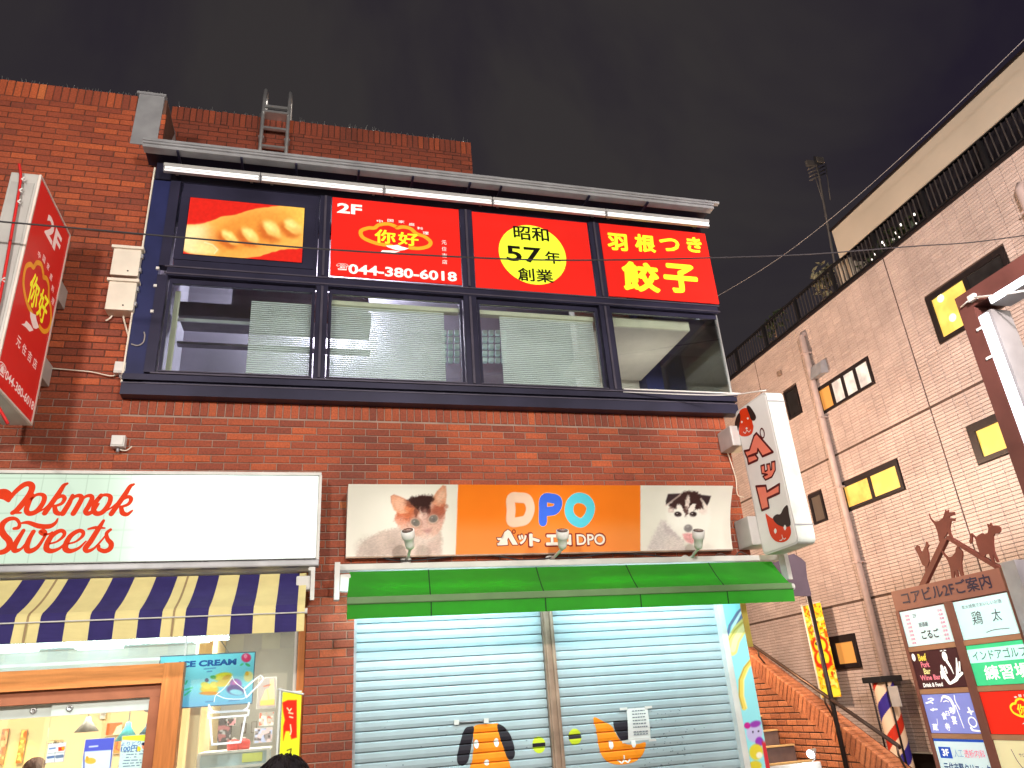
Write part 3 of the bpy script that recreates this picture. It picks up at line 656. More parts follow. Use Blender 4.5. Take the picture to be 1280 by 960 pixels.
# ------------------------------------------------------------------ boxes and cables on the left wall
def wallbox(name, label, px0, py0, px1, py1, m, depth=0.16, lid=True, cat='box'):
    a, b = PY(px0, py0, 7 - depth), PY(px1, py1, 7 - depth); x0, x1, z0, z1 = a[0], b[0], b[2], a[2]
    t = thing(name, label, cat, ((x0 + x1) / 2, 7 - depth / 2, z0))
    MB().box(x0, x1, 7 - depth, 6.992, z0, z1 - 0.02, bev=0.008).put('body', m, t)
    if lid:
        MB().box(x0 - 0.02, x1 + 0.02, 7 - depth - 0.02, 6.99, z1 - 0.019, z1 + 0.012, bev=0.006).put('lid', m, t)
        for k in (0.25, 0.75): MB().box(x1 + 0.001, x1 + 0.018, 7 - depth + 0.01, 7 - depth + 0.05, z0 + (z1 - z0) * k - 0.02, z0 + (z1 - z0) * k + 0.02).put('latch', M['galv'], t)
        MB().tube([((x0 + x1) / 2 + 0.03, 7 - depth - 0.004, z0 + 0.05), ((x0 + x1) / 2 + 0.03, 7 - depth + 0.004, z0 + 0.05)], 0.008, 8).put('screw', M['black'], t)
    else:
        MB().box(x0 + 0.012, x1 - 0.012, 7 - depth - 0.012, 7 - depth - 0.001, z0 + 0.012, z1 - 0.035).put('cover', m, t)
        MB().tube([((x0 + x1) / 2, 7 - depth / 2, z0), ((x0 + x1) / 2, 7 - depth / 2, z0 - 0.04)], 0.013, 8).put('cable_gland', M['galv'], t)
    return t
wallbox('junction_box', 'upper of two cream equipment boxes on the brick wall left of the bay', 143, 308, 172, 345, M['cream'])
wallbox('junction_box', 'lower of two cream equipment boxes on the brick wall with cables below', 137, 349, 166, 388, M['cream'])
wallbox('socket_box', 'small white socket box on the brick wall below the cream boxes', 144, 449, 158, 466, M['white'], 0.09, False)
wallbox('socket_box', 'small grey-white socket box on brick just above the bakery sign', 140, 541, 155, 558, M['white'], 0.09, False)
def cable(name, label, pts, r, m, n=5, cat='cable', sm=6): return tag(MB().tube([tuple(p) for p in smooth(pts, sm)], r, n).put(name, m), label, cat)
W7 = lambda x, y, Y=6.97: PY(x, y, Y)
cable('wall_cable', 'white cable running from cream boxes down to the socket box', [W7(153, 388), W7(155, 400), W7(160, 418), W7(164, 430), W7(165, 445), W7(162, 456), W7(157, 458)], 0.009, M['cream'])
cable('wall_cable', 'short white cable looping left under the cream boxes', [W7(140, 388), W7(141, 393), W7(137, 398), W7(132, 401)], 0.009, M['cream'])
cable('wall_cable', 'curved grey cable on the blue jamb beside the cream boxes', [W7(164, 430, 6.89), W7(172, 432, 6.89), W7(179, 428, 6.89), W7(181, 420, 6.89), W7(180, 415, 6.89)], 0.007, M['cablelight'])
cable('wall_cable', 'thin white cable between the restaurant blade sign and the socket box', [W7(60, 460), W7(95, 463), W7(115, 465), W7(140, 470), W7(146, 464)], 0.006, M['cream'])
cable('wall_cable', 'short white cable curling under the grey-white socket box', [W7(147, 558), W7(150, 562), W7(158, 563), W7(165, 558)], 0.006, M['cream'])
# overhead wires across the street view
cable('overhead_cable', 'black telephone wire crossing in front of the red signs', [PY(-140, 266, 5.5), PY(0, 277, 5.5), PY(230, 297, 5.5), PY(420, 312.5, 5.5), PY(640, 324, 5.6), PY(760, 325, 5.7), PY(880, 322.5, 5.8), PY(1010, 318, 5.9), PY(1140, 308, 5.9), PY(1215, 303, 5.9), PY(1290, 293, 5.9)], 0.0075, M['cable'], cat='wire')
cable('overhead_cable', 'thin wire crossing the sky above the tiled building', [PX(880, 380, 9.0), PX(960, 332, 9.0), PX(1040, 272, 9.0), PX(1150, 175, 9.0), PX(1290, 40, 9.0)], 0.006, M['cablelight'], cat='wire')
# ------------------------------------------------------------------ red blade sign at the left
XS = -2.336; y0, y1, z0, z1 = 5.79, 6.68, 4.055, 5.985
t = thing('blade_sign', 'red blade sign with 2F and a telephone number on the brick wall at left', 'sign', (XS - 0.11, 6.4, z0))
M['signgrey'] = mat('grey_sign_cabinet', (0.50, 0.48, 0.46), 0.45, 0.2, var=0.15, scale=4)
b = MB(); b.box(XS - 0.22, XS - 0.012, y0, y1, z0, z1, bev=0.012); b.put('cabinet', M['signgrey'], t)
fr = FXp(XS)
MB().box(XS - 0.011, XS - 0.001, y0 + 0.02, y1 - 0.02, z0 + 0.02, z1 - 0.02).put('panel', lit_red('red_blade_film', 'D42420', 0.15), t)
tr = MB()
for bb in ((y0, y0 + 0.019, z0, z1), (y1 - 0.019, y1, z0, z1)): tr.box(XS - 0.0115, XS + 0.006, *bb)
for bb in ((y0 + 0.0195, y1 - 0.0195, z0, z0 + 0.019), (y0 + 0.0195, y1 - 0.0195, z1 - 0.019, z1)): tr.box(XS - 0.0115, XS + 0.006, *bb)
tr.put('trim', mat('pink_white_trim', (0.70, 0.60, 0.55), 0.4), t)
M['bladeink'] = mat('pale_pink_film', L('F2D8D2'), 0.4, var=0.05, emit=0.2)
text('lettering', '2F', fr, (6.10, 6.50, 5.62, 5.83), 0.001, M['bladeink'], t, weight=0.035)
def qb(a, b_): return 6.27 + a * 0.37, 5.06 + b_ * 0.36
cloud_logo(fr, qb, 0.001, t, M['gold'], M['yellowink'], M['bladeink'], wgt=0.03)
for i, ch in enumerate('元住吉店'): text('small_lettering', ch, fr, (6.03 + i * 0.135, 6.12 + i * 0.135, 4.50, 4.59), 0.001, M['bladeink'], t, weight=0.012)
text('phone_number', '☎044-380-6018', fr, (5.82, 6.64, 4.16, 4.27), 0.001, M['bladeink'], t, weight=0.02)
for z in (5.35, 4.55): MB().box(XS - 0.18, XS - 0.03, 6.681, 6.99, z, z + 0.2, bev=0.01).put('wall_bracket', M['signgrey'], t)
for yy in (5.792,): MB().box(XS - 0.20, XS - 0.03, yy - 0.008, yy - 0.001, z0 + 0.1, z1 - 0.1).put('end_plate', mat('pale_end_plate', (0.40, 0.385, 0.37), 0.5, var=0.1), t)
ch = [PY(x, y, 5.75) for x, y in ((24, 205), (26, 222), (22, 250), (15, 290), (8, 330), (0, 372), (-12, 430), (-15, 480), (10, 530))]
cable('safety_chain', 'red cord tied along the street edge of the red blade sign', ch, 0.012, mat('red_cord', (0.55, 0.02, 0.02), 0.5), cat='cord')
kn = MB()
for (x, y) in ((27, 224), (24, 238), (22, 252), (2, 350)):
    p = PY(x, y, 5.745); kn.tube([p, p + np.array([0.02, 0, 0.025])], 0.007, 6); kn.tube([p, p + np.array([0.025, 0, -0.015])], 0.006, 6)
kn.put('tie', M['white'], t)
# ------------------------------------------------------------------ bakery light box sign
YM = 6.80; fr = FY(YM)
mz0, mz1 = 2.925, 3.665; mx0, mx1 = -4.3, 0.03
t = thing('lightbox_sign', 'glowing white light box sign with red script over the striped awning', 'sign', (-2.1, 6.9, mz0 - 0.1))
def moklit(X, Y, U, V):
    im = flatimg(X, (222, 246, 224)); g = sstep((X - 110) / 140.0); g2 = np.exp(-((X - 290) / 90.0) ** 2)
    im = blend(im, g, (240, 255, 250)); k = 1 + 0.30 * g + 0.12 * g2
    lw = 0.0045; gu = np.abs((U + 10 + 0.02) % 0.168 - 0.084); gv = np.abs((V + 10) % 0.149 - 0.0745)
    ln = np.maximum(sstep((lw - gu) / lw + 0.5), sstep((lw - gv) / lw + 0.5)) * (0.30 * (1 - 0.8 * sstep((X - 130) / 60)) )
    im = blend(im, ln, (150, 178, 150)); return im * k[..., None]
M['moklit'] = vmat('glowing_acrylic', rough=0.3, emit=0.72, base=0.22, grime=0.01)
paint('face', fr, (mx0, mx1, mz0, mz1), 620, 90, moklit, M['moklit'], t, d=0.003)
cb = MB(); cb.box(mx0 - 0.01, mx1 + 0.01, YM + 0.004, 6.992, mz0 - 0.005, mz1 + 0.005); cb.put('cabinet', M['white'], t)
tr = MB(); tr.box(mx0, mx1 + 0.03, YM - 0.022, 6.99, mz1 + 0.006, mz1 + 0.032); tr.box(mx1 + 0.0105, mx1 + 0.034, YM - 0.0215, 6.989, mz0 - 0.02, mz1 + 0.0055)
tr.put('trim', M['white'], t)
bt = MB(); bt.box(mx0, mx1 + 0.034, YM - 0.024, YM + 0.1, mz0 - 0.075, mz0 - 0.0205, bev=0.012); bt.put('bottom_rail', M['galv'], t)
M['mokred'] = mat('orange_red_film', L('CE3A1C'), 0.6, var=0.05, emit=0.16, spec=0.05)
def mk(pts): return [fr.uv(x / 5.333, 570 + y / 5.333) for x, y in pts]
def mstroke(mb, pts, w, closed=False, taper=None):
    s = 0.0092 / 5.333
    stroke(mb, fr, mk(pts), [x * s for x in w] if isinstance(w, list) else w * s, 0.0065 + 0.0006 * len(mb.b.faces) / 4000, closed)
mb = MB(); w = 25
mstroke(mb, [(-70, 330), (-60, 280), (-30, 250), (0, 240), (40, 240), (75, 270)], [14, 26, 26]); mstroke(mb, [(60, 300), (85, 262), (120, 225), (165, 192), (200, 188), (216, 210), (200, 255), (160, 310), (115, 362), (86, 380)], [14, 22, 26, 28, 28, 28, 22]); mstroke(mb, [(60, 300), (30, 275), (0, 270)], [16, 26, 26]); mstroke(mb, [(84, 380), (140, 380)], [12, 10])
mstroke(mb, [(215, 262), (190, 320), (178, 365), (200, 385), (245, 370), (285, 320), (298, 278), (280, 258), (240, 262), (200, 300)], [22, 24, 24, 24, 22, 16, 12]); mstroke(mb, [(255, 375), (300, 350), (340, 310)], [10, 8])
def kk(ox, oy):
    mstroke(mb, [(450 + ox, 185 + oy), (425 + ox, 200 + oy), (390 + ox, 255 + oy), (340 + ox, 325 + oy), (300 + ox, 382 + oy)], [12, 20, 25, 25, 25]); mstroke(mb, [(330 + ox, 335 + oy), (375 + ox, 285 + oy), (415 + ox, 268 + oy), (432 + ox, 285 + oy), (412 + ox, 318 + oy), (360 + ox, 338 + oy)], [16, 18, 18, 20, 16, 12]); mstroke(mb, [(365 + ox, 338 + oy), (375 + ox, 375 + oy), (405 + ox, 385 + oy), (440 + ox, 360 + oy)], [20, 24, 20, 9])
kk(0, 0)
mstroke(mb, [(485, 265), (460, 320), (420, 385)], [18, 24, 26]); mstroke(mb, [(450, 340), (490, 280), (530, 265), (545, 285), (520, 335), (490, 385)], [10, 14, 20, 24, 25, 25]); mstroke(mb, [(515, 340), (560, 280), (600, 265), (615, 285), (592, 335), (572, 370), (590, 385), (625, 365), (660, 320)], [10, 14, 20, 24, 24, 24, 18, 9])
mstroke(mb, [(675, 265), (640, 310), (625, 360), (645, 385), (685, 375), (725, 325), (738, 280), (720, 262), (685, 264), (655, 290)], [22, 24, 24, 24, 22, 16, 12]); mstroke(mb, [(700, 370), (745, 345), (785, 310)], [10, 8]); kk(443, 5)
# Sweets
mstroke(mb, [(95, 485), (125, 478), (130, 448), (105, 420), (60, 422), (22, 450), (10, 490), (30, 530), (62, 565), (65, 605), (35, 635), (-10, 645), (-50, 630)], [14, 18, 14, 16, 22, 26, 28, 28, 28, 28, 26, 22, 12])
mstroke(mb, [(135, 450), (190, 445), (260, 468), (330, 470), (370, 448), (386, 420)], [8, 18, 24, 24, 16, 8])
mstroke(mb, [(158, 498), (120, 560), (95, 610), (105, 632), (145, 618), (195, 560), (225, 505)], [18, 24, 26, 24, 12, 14, 20]); mstroke(mb, [(222, 505), (190, 570), (180, 615), (200, 635), (250, 610), (292, 550), (305, 515), (290, 500), (270, 508), (290, 525), (330, 520), (350, 508)], [18, 24, 26, 24, 16, 14, 18, 18, 14, 10, 8])
def ee(ox):
    mstroke(mb, [(322 + ox, 588), (380 + ox, 572), (425 + ox, 535), (428 + ox, 508), (400 + ox, 500), (350 + ox, 530), (318 + ox, 580), (312 + ox, 620), (345 + ox, 635), (400 + ox, 615), (448 + ox, 570)], [9, 10, 16, 18, 20, 24, 26, 26, 22, 14, 8])
ee(0); ee(126)
mstroke(mb, [(692, 432), (655, 490), (605, 570), (572, 615), (585, 635), (630, 615), (690, 550), (735, 492)], [14, 24, 26, 26, 20, 12, 9, 12]); mstroke(mb, [(590, 488), (640, 478), (700, 482)], [10, 16, 8])
mstroke(mb, [(738, 492), (712, 515), (718, 555), (742, 585), (735, 618), (700, 635), (662, 622), (660, 600)], [14, 16, 20, 24, 24, 22, 18, 14])
link('script_lettering', mb.raw('script_lettering'), M['mokred'], t)

# ------------------------------------------------------------------ striped awning
def awning(name, label, x0, x1, yb, zb, yw, zw, zv, stripes, cats='awning'):
    """case on the wall, arms, sloping cloth, front bar, hanging valance"""
    t = thing(name, label, cats, ((x0 + x1) / 2, (yb + yw) / 2, zv)); return t
t = thing('striped_awning', 'navy and cream striped awning with a hanging valance over the bakery front', 'awning', (-2.1, 6.7, 2.3))
M['navycloth'] = mat('navy_awning_cloth', L('37306A'), 0.8, var=0.15, scale=9, bump=0.15, bscale=300); M['creamcloth'] = mat('cream_awning_cloth', (0.78, 0.68, 0.32), 0.8, var=0.08, scale=6, bump=0.15, bscale=300)
M['seamtan'] = mat('tan_seam', (0.36, 0.26, 0.14), 0.8); cs = MB(); cs.box(-4.3, 0.02, 6.86, 6.985, 2.83, 2.90, bev=0.012); cs.put('case', M['white'], t)
ya, za = 6.88, 2.805
pb = (PY(376, 764, 6.40) + PY(205, 774, 6.40)) / 2; zb = float(pb[2]); ybar = 6.40
xr = float(PY(381, 765, ybar)[0]); xra = float(PY(374, 730, ya)[0])
edges_b = [PY(px, 770, ybar)[0] for px in (372.5, 352)]
sw = 0.1655; k = 0
xs = [xr, xr - 0.06]
while xs[-1] > -4.3: xs.append(xs[-1] - sw)
zb += 0.02; zlow = zb - 0.165
for i in range(len(xs) - 1):
    xa, xb = xs[i + 1] + 0.0005, xs[i] - 0.0005; dxt = xra - xr; m = M['creamcloth'] if i % 2 == 0 else M['navycloth']
    bm = MB(); n = 8; top = []; bot = []
    for q in range(n + 1):
        s = q / n; y = ya + (ybar - ya) * s; z = za + (zb + 0.045 - za) * s - 0.03 * math.sin(math.pi * s)
        top.append((y, z))
    for (y, z) in [(ybar - 0.022, zb + 0.02), (ybar - 0.024, zb - 0.03)]: top.append((y, z))
    for (y0, z0), (y1, z1) in zip(top[:-1], top[1:]):
        bm.hexa([(xa, y0, z0 - 0.002), (xb, y0, z0 - 0.002), (xb, y0, z0), (xa, y0, z0), (xa, y1, z1 - 0.002), (xb, y1, z1 - 0.002), (xb, y1, z1), (xa, y1, z1)])
    bm.put('cloth_stripe', m, t)
    vb = MB()
    ph = i * 0.9
    for q in range(4):
        s0, s1 = q / 4, (q + 1) / 4; z0, z1 = zb - 0.03 + (zlow - zb + 0.03) * s0, zb - 0.03 + (zlow - zb + 0.03) * s1; o0, o1 = 0.012 * math.sin(ph) * s0, 0.012 * math.sin(ph) * s1; p0, p1 = 0.012 * math.sin(ph - 0.9) * s0, 0.012 * math.sin(ph - 0.9) * s1
        vb.hexa([(xa, ybar - 0.020 + o0, z0), (xb, ybar - 0.020 + p0, z0), (xb, ybar - 0.018 + p0, z0), (xa, ybar - 0.018 + o0, z0), (xa, ybar - 0.020 + o1, z1), (xb, ybar - 0.020 + p1, z1), (xb, ybar - 0.018 + p1, z1), (xa, ybar - 0.018 + o1, z1)])
    vb.put('valance_stripe', m, t)
    if i % 2 == 0 and min(abs((xa + xb) / 2 - PY(p_, 785, ybar)[0]) for p_ in (33, 212)) < 0.09:
        xc = (xa + xb) / 2; sm_ = MB(); w_ = 0.008
        for (y0, z0), (y1, z1) in zip(top[:-1], top[1:]): sm_.hexa([(xc - w_, y0, z0 + 0.0006), (xc + w_, y0, z0 + 0.0006), (xc + w_, y0, z0 + 0.002), (xc - w_, y0, z0 + 0.002), (xc - w_, y1 - 0.0006, z1 + 0.0006), (xc + w_, y1 - 0.0006, z1 + 0.0006), (xc + w_, y1 - 0.002, z1 + 0.002), (xc - w_, y1 - 0.002, z1 + 0.002)])
        sm_.put('seam', M['seamtan'], t); MB().box(xc - w_, xc + w_, ybar - 0.036, ybar - 0.034, zlow, zb - 0.03).put('seam', M['seamtan'], t)
MB().box(-4.3, xr + 0.02, ybar - 0.012, ybar + 0.03, zb - 0.028, zb + 0.012).put('front_bar', M['white'], t)
MB().tube([(-4.3, ybar - 0.028, zb - 0.022), (xr + 0.02, ybar - 0.028, zb - 0.022)], 0.006, 6).put('bead', M['white'], t)
br = MB(); br.box(-0.02, 0.035, 6.72, 6.99, 2.80, 2.829); br.box(0.0, 0.035, 6.70, 6.74, 2.55, 2.7995); br.box(0.0, 0.035, 6.7405, 6.99, 2.62, 2.66); br.box(-0.12, -0.001, 6.73, 6.85, 2.64, 2.76, bev=0.02); br.put('arm_bracket', M['white'], t)
# ------------------------------------------------------------------ green awning
t = thing('green_awning', 'plain green awning with a white case above the pet shop shutters', 'awning', (2.4, 6.7, 2.3))
M['green'] = mat('green_awning_cloth', (0.05, 0.34, 0.035), 0.75, var=0.12, scale=5, bump=0.15, bscale=300); translucent(M['green'], (0.12, 0.70, 0.06), 0.35)
M['greenseam'] = mat('dark_green_seam', (0.02, 0.10, 0.02), 0.8); gx0, gx1 = 0.20, 4.74
cs = MB(); cs.box(gx0, gx1, 6.85, 6.985, 2.815, 2.872, bev=0.012); cs.put('case', M['white'], t)
yg = 6.45; zg = float((PY(437, 744, yg) + PY(985, 738, yg))[2] / 2); bx0 = float(PY(434, 745, yg)[0]); bx1 = float(PY(990, 736, yg)[0]); tx0 = float(PY(437, 716, 6.84)[0]); tx1 = float(PY(966, 710, 6.84)[0])
zvb = float((PY(440, 773, yg) + PY(986, 753, yg))[2] / 2)
seams = [0.0, 0.165, 0.405, 0.62, 0.83, 1.0]
for i in range(5):
    a, b = seams[i], seams[i + 1]; xt0, xt1 = tx0 + (tx1 - tx0) * a + 0.0004, tx0 + (tx1 - tx0) * b - 0.0004; xb0, xb1 = bx0 + (bx1 - bx0) * a + 0.0004, bx0 + (bx1 - bx0) * b - 0.0004
    c = MB(); n = 6
    L_ = [(6.84 + (yg + 0.01 - 6.84) * q / n, 2.80 + (zg + 0.02 - 2.80) * q / n - 0.015 * math.sin(math.pi * q / n), q / n) for q in range(n + 1)]
    for (y0, z0, s0), (y1, z1, s1) in zip(L_[:-1], L_[1:]):
        q0, q1, r0, r1 = xt0 + (xb0 - xt0) * s0, xt1 + (xb1 - xt1) * s0, xt0 + (xb0 - xt0) * s1, xt1 + (xb1 - xt1) * s1
        c.hexa([(q0, y0, z0 - 0.002), (q1, y0, z0 - 0.002), (q1, y0, z0), (q0, y0, z0), (r0, y1, z1 - 0.002), (r1, y1, z1 - 0.002), (r1, y1, z1), (r0, y1, z1)])
    c.put('cloth_panel', M['green'], t)
    v = MB(); v.hexa([(xb0, yg - 0.018, zg - 0.03), (xb1, yg - 0.018, zg - 0.03), (xb1, yg - 0.016, zg - 0.03), (xb0, yg - 0.016, zg - 0.03), (xb0, yg - 0.008, zvb), (xb1, yg - 0.008, zvb), (xb1, yg - 0.006, zvb), (xb0, yg - 0.006, zvb)])
    v.put('valance_panel', M['green'], t)
    if i:
        sm_ = MB(); w_ = 0.006
        for (y0, z0, s0), (y1, z1, s1) in zip(L_[:-1], L_[1:]):
            p0, p1 = xt0 + (xb0 - xt0) * s0, xt0 + (xb0 - xt0) * s1
            sm_.hexa([(p0 - w_, y0, z0 + 0.0006), (p0 + w_, y0, z0 + 0.0006), (p0 + w_, y0, z0 + 0.003), (p0 - w_, y0, z0 + 0.003), (p1 - w_, y1, z1 + 0.0006), (p1 + w_, y1, z1 + 0.0006), (p1 + w_, y1, z1 + 0.003), (p1 - w_, y1, z1 + 0.003)])
        sm_.put('seam', M['greenseam'], t); MB().hexa([(xb0 - w_, yg - 0.021, zg - 0.032), (xb0 + w_, yg - 0.021, zg - 0.032), (xb0 + w_, yg - 0.0185, zg - 0.032), (xb0 - w_, yg - 0.0185, zg - 0.032), (xb0 - w_, yg - 0.011, zvb), (xb0 + w_, yg - 0.011, zvb), (xb0 + w_, yg - 0.0085, zvb), (xb0 - w_, yg - 0.0085, zvb)]).put('seam', M['greenseam'], t)
MB().box(bx0, bx1, yg - 0.012, yg + 0.03, zg - 0.035, zg + 0.026).put('front_bar', mat('grey_green_bar', (0.13, 0.24, 0.10), 0.45), t)
MB().tube([(bx0, yg - 0.022, zg - 0.03), (bx1, yg - 0.022, zg - 0.03)], 0.006, 6).put('bead', bpy.data.materials['grey_green_bar'], t)
MB().lathe([(0.0, 0), (0.03, 0.004), (0.03, 0.02), (0, 0.026)], (bx1 + 0.001, yg, zg - 0.01), (1, 0, 0), 14).put('end_cap', M['white'], t)
for x in (gx0, gx1 - 0.045):
    br = MB(); br.box(x, x + 0.045, 6.74, 6.849, 2.55 if x < 1 else 2.60, 2.87); br.box(x + 0.002, x + 0.043, 6.8495, 6.99, 2.6, 2.66); br.put('arm_bracket', M['white'], t)
MB().box(gx0 + 0.047, gx0 + 0.14, 6.76, 6.84, 2.62, 2.77, bev=0.02).put('arm_joint', M['white'], t)
# tube light assumed under the awning, out of view, to light the shutters
t = thing('tube_light', 'assumed cold tube light hidden under the green awning above the shutters', 'light', (2.3, 6.72, 2.52))
MB().box(0.5, 4.1, 6.70, 6.78, 2.575, 2.62).put('body', M['white'], t); MB().tube([(0.52, 6.74, 2.55), (4.08, 6.74, 2.55)], 0.014, 8).put('tube', emat('cold_tube', 'D8F4FF', 12.0), t)
lamp('assumed_tube_glow', 'AREA', (1.15, 6.60, 2.56), 22, (0.68, 0.96, 1.0), aim=(1.15, 7.1, 2.3), size=1.5, size_y=0.08)
lamp('assumed_tube_glow', 'AREA', (3.2, 6.60, 2.56), 22, (0.68, 0.96, 1.0), aim=(3.2, 7.1, 2.3), size=1.5, size_y=0.08)
# ------------------------------------------------------------------ roller shutters with painted animal heads
YS = 7.12; PITCH = 0.0805
PROF = [(0.0, -0.010), (0.003, 0.012), (0.030, 0.017), (0.064, 0.015), (0.0725, 0.010), (0.0735, -0.010), (PITCH, -0.0105)]
def prof(z): return np.interp(np.mod(z - 0.13, PITCH), [p[0] for p in PROF], [p[1] for p in PROF])
M['shutter'] = mat('pale_blue_shutter', (0.38, 0.475, 0.52), 0.42, 0.1, var=0.16, scale=2.2, bump=0.12, bscale=25)
M['orangepaint'] = mat('orange_paint', L('F5921E'), 0.5, var=0.12, scale=8); M['darkpaint'] = mat('charcoal_paint', L('2A2730'), 0.5, var=0.2, scale=8); M['whitepaint'] = mat('white_paint', L('EDF2F0'), 0.5, var=0.1)
def drape(name, polys, m, parent, d):
    """flat shapes on the facade plane cut at every slat line and laid onto the slat profile"""
    b = bmesh.new()
    for P in polys:
        try: b.faces.new([b.verts.new((u, 0, v)) for u, v in P])
        except ValueError: pass
    bmesh.ops.triangulate(b, faces=b.faces[:])
    zs = [v.co.z for v in b.verts]; k0, k1 = int((min(zs) - 0.13) / PITCH) - 1, int((max(zs) - 0.13) / PITCH) + 2
    for k in range(k0, k1):
        for p, _ in PROF[:-1]:
            bmesh.ops.bisect_plane(b, geom=b.verts[:] + b.edges[:] + b.faces[:], plane_co=(0, 0, 0.13 + k * PITCH + p), plane_no=(0, 0, 1))
    for v in b.verts: v.co.y = YS - float(prof(v.co.z)) - d
    me = bpy.data.meshes.new(name); b.to_mesh(me); b.free(); return link(name, me, m, parent)
fs = FY(YS)
def spts(pts, n=5): return [tuple(p) for p in smooth([fs.uv(*p) for p in pts], n, True)]
def circ(px, py, ru, rv, n=20): c = fs.uv(px, py); return [(c[0] + ru * math.cos(a), c[1] + rv * math.sin(a)) for a in np.linspace(0, 2 * math.pi, n, endpoint=False)]
SH = []
for j, (x0, x1, lab) in enumerate(((0.415, 2.142, 'pale blue roller shutter painted with an orange dog head, left of the centre post'), (2.258, 4.0, 'pale blue roller shutter painted with an orange and black cat head, right of the post'))):
    t = thing('roller_shutter', lab, 'shutter', ((x0 + x1) / 2, YS, 0.12), 'roller shutters of the pet shop'); SH.append(t); src = None
    for k in range(32):
        z = 0.13 + k * PITCH
        if src is None:
            b = MB(); P = [(YS - q, 0.13 + p) for p, q in PROF]
            for (ya_, za_), (yb_, zb_) in zip(P[:-1], P[1:]): b._f([b.b.verts.new(v) for v in ((x0, ya_, za_), (x1, ya_, za_), (x1, yb_, zb_), (x0, yb_, zb_))])
            b._f([b.b.verts.new(v) for v in ((x1, YS + 0.014, 0.13), (x0, YS + 0.014, 0.13), (x0, YS + 0.014, 0.13 + PITCH), (x1, YS + 0.014, 0.13 + PITCH))])
            src = b.put('slat', M['shutter'], t)
        else:
            o = src.copy(); COL.objects.link(o); o.parent = t; o.location.z += k * PITCH
drape('dog_face', [spts([(592, 908), (612, 905), (624, 906), (629, 925), (637, 958), (640, 980), (586, 980), (590, 950), (592, 928)])], M['orangepaint'], SH[0], 0.0015)
drape('dog_ear', [spts([(588, 908), (580, 912), (573, 935), (571, 952), (578, 957), (585, 950), (590, 925), (592, 910)])], M['darkpaint'], SH[0], 0.0022)
drape('dog_ear', [spts([(621, 906), (629, 908), (638, 920), (643, 938), (641, 948), (634, 948), (629, 935), (624, 920)])], M['darkpaint'], SH[0], 0.0022)
for p in ((595, 930), (620, 928)): drape('eye', [circ(*p, 0.022, 0.036)], M['whitepaint'], SH[0], 0.0026)
drape('nose', [circ(608, 953, 0.022, 0.024)], M['whitepaint'], SH[0], 0.0026)
for p in ((570, 903), (607, 901)): c = fs.uv(*p); MB().box(c[0] - 0.022, c[0] + 0.022, YS - 0.032, YS - 0.019, c[1] - 0.02, c[1] + 0.02).put('latch_plate', M['white'], SH[0])
c0, c1 = fs.uv(570, 903), fs.uv(607, 901); MB().tube([(c0[0], YS - 0.024, c0[1]), (c1[0], YS - 0.024, c1[1])], 0.008, 6).put('handle', M['galv'], SH[0])
M['limepaint'] = mat('lime_decal', L('CDE238'), 0.4, var=0.06)
for s, (px, py) in ((0, (673, 931)), (1, (718, 921))):
    drape('grip_decal', [circ(px, py, 0.062, 0.068, 22)], M['limepaint'], SH[s], 0.0015); c = fs.uv(px, py)
    drape('grip_slot', [[(c[0] - 0.06, c[1] - 0.016), (c[0] + 0.06, c[1] - 0.016), (c[0] + 0.06, c[1] + 0.016), (c[0] - 0.06, c[1] + 0.016)]], M['darkpaint'], SH[s], 0.0025)
drape('cat_face', [spts([(741, 897), (752, 901), (764, 908), (772, 922), (782, 930), (796, 930), (806, 928), (804, 940), (796, 950), (782, 955), (766, 955), (754, 948), (748, 935), (745, 915)])], M['orangepaint'], SH[1], 0.0015)
drape('cat_patch', [spts([(766, 903), (778, 901), (786, 903), (787, 915), (784, 924), (776, 925), (770, 917)])], M['darkpaint'], SH[1], 0.0022)
for p in ((763, 931), (791, 929)): drape('eye', [circ(*p, 0.022, 0.036)], M['whitepaint'], SH[1], 0.0026)
mbp = []
for pts in ([(772, 950), (776, 954), (780, 950)], [(780, 950), (784, 953), (788, 948)], [(780, 950), (779, 944)]):
    q = [np.array(fs.uv(*p)) for p in pts]
    for a, b in zip(q[:-1], q[1:]):
        n = np.array([-(b - a)[1], (b - a)[0]]); n = n / np.hypot(*n) * 0.006; mbp.append([tuple(a + n), tuple(a - n), tuple(b - n), tuple(b + n)])
drape('muzzle', mbp, M['whitepaint'], SH[1], 0.0026)
# scuffs: chipped paint flecks on the lower slats
fl = [[], []]
for _ in range(120):
    px, py = random.uniform(800, 860) if random.random() < 0.6 else random.uniform(460, 880), random.uniform(885, 958)
    s = 0 if px < 690 else 1
    if 685 < px < 705: continue
    c = fs.uv(px, py); r = random.uniform(0.003, 0.011); fl[s].append([(c[0] + r * random.uniform(0.5, 1.4) * math.cos(a), c[1] + r * 0.6 * random.uniform(0.5, 1.2) * math.sin(a)) for a in np.linspace(0, 6.28, 6, endpoint=False)])
M['chip'] = mat('chipped_paint', (0.16, 0.20, 0.24), 0.7, var=0.3)
for s in (0, 1): tag(drape('paint_chips', fl[s], M['chip'], SH[s], 0.0012), kind='stuff')
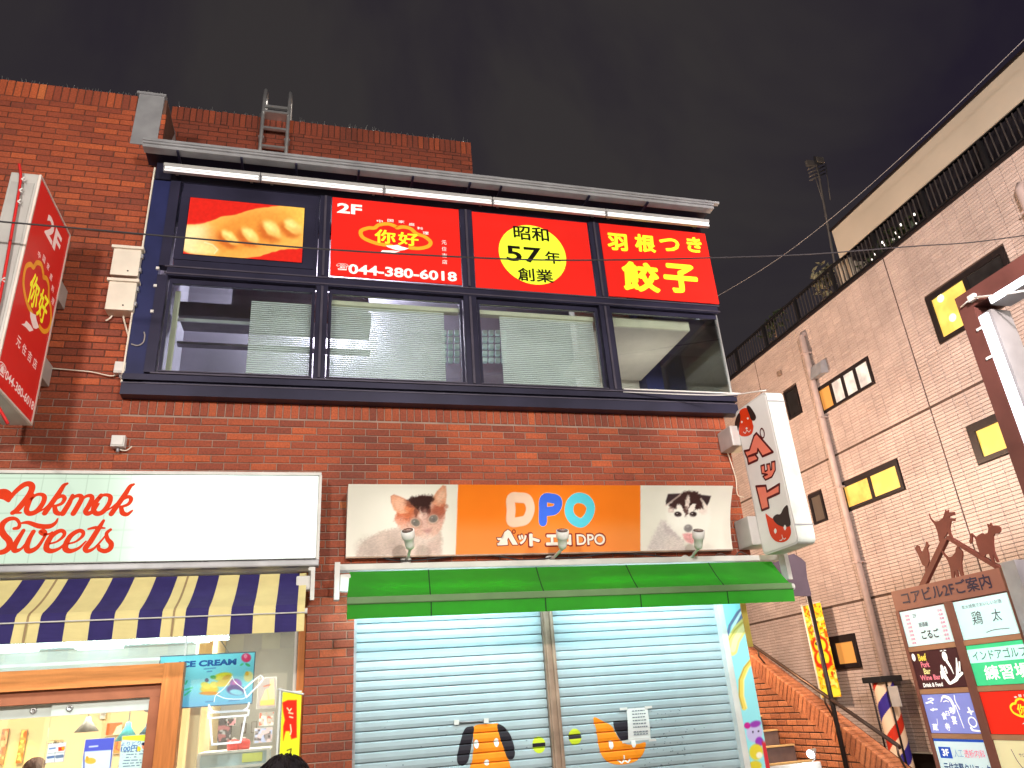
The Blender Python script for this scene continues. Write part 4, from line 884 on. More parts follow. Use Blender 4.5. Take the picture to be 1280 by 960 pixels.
# paper notice taped on the right shutter
fn = FY(YS - 0.022)
t = thing('paper_notice', 'white printed paper notice taped to the right shutter over the cat head', 'notice', (3.0, YS - 0.03, 1.15))
q = [fn.uv(*p) for p in ((783, 886), (809, 884), (814, 925), (786, 929))]
M['paper'] = mat('paper', (0.74, 0.76, 0.76), 0.7, var=0.06)
pm = MB(); n = 7
for i in range(n):
    s0, s1 = i / n, (i + 1) / n; pt = lambda a, b, s: (a[0] + (b[0] - a[0]) * s, a[1] + (b[1] - a[1]) * s)
    a, b, c, d = pt(q[0], q[3], s0), pt(q[1], q[2], s0), pt(q[1], q[2], s1), pt(q[0], q[3], s1); o0, o1 = 0.012 * math.sin(s0 * 5) * s0, 0.012 * math.sin(s1 * 5) * s1
    pm.hexa([fn(*a, o0 + 0.003), fn(*b, o0 + 0.003), fn(*b, o0 + 0.004), fn(*a, o0 + 0.004), fn(*d, o1 + 0.003), fn(*c, o1 + 0.003), fn(*c, o1 + 0.004), fn(*d, o1 + 0.004)])
pm.put('sheet', M['paper'], t)
for i, (y0, y1) in enumerate(((889, 0), (893, 0), (897, 0), (901, 0), (905, 0), (909, 0), (915, 1), (918, 1))):
    mb = MB(); a, b = fn.uv(789 + i * 0.35, y0), fn.uv(806 + i * 0.5, y0 - 1.2); x = a[0]
    while x < b[0] - 0.01:
        wd = random.uniform(0.010, 0.028); zz = a[1] + (b[1] - a[1]) * (x - a[0]) / (b[0] - a[0]); mb.flat([(x, zz - 0.004), (min(x + wd, b[0]), zz - 0.004), (min(x + wd, b[0]), zz + 0.005), (x, zz + 0.005)], fn, 0.0175); x += wd + 0.006
    link('print_line', mb.raw('print_line'), mat('grey_print', (0.16, 0.18, 0.22), 0.7) if i == 0 else bpy.data.materials['grey_print'], t)
tp = MB()
for (px, py) in ((780, 886), (811, 884), (783, 927), (816, 925)): c = fn.uv(px, py); tp.box(c[0] - 0.045, c[0] + 0.03, YS - 0.030, YS - 0.028, c[1] - 0.011, c[1] + 0.011)
tp.put('tape', M['white'], t)
# ------------------------------------------------------------------ curved pet shop fascia sign
YD = 6.85; fd = FY(YD); dz0, dz1, dx0, dx1 = 2.952, 3.565, 0.300, 4.235
def bend(V): s = (np.asarray(V, float) - dz0) / (dz1 - dz0); return -0.08 + 0.23 * s - 0.055 * (1 - (2 * s - 1) ** 2)   # leans out at the top, concave face
class Bent:
    def uv(s, px, py):
        Y = YD
        for _ in range(6): p = PY(px, py, Y); Y = YD - float(bend(p[2]))
        return float(p[0]), float(p[2])
fdb = Bent()
t = thing('fascia_sign', 'curved pet shop fascia sign with kitten, orange middle and husky puppy', 'sign', ((dx0 + dx1) / 2, 6.9, dz0))
def dposign(X, Y, U, V):
    im = flatimg(X, (232, 228, 218)); jx, jy = (vnoise(X, Y, 2.0, 3) - 0.5) * 2.2, (vnoise(X, Y, 1.6, 4) - 0.5) * 3.0; A, B_ = X + jx, Y + jy
    K = lambda px, py: (430 + px / 8.0, 600 + py / 8.0)
    E_ = lambda cx, cy, rx, ry, rot=0, soft=0.25, f=True: ell(A if f else X, B_ if f else Y, *K(cx, cy), rx / 8.0, ry / 8.0, rot, soft)
    P_ = lambda pts, soft=1.2, f=True: poly(A if f else X, B_ if f else Y, [K(*p) for p in pts], soft)
    left = X < 572
    # kitten: body, chest
    bd = P_([(120, 760), (170, 650), (260, 570), (380, 510), (520, 480), (620, 470), (960, 470), (985, 600), (970, 760)], 2.5); im = blend(im, bd * left, (206, 186, 176))
    im = blend(im, 0.7 * E_(230, 680, 110, 100, -30, 0.6), (188, 172, 164)); im = blend(im, 0.7 * E_(720, 680, 190, 130, 0, 0.6), (228, 208, 198)); im = blend(im, 0.5 * E_(900, 630, 60, 110, 10, 0.5), (204, 172, 162)); im = blend(im, 0.5 * E_(500, 640, 90, 80, 20, 0.7), (176, 156, 148))
    head = P_([(500, 400), (540, 300), (640, 210), (760, 160), (880, 160), (970, 230), (1015, 300), (1000, 400), (980, 480), (920, 560), (830, 590), (700, 560), (560, 480)], 2.0); im = blend(im, head, (218, 176, 160))
    im = blend(im, 0.95 * E_(600, 350, 110, 80, -20, 0.5) * head, (196, 104, 70)); im = blend(im, 0.9 * E_(950, 300, 70, 90, 20, 0.5) * head, (168, 88, 66)); im = blend(im, 0.7 * E_(690, 300, 60, 60, 10, 0.5) * head, (170, 92, 66)); im = blend(im, 0.55 * E_(880, 330, 60, 50, 0, 0.5) * head, (166, 96, 76)); im = blend(im, 0.6 * line(A, B_, [K(560, 400), K(610, 380), K(650, 395)], 1.5), (150, 80, 60)); im = blend(im, 0.6 * line(A, B_, [K(960, 380), K(985, 360), K(1000, 330)], 1.5), (140, 80, 62)); im = blend(im, 0.5 * line(A, B_, [K(545, 450), K(600, 440), K(640, 460)], 1.3), (176, 116, 98)); im = blend(im, 0.6 * E_(560, 430, 70, 60, 0, 0.6) * head, (226, 170, 150)); im = blend(im, 0.6 * E_(985, 430, 40, 70, 0, 0.6) * head, (210, 160, 148))
    ear1 = P_([(470, 160), (500, 148), (560, 165), (650, 210), (700, 250), (640, 330), (560, 340), (500, 300), (475, 230)], 1.2, False); im = blend(im, ear1, (222, 160, 128)); im = blend(im, 0.8 * E_(560, 240, 70, 60, 30, 0.5) * ear1, (226, 176, 150)); im = blend(im, 0.8 * line(X, Y, [K(475, 230), K(470, 165), K(500, 148), K(600, 190), K(700, 250)], 1.0), (190, 120, 96)); im = blend(im, 0.7 * E_(655, 290, 50, 40, 20, 0.5), (206, 112, 70))
    ear2 = P_([(990, 50), (1020, 62), (1026, 150), (1015, 260), (960, 270), (880, 240), (880, 190), (930, 110)], 1.2, False); im = blend(im, ear2, (212, 150, 120)); im = blend(im, 0.8 * E_(975, 160, 38, 70, 25, 0.5) * ear2, (230, 186, 160)); im = blend(im, 0.6 * E_(1000, 270, 40, 30, 0, 0.5), (170, 90, 66))
    cap = P_([(620, 200), (700, 165), (800, 150), (880, 155), (905, 180), (860, 250), (850, 330), (790, 340), (700, 270)], 2.2); im = blend(im, 0.95 * cap, (48, 26, 24)); im = blend(im, 0.8 * E_(720, 330, 16, 50, -5, 0.5), (110, 64, 52)); im = blend(im, 0.8 * E_(850, 320, 18, 40, 8, 0.5), (96, 52, 44)); im = blend(im, 0.7 * E_(650, 250, 50, 20, 30, 0.6), (120, 60, 44)); im = blend(im, 0.7 * E_(790, 300, 40, 30, 0, 0.6), (96, 56, 50))
    im = blend(im, 0.7 * E_(810, 400, 45, 90, 0, 0.5), (206, 168, 158)); im = blend(im, 0.6 * E_(770, 340, 12, 55, -8, 0.5), (236, 210, 196))
    for cx, cy, rot in ((715, 425, 25), (893, 388, -20)):
        im = blend(im, 0.6 * E_(cx, cy, 66, 52, rot, 0.35, False), (160, 110, 94)); im = blend(im, 0.8 * E_(cx, cy + 3, 53, 44, rot, 0.2, False), (222, 196, 180)); im = blend(im, E_(cx, cy, 46, 37, rot, 0.18, False), (126, 116, 108)); im = blend(im, 0.5 * E_(cx, cy, 22, 28, rot, 0.4, False), (104, 98, 98)); im = blend(im, 0.6 * E_(cx - 12, cy - 12, 8, 7, 0, 0.4, False), (190, 184, 178))
    im = blend(im, 0.85 * P_([(790, 500), (880, 480), (850, 540), (830, 552)], 2, False), (188, 140, 136)); im = blend(im, 0.6 * line(X, Y, [K(835, 545), K(835, 570), K(790, 590)], 1.2), (196, 160, 156)); im = blend(im, 0.5 * E_(830, 575, 90, 40, 0, 0.6), (236, 220, 210))
    # orange middle, its paler lower half is lamp glare put into the print
    oc = np.array((247, 128, 34.0)); om = sstep((X - 571 + 0.035 * (Y - 650)) * 1.2 + 0.5) * sstep((800.5 - X) * 1.2 + 0.5); om_glare = oc + np.array((-8, 26, 60.0)) * sstep((Y - 640) / 30)[..., None] * 0.55; im = im * (1 - om[..., None]) + om_glare * om[..., None]
    # husky
    K = lambda px, py: (780 + px / 8.0, 600 + py / 8.0); right = X > 802
    im = blend(im, 0.75 * P_([(230, 700), (300, 540), (380, 400), (480, 440), (560, 560), (620, 700)], 3) * right, (202, 190, 190)); im = blend(im, 0.6 * E_(520, 640, 110, 80, 0, 0.6), (228, 214, 206)); im = blend(im, 0.5 * P_([(400, 430), (600, 600), (590, 615), (400, 520)], 2.5), (178, 164, 166))
    face = P_([(420, 250), (560, 130), (720, 120), (860, 230), (870, 400), (820, 540), (700, 640), (560, 580), (430, 430)], 2.5); im = blend(im, 0.85 * face, (238, 234, 226))
    im = blend(im, 0.97 * P_([(450, 250), (500, 190), (570, 130), (650, 105), (740, 125), (790, 190), (790, 280), (740, 290), (700, 300), (620, 340), (560, 280), (470, 290)], 2.0), (58, 34, 32))
    for e in ([(440, 140), (560, 135), (530, 190), (420, 250), (418, 210)], [(740, 145), (870, 160), (850, 220), (830, 258), (790, 200)]): im = blend(im, P_(e, 1.0, False), (60, 44, 46))
    im = blend(im, 0.6 * line(X, Y, [K(420, 255), K(480, 210), K(560, 150)], 2.2), (222, 200, 190)); im = blend(im, 0.7 * line(X, Y, [K(770, 190), K(800, 240), K(830, 270)], 2.5), (232, 214, 206))
    im = blend(im, 0.95 * E_(635, 225, 20, 70, 8, 0.4), (230, 214, 206)); im = blend(im, 0.95 * E_(560, 290, 28, 52, -32, 0.25), (246, 238, 230)); im = blend(im, 0.95 * E_(680, 285, 26, 55, 38, 0.25), (246, 238, 230)); im = blend(im, 0.5 * E_(470, 300, 30, 30, 0, 0.6), (206, 170, 164)); im = blend(im, 0.4 * E_(790, 310, 40, 30, 0, 0.6), (216, 184, 176))
    for cx in (540, 690): im = blend(im, E_(cx, 343, 36, 26, 8 if cx < 600 else -8, 0.3, False), (44, 28, 28)); im = blend(im, E_(cx - 8, 335, 8, 6, 0, 0.4, False), (180, 170, 168))
    im = blend(im, 0.8 * E_(620, 320, 14, 50, 0, 0.5), (96, 70, 66)); im = blend(im, 0.9 * E_(620, 430, 110, 70, 0, 0.5), (238, 236, 228))
    im = blend(im, E_(642, 483, 42, 38, 0, 0.25, False), (134, 128, 128)); im = blend(im, 0.6 * E_(635, 465, 18, 10, 0, 0.5, False), (172, 168, 166)); im = blend(im, 0.95 * P_([(585, 540), (640, 530), (720, 540), (710, 610), (680, 640), (630, 620), (600, 590)], 1.6, False), (224, 160, 160)); im = blend(im, 0.5 * line(X, Y, [K(655, 545), K(665, 620)], 1.2), (200, 130, 134))
    fur = (vnoise(X * 1.0, Y * 2.2, 1.6, 9) - 0.5) * 0.14 * (1 - om) * sstep((np.abs(im - np.array((232, 228, 218.0))).sum(-1) - 14) / 40); return im * (1 + fur)[..., None]
paint('print', fd, (dx0, dx1, dz0, dz1), 560, 100, dposign, M['print'], t, bend=bend)
# sign body behind the print, following the curve
zz = np.linspace(dz0, dz1, 13); yy = YD - bend(zz)
b = MB()
for x in (dx0, dx1):
    pts = [(x, float(y) + 0.001, float(z)) for y, z in zip(yy, zz)] + [(x, 6.99, dz1), (x, 6.99, dz0)]; b._f([b.b.verts.new(p) for p in pts])
for za_ in (dz0, dz1): b._f([b.b.verts.new(p) for p in ((dx0, float(YD - bend(za_)) + 0.001, za_), (dx1, float(YD - bend(za_)) + 0.001, za_), (dx1, 6.99, za_), (dx0, 6.99, za_))])
b.put('body', M['white'], t)
tr = MB(); tr.box(dx0, dx1, float(YD - bend(dz0)) - 0.004, 6.98, dz0 - 0.014, dz0 - 0.001); tr.put('bottom_trim', M['bronze'], t)
def bent_out(nm, mb, m, d):
    b = mb.b
    for z in np.linspace(dz0, dz1, 14)[1:-1]: bmesh.ops.bisect_plane(b, geom=b.verts[:] + b.edges[:] + b.faces[:], plane_co=(0, 0, z), plane_no=(0, 0, 1))
    for v in b.verts: v.co.y = YD - float(bend(v.co.z)) - d + v.co.y
    return link(nm, mb.raw(nm), m, t)
F0 = Frame((0, 0, 0), (1, 0, 0), (0, 0, 1), (0, -1, 0))
def curved_text(nm, s, cpx, cpy, w, h, m, d, weight, shear=0.0, pad=0.0):
    c = fdb.uv(cpx, cpy); mb = MB(); text_into(mb, s, F0, c[0] - w / 2, c[0] + w / 2, c[1] - h / 2, c[1] + h / 2, 0, weight, shear, pad=pad)
    return bent_out(nm, mb, m, d)
def K8(pts): return [fdb.uv(620 + x / 8.0, 600 + y / 8.0) for x, y in pts]
M['peach'] = mat('peach_film', L('F2CDB6'), 0.5, var=0.04); M['bluefilm'] = mat('blue_film', L('3A6BEA'), 0.5, var=0.05); M['cyanfilm'] = mat('cyan_film', L('5CD2EA'), 0.5, var=0.05); M['maroon'] = mat('maroon_film', L('8E2A1C'), 0.5, var=0.05); M['signwhite'] = mat('white_sign_film', L('F2E8DC'), 0.5, var=0.04); M['bluehalo'] = mat('pale_halo_film', L('F7B889'), 0.5, var=0.04)
u8 = 0.00785 / 8
for nm, pts, closed, m, wd in (('D', [(150, 185), (150, 300), (150, 415), (230, 418), (300, 395), (338, 320), (338, 250), (305, 190), (230, 178)], True, 'peach', 84), ('P', [(468, 420), (470, 300), (478, 190), (560, 185), (612, 205), (620, 250), (590, 300), (520, 315), (478, 315)], False, 'bluefilm', 84), ('O', [(840, 180), (905, 205), (945, 270), (930, 350), (880, 415), (830, 428), (765, 390), (730, 320), (740, 240), (785, 190)], True, 'cyanfilm', 90)):
    for lay_, (grow, mm, dd) in enumerate(((10, 'bluehalo', 0.002), (0, m, 0.004))):
        mb = MB(); stroke(mb, F0, K8(pts), (wd + grow) * u8, 0, closed=closed, n=6); bent_out('letter_halo' if lay_ == 0 else 'letter', mb, M[mm], dd)
pe = [(8, 580), (55, 578), (85, 520), (118, 497), (142, 512), (218, 648), (165, 648), (122, 575), (112, 600), (118, 650), (15, 656), (12, 632), (62, 622), (62, 606), (18, 602)]
mb = MB(); q = [np.array(p) for p in K8(pe)]
for i in range(len(q)): stroke(mb, F0, [q[i], q[(i + 1) % len(q)]], 16 * u8, 0.0003 * (i % 2), n=1)
bent_out('lettering_outline', mb, M['maroon'], 0.0018)
mb = MB(); mb.flat(K8(pe), F0, 0); bmesh.ops.triangulate(mb.b, faces=mb.b.faces[:]); bent_out('lettering', mb, M['signwhite'], 0.0035)
mb = MB(); c = K8([(178, 517)])[0]; stroke(mb, F0, [(c[0] + 15 * u8 * math.cos(a), c[1] + 17 * u8 * math.sin(a)) for a in np.linspace(0, 6.283, 12, endpoint=False)], 9 * u8, 0, closed=True, n=2); bent_out('lettering_ring', mb, M['maroon'], 0.0035)
for s, x, y, w_, h_ in (('ッ', 653, 674.5, 0.085, 0.09), ('ト', 668, 675, 0.11, 0.12), ('エ', 690, 675, 0.13, 0.105), ('コ', 706.5, 675, 0.125, 0.10), ('DPO', 738.5, 674.5, 0.30, 0.105)):
    k = 0.085 if s != 'DPO' else 0.02
    curved_text('lettering_outline', s, x, y, w_ + 0.028, h_ + 0.028, M['maroon'], 0.002, k + (0.035 if s != 'DPO' else 0.045)); curved_text('lettering', s, x, y, w_, h_, M['signwhite'], 0.004, k)
# three gooseneck spot lamps under the sign
M['lampwhite'] = mat('chrome_white_lamp', (0.80, 0.80, 0.78), 0.3, 0.0, var=0.15, scale=10); M['lens'] = mat('lamp_lens', (0.10, 0.07, 0.06), 0.15)
for i, (bpx, hpx, hy, lab) in enumerate(((508, 512, 668, 'white spot lamp on an arm in front of the kitten'), (689, 702, 666, 'white spot lamp on an arm in front of the small lettering of the fascia sign'), (859, 872, 668, 'white spot lamp on an arm in front of the husky puppy'))):
    base = PY(bpx, 699, 6.94); hd = PY(hpx + 1, 686, 6.66); tip = PY(hpx + (1 if i else -2), 667, 6.58)
    t = thing('spot_lamp', lab, 'lamp', tuple(base), 'spot lamps lighting the pet shop sign')
    MB().lathe([(0, 0.0), (0.05, 0.0), (0.05, 0.02), (0.035, 0.035), (0, 0.036)], base + np.array([0, 0.05, 0]), (0, -1, 0), 18).put('base_plate', M['lampwhite'], t)
    MB().tube([base, base + np.array([0.01, -0.1, 0.01]), (base + hd) / 2 + np.array([0, -0.03, 0.0]), hd], 0.014, 8).put('arm', M['lampwhite'], t)
    ax = tip - hd; l = float(np.linalg.norm(ax)); ax = ax / l
    MB().lathe([(0, 0), (0.022, 0.0), (0.036, l * 0.06), (0.043, l * 0.3), (0.045, l * 0.62), (0.056, l * 0.70), (0.060, l * 0.80), (0.060, l * 1.2), (0.052, l * 1.2)], hd, ax, 20).put('lamp_head', M['lampwhite'], t)
    MB().lathe([(0, 0), (0.051, 0.0), (0.051, 0.006), (0, 0.012)], hd + ax * l * 1.18, ax, 20).put('lens', M['lens'], t)
    lamp('spot_lamp_beam', 'SPOT', tuple(tip + np.array([0, -0.06, 0.06])), 1.6, (1.0, 0.96, 0.9), aim=(tip[0], 6.9, 3.2), size=0.05, spot=2.3)
cable('lamp_cable', 'dark cable looped along the wall between the first two spot lamps', [PY(*p, 6.95) for p in ((470, 694), (490, 700), (515, 701), (545, 698), (580, 694), (620, 695), (650, 700), (675, 699), (690, 697))], 0.008, M['cable'])
cable('lamp_cable', 'dark cable along the wall between the right two spot lamps', [PY(*p, 6.95) for p in ((690, 697), (720, 697), (760, 692), (800, 693), (840, 697), (860, 697))], 0.008, M['cable'])
cable('lamp_cable', 'brown tangled cable between the last spot lamp and the pet blade sign', [PY(*p, 6.93) for p in ((862, 697), (885, 700), (900, 692), (915, 698), (925, 690), (938, 698), (930, 702), (912, 696), (905, 700))], 0.009, mat('brown_cable', (0.10, 0.06, 0.05), 0.6))
cable('wall_cable', 'thin white cable hanging beside the pet blade sign', [PY(*p, 6.97) for p in ((903, 552), (908, 562), (916, 585), (920, 600), (922, 618), (930, 622))], 0.006, M['cream'])
# ------------------------------------------------------------------ pet blade sign
XP = 4.44; y0, y1, z0, z1 = 6.10, 6.715, 2.835, 4.40
t = thing('blade_sign', 'white pet shop blade sign with dog and cat heads on the building corner', 'sign', (XP + 0.1, 6.4, z0))
M['bladewhite'] = mat('white_sign_acrylic', (0.74, 0.72, 0.69), 0.35, var=0.06, scale=3, emit=0.10); M['bladeside'] = mat('pale_green_white_cabinet', (0.66, 0.72, 0.68), 0.45, var=0.3, scale=3.5)
def rrect(a, b, c, d, r, n=5):
    P = []
    for cx, cy, a0 in ((b - r, d - r, 0), (a + r, d - r, 90), (a + r, c + r, 180), (b - r, c + r, 270)):
        for k in range(n + 1): q = math.radians(a0 + 90 * k / n); P.append((cx + r * math.cos(q), cy + r * math.sin(q)))
    return P
fp = FXm(XP)
cb = MB(); cb.prism(rrect(-y1, -y0, z0, z1, 0.06), fp, -0.19, -0.004); cb.put('cabinet', M['bladeside'], t)
cb = MB(); cb.prism(rrect(-y1, -y0, z0, z1, 0.06), fp, -0.0035, 0.0); cb.put('rim', M['white'], t)
fc = MB(); fc.prism(rrect(-y1 + 0.02, -y0 - 0.02, z0 + 0.02, z1 - 0.02, 0.05), fp, 0.0005, 0.004); fc.put('face', M['bladewhite'], t)
for z in (z0 + 0.17, z1 - 0.12): MB().box(XP - 0.002, XP + 0.196, y0 - 0.006, y0 - 0.001, z, z + 0.014).put('strap', M['galv'], t)
for (a, b_) in ((4.02, 4.25), (2.95, 3.25)): MB().box(XP - 0.10, XP + 0.12, 6.716, 6.99, a, b_, bev=0.02).put('wall_bracket', M['signgrey'], t)
M['dogred'] = mat('red_orange_film', L('DC3C10'), 0.45, var=0.05); M['earbrown'] = mat('dark_brown_film', L('33211E'), 0.45, var=0.1); M['pinkfilm'] = mat('salmon_film', L('F0846E'), 0.45, var=0.05); M['wine'] = mat('wine_outline_film', L('5A1A1C'), 0.45, var=0.05)
P4 = lambda pts: [fp.uv(900 + x / 4.0, 480 + y / 4.0) for x, y in pts]
def shape(nm, pts, m, d, sm=4, parent=None):
    mb = MB(); q = P4(pts); q = [tuple(p) for p in smooth(q, sm, True)] if sm else q; mb.flat(q, fp, d); return link(nm, mb.raw(nm), m, parent or t)
shape('dog_head', [(105, 130), (135, 120), (155, 150), (165, 195), (170, 215), (160, 250), (130, 262), (102, 255), (98, 225), (100, 180), (98, 150)], M['dogred'], 0.006)
shape('dog_ear', [(97, 145), (105, 165), (98, 215), (88, 240), (76, 225), (80, 180)], M['earbrown'], 0.0068); shape('dog_ear', [(136, 118), (140, 108), (152, 112), (172, 140), (183, 165), (176, 182), (160, 180), (150, 155)], M['earbrown'], 0.0068)
for c in ((112, 190), (142, 172), (136, 222)): shape('dog_eye' if c[1] < 200 else 'dog_nose', [(c[0] - 5, c[1]), (c[0], c[1] - 6), (c[0] + 5, c[1]), (c[0], c[1] + 6)], M['bladewhite'], 0.0072)
mb = MB(); stroke(mb, fp, P4([(120, 240), (130, 246), (137, 232), (148, 240), (156, 230)]), 0.008, 0.0074); link('dog_mouth', mb.raw('dog_mouth'), M['bladewhite'], t)
def outlined(nm, pts, wd=0.024):
    shape(nm, pts, M['pinkfilm'], 0.006, 0); mb = MB(); q = P4(pts); q2 = [(np.array(p)) for p in q]; n = len(q2)
    for i in range(n): stroke(mb, fp, [q2[i], q2[(i + 1) % n]], wd, 0.0068 + 0.0002 * (i % 2), n=1)
    link('letter_outline', mb.raw('letter_outline'), M['wine'], t)
outlined('letter', [(125, 335), (150, 330), (172, 260), (185, 245), (268, 340), (215, 362), (192, 325), (190, 345), (145, 362), (178, 352), (192, 370), (190, 380), (145, 400), (140, 370), (130, 350)])
mb = MB(); c = P4([(214, 246)])[0]; stroke(mb, fp, [(c[0] + 0.034 * math.cos(a), c[1] + 0.05 * math.sin(a)) for a in np.linspace(0, 6.283, 14, endpoint=False)], 0.016, 0.0068, closed=True, n=2); link('letter_ring', mb.raw('letter_ring'), M['wine'], t)
outlined('letter', [(207, 410), (225, 403), (228, 438), (240, 430), (236, 402), (252, 398), (256, 430), (262, 425), (260, 390), (278, 386), (280, 430), (262, 465), (230, 480), (218, 462), (240, 452), (212, 448)], 0.017)
outlined('letter', [(183, 512), (232, 508), (238, 538), (300, 500), (300, 545), (240, 572), (248, 618), (212, 632)])
shape('cat_head', [(230, 650), (240, 655), (265, 672), (300, 672), (335, 690), (354, 715), (357, 750), (340, 780), (312, 792), (280, 785), (255, 755), (240, 700)], M['dogred'], 0.006)
shape('cat_patch', [(268, 668), (285, 652), (305, 650), (320, 622), (340, 606), (348, 650), (356, 705), (325, 715), (295, 705), (275, 688)], M['earbrown'], 0.0068)
for c in ((280, 735), (328, 718)): shape('cat_eye', [(c[0] - 7, c[1]), (c[0], c[1] - 14), (c[0] + 7, c[1]), (c[0], c[1] + 14)], M['bladewhite'], 0.0074)
mb = MB(); stroke(mb, fp, P4([(302, 782), (312, 780), (317, 770), (324, 776), (332, 770)]), 0.008, 0.0074); stroke(mb, fp, P4([(316, 770), (313, 755)]), 0.008, 0.0075); link('cat_mouth', mb.raw('cat_mouth'), M['bladewhite'], t)
p0, p1 = PY(779, 490, 6.86), np.array([XP + 0.02, 6.12, z1 + 0.012]); cable('stay_rod', 'thin white stay rod from the bay sill to the top of the pet blade sign', [p0, PY(900, 494, 6.6), p1], 0.007, M['white'], cat='rod')
# ------------------------------------------------------------------ painted pier right of the shutters
t = thing('painted_pier', 'painted pier with rainbow and cartoon animals beside the right shutter', 'mural', (4.18, 7.08, 0.12))
fm_ = FY(7.03)
def mural(X, Y, U, V):
    im = flatimg(X, (150, 222, 232)); c = lambda *p: line(X, Y, *p)
    for k, (dx, col) in enumerate(((0, (110, 124, 160)), (5, (214, 236, 240)), (9, (110, 124, 160)), (14, (200, 226, 234)), (18, (120, 132, 160)))):
        im = blend(im, line(X, Y, [(908 + dx, 800 - dx * 0.3), (912 + dx * 1.0, 782), (922 + dx * 0.8, 766), (930 + dx, 758)], 3.4), col)
    for w_, off, col in ((16, 0, (226, 214, 130)), (7, 2, (240, 232, 170)), (2, -6, (196, 180, 90))): im = blend(im, line(X, Y, [(914 + off, 812), (917 + off, 800), (924 + off, 788), (934 + off, 778)], w_), col)
    for off, wd, col in ((0, 6.0, (232, 206, 96)), (-2.0, 1.6, (190, 160, 70)), (3.5, 1.6, (246, 232, 160))): im = blend(im, line(X, Y, [(930 + off, 885), (926 + off, 870), (926 + off, 850), (932 + off, 835), (940 + off, 825)], wd), col)
    im = blend(im, ell(X, Y, 943, 916, 10, 12, 0, 0.15), (196, 186, 226)); im = blend(im, ell(X, Y, 934, 907, 4, 4, 0, 0.2), (196, 40, 140)); im = blend(im, ell(X, Y, 944, 905, 7, 4, -15, 0.3), (150, 60, 170)); im = blend(im, ell(X, Y, 949, 927, 5, 6, 0, 0.2), (150, 60, 180))
    for c2 in ((941, 915), (948, 914)): im = blend(im, ell(X, Y, *c2, 1.1, 1.4, 0, 0.3), (60, 40, 70))
    im = blend(im, ell(X, Y, 945, 940, 8.5, 10, 0, 0.15), (226, 206, 60)); im = blend(im, ell(X, Y, 949, 944, 4, 4, 0, 0.3), (244, 240, 220)); im = blend(im, ell(X, Y, 944, 957, 8, 6, 0, 0.2), (222, 202, 60)); im = blend(im, sstep(X - (951.0 + (Y - 925) * 0.16)) * sstep((Y - 924) / 6), (206, 52, 62))
    return im
mx1 = float(PY(944, 860, 7.03)[0])
paint('print', fm_, (4.062, mx1, 0.75, 2.75), 34, 260, mural, M['print'], t, d=0.002)
MB().box(4.061, mx1 + 0.002, 7.031, 7.22, 0.12, 2.80).put('board', M['white'], t)
yp = PY(930, 780, 7.45); MB().box(yp[0] - 0.02, yp[0] + 0.045, 7.42, 7.5, 2.02, 2.86).put('yellow_post', mat('yellow_paint', L('E8D46A'), 0.5, var=0.1), BLD)
# ------------------------------------------------------------------ bakery front
M['wood'] = mat('orange_wood', (0.60, 0.20, 0.055), 0.5, var=0.25, scale=4, bump=0.15, bscale=40)
def woodgrain(m, axis):
    t = m.node_tree; b = t.nodes['Principled BSDF']; r = [n for n in t.nodes if n.type == 'VALTORGB'][0]; n1 = [n for n in t.nodes if n.type == 'TEX_NOISE'][0]; co = [n for n in t.nodes if n.type == 'TEX_COORD'][0]
    mp = t.nodes.new('ShaderNodeMapping'); mp.inputs['Scale'].default_value = (1, 12, 12) if axis == 'x' else (12, 12, 1); t.links.new(co.outputs['Object'], mp.inputs['Vector']); t.links.new(mp.outputs[0], n1.inputs['Vector']); n1.inputs['Scale'].default_value = 3.0
woodgrain(M['wood'], 'x'); M['woodv'] = mat('orange_wood_upright', (0.60, 0.20, 0.055), 0.5, var=0.25); woodgrain(M['woodv'], 'z'); M['woodin'] = mat('reddish_wood_reveal', (0.36, 0.12, 0.06), 0.5, var=0.2)
SF = thing('shopfront', 'bakery shopfront with orange wooden door frame and large glazing', 'shopfront', (-2.1, 7.1, 0.12))
# outer door frame
xo = float((PY(230, 826, 7.02)[0] + PY(218, 955, 7.02)[0]) / 2); zt = float(PY(150, 832, 7.02)[2]); fw = 0.155
df = MB(); df.box(-4.2, xo - 0.001 - fw, 7.02, 7.18, zt - 0.15, zt); DF = df.put('door_frame', M['wood'], SF)
MB().box(xo - fw, xo, 7.015, 7.18, 0.12, zt + 0.003).put('frame_post', M['woodv'], DF)
rv = MB(); rv.box(-4.2, xo - fw - 0.001, 7.06, 7.24, zt - 0.25, zt - 0.151); rv.box(xo - fw - 0.085, xo - fw - 0.001, 7.06, 7.24, 0.12, zt - 0.2505); rv.put('frame_reveal', M['woodin'], DF)
zr = zt - 0.25; xg = xo - fw - 0.086; xsplit = float(PY(66, 880, 7.12)[0])
M['rail'] = mat('pale_door_rail', (0.60, 0.66, 0.63), 0.4, 0.3, var=0.1)
for i, (a, b, y) in enumerate(((-4.2, xsplit - 0.002, 7.14), (xsplit + 0.002, xg, 7.11))):
    d = MB().box(a, b, y - 0.008, y + 0.028, zr - 0.095, zr - 0.002).put('sliding_door', M['rail'], SF)
    MB().box(a, b, y, y + 0.010, 0.14, zr - 0.096).put('pane', M['shopglass'], d)
    cx = b - 0.13 if i == 0 else a + 0.13
    MB().lathe([(0.0, 0), (0.024, 0), (0.024, 0.012), (0.010, 0.013), (0.010, 0.004), (0, 0.004)], (cx, y - 0.0085, zr - 0.045), (0, -1, 0), 16).put('roller', M['steel'], d)
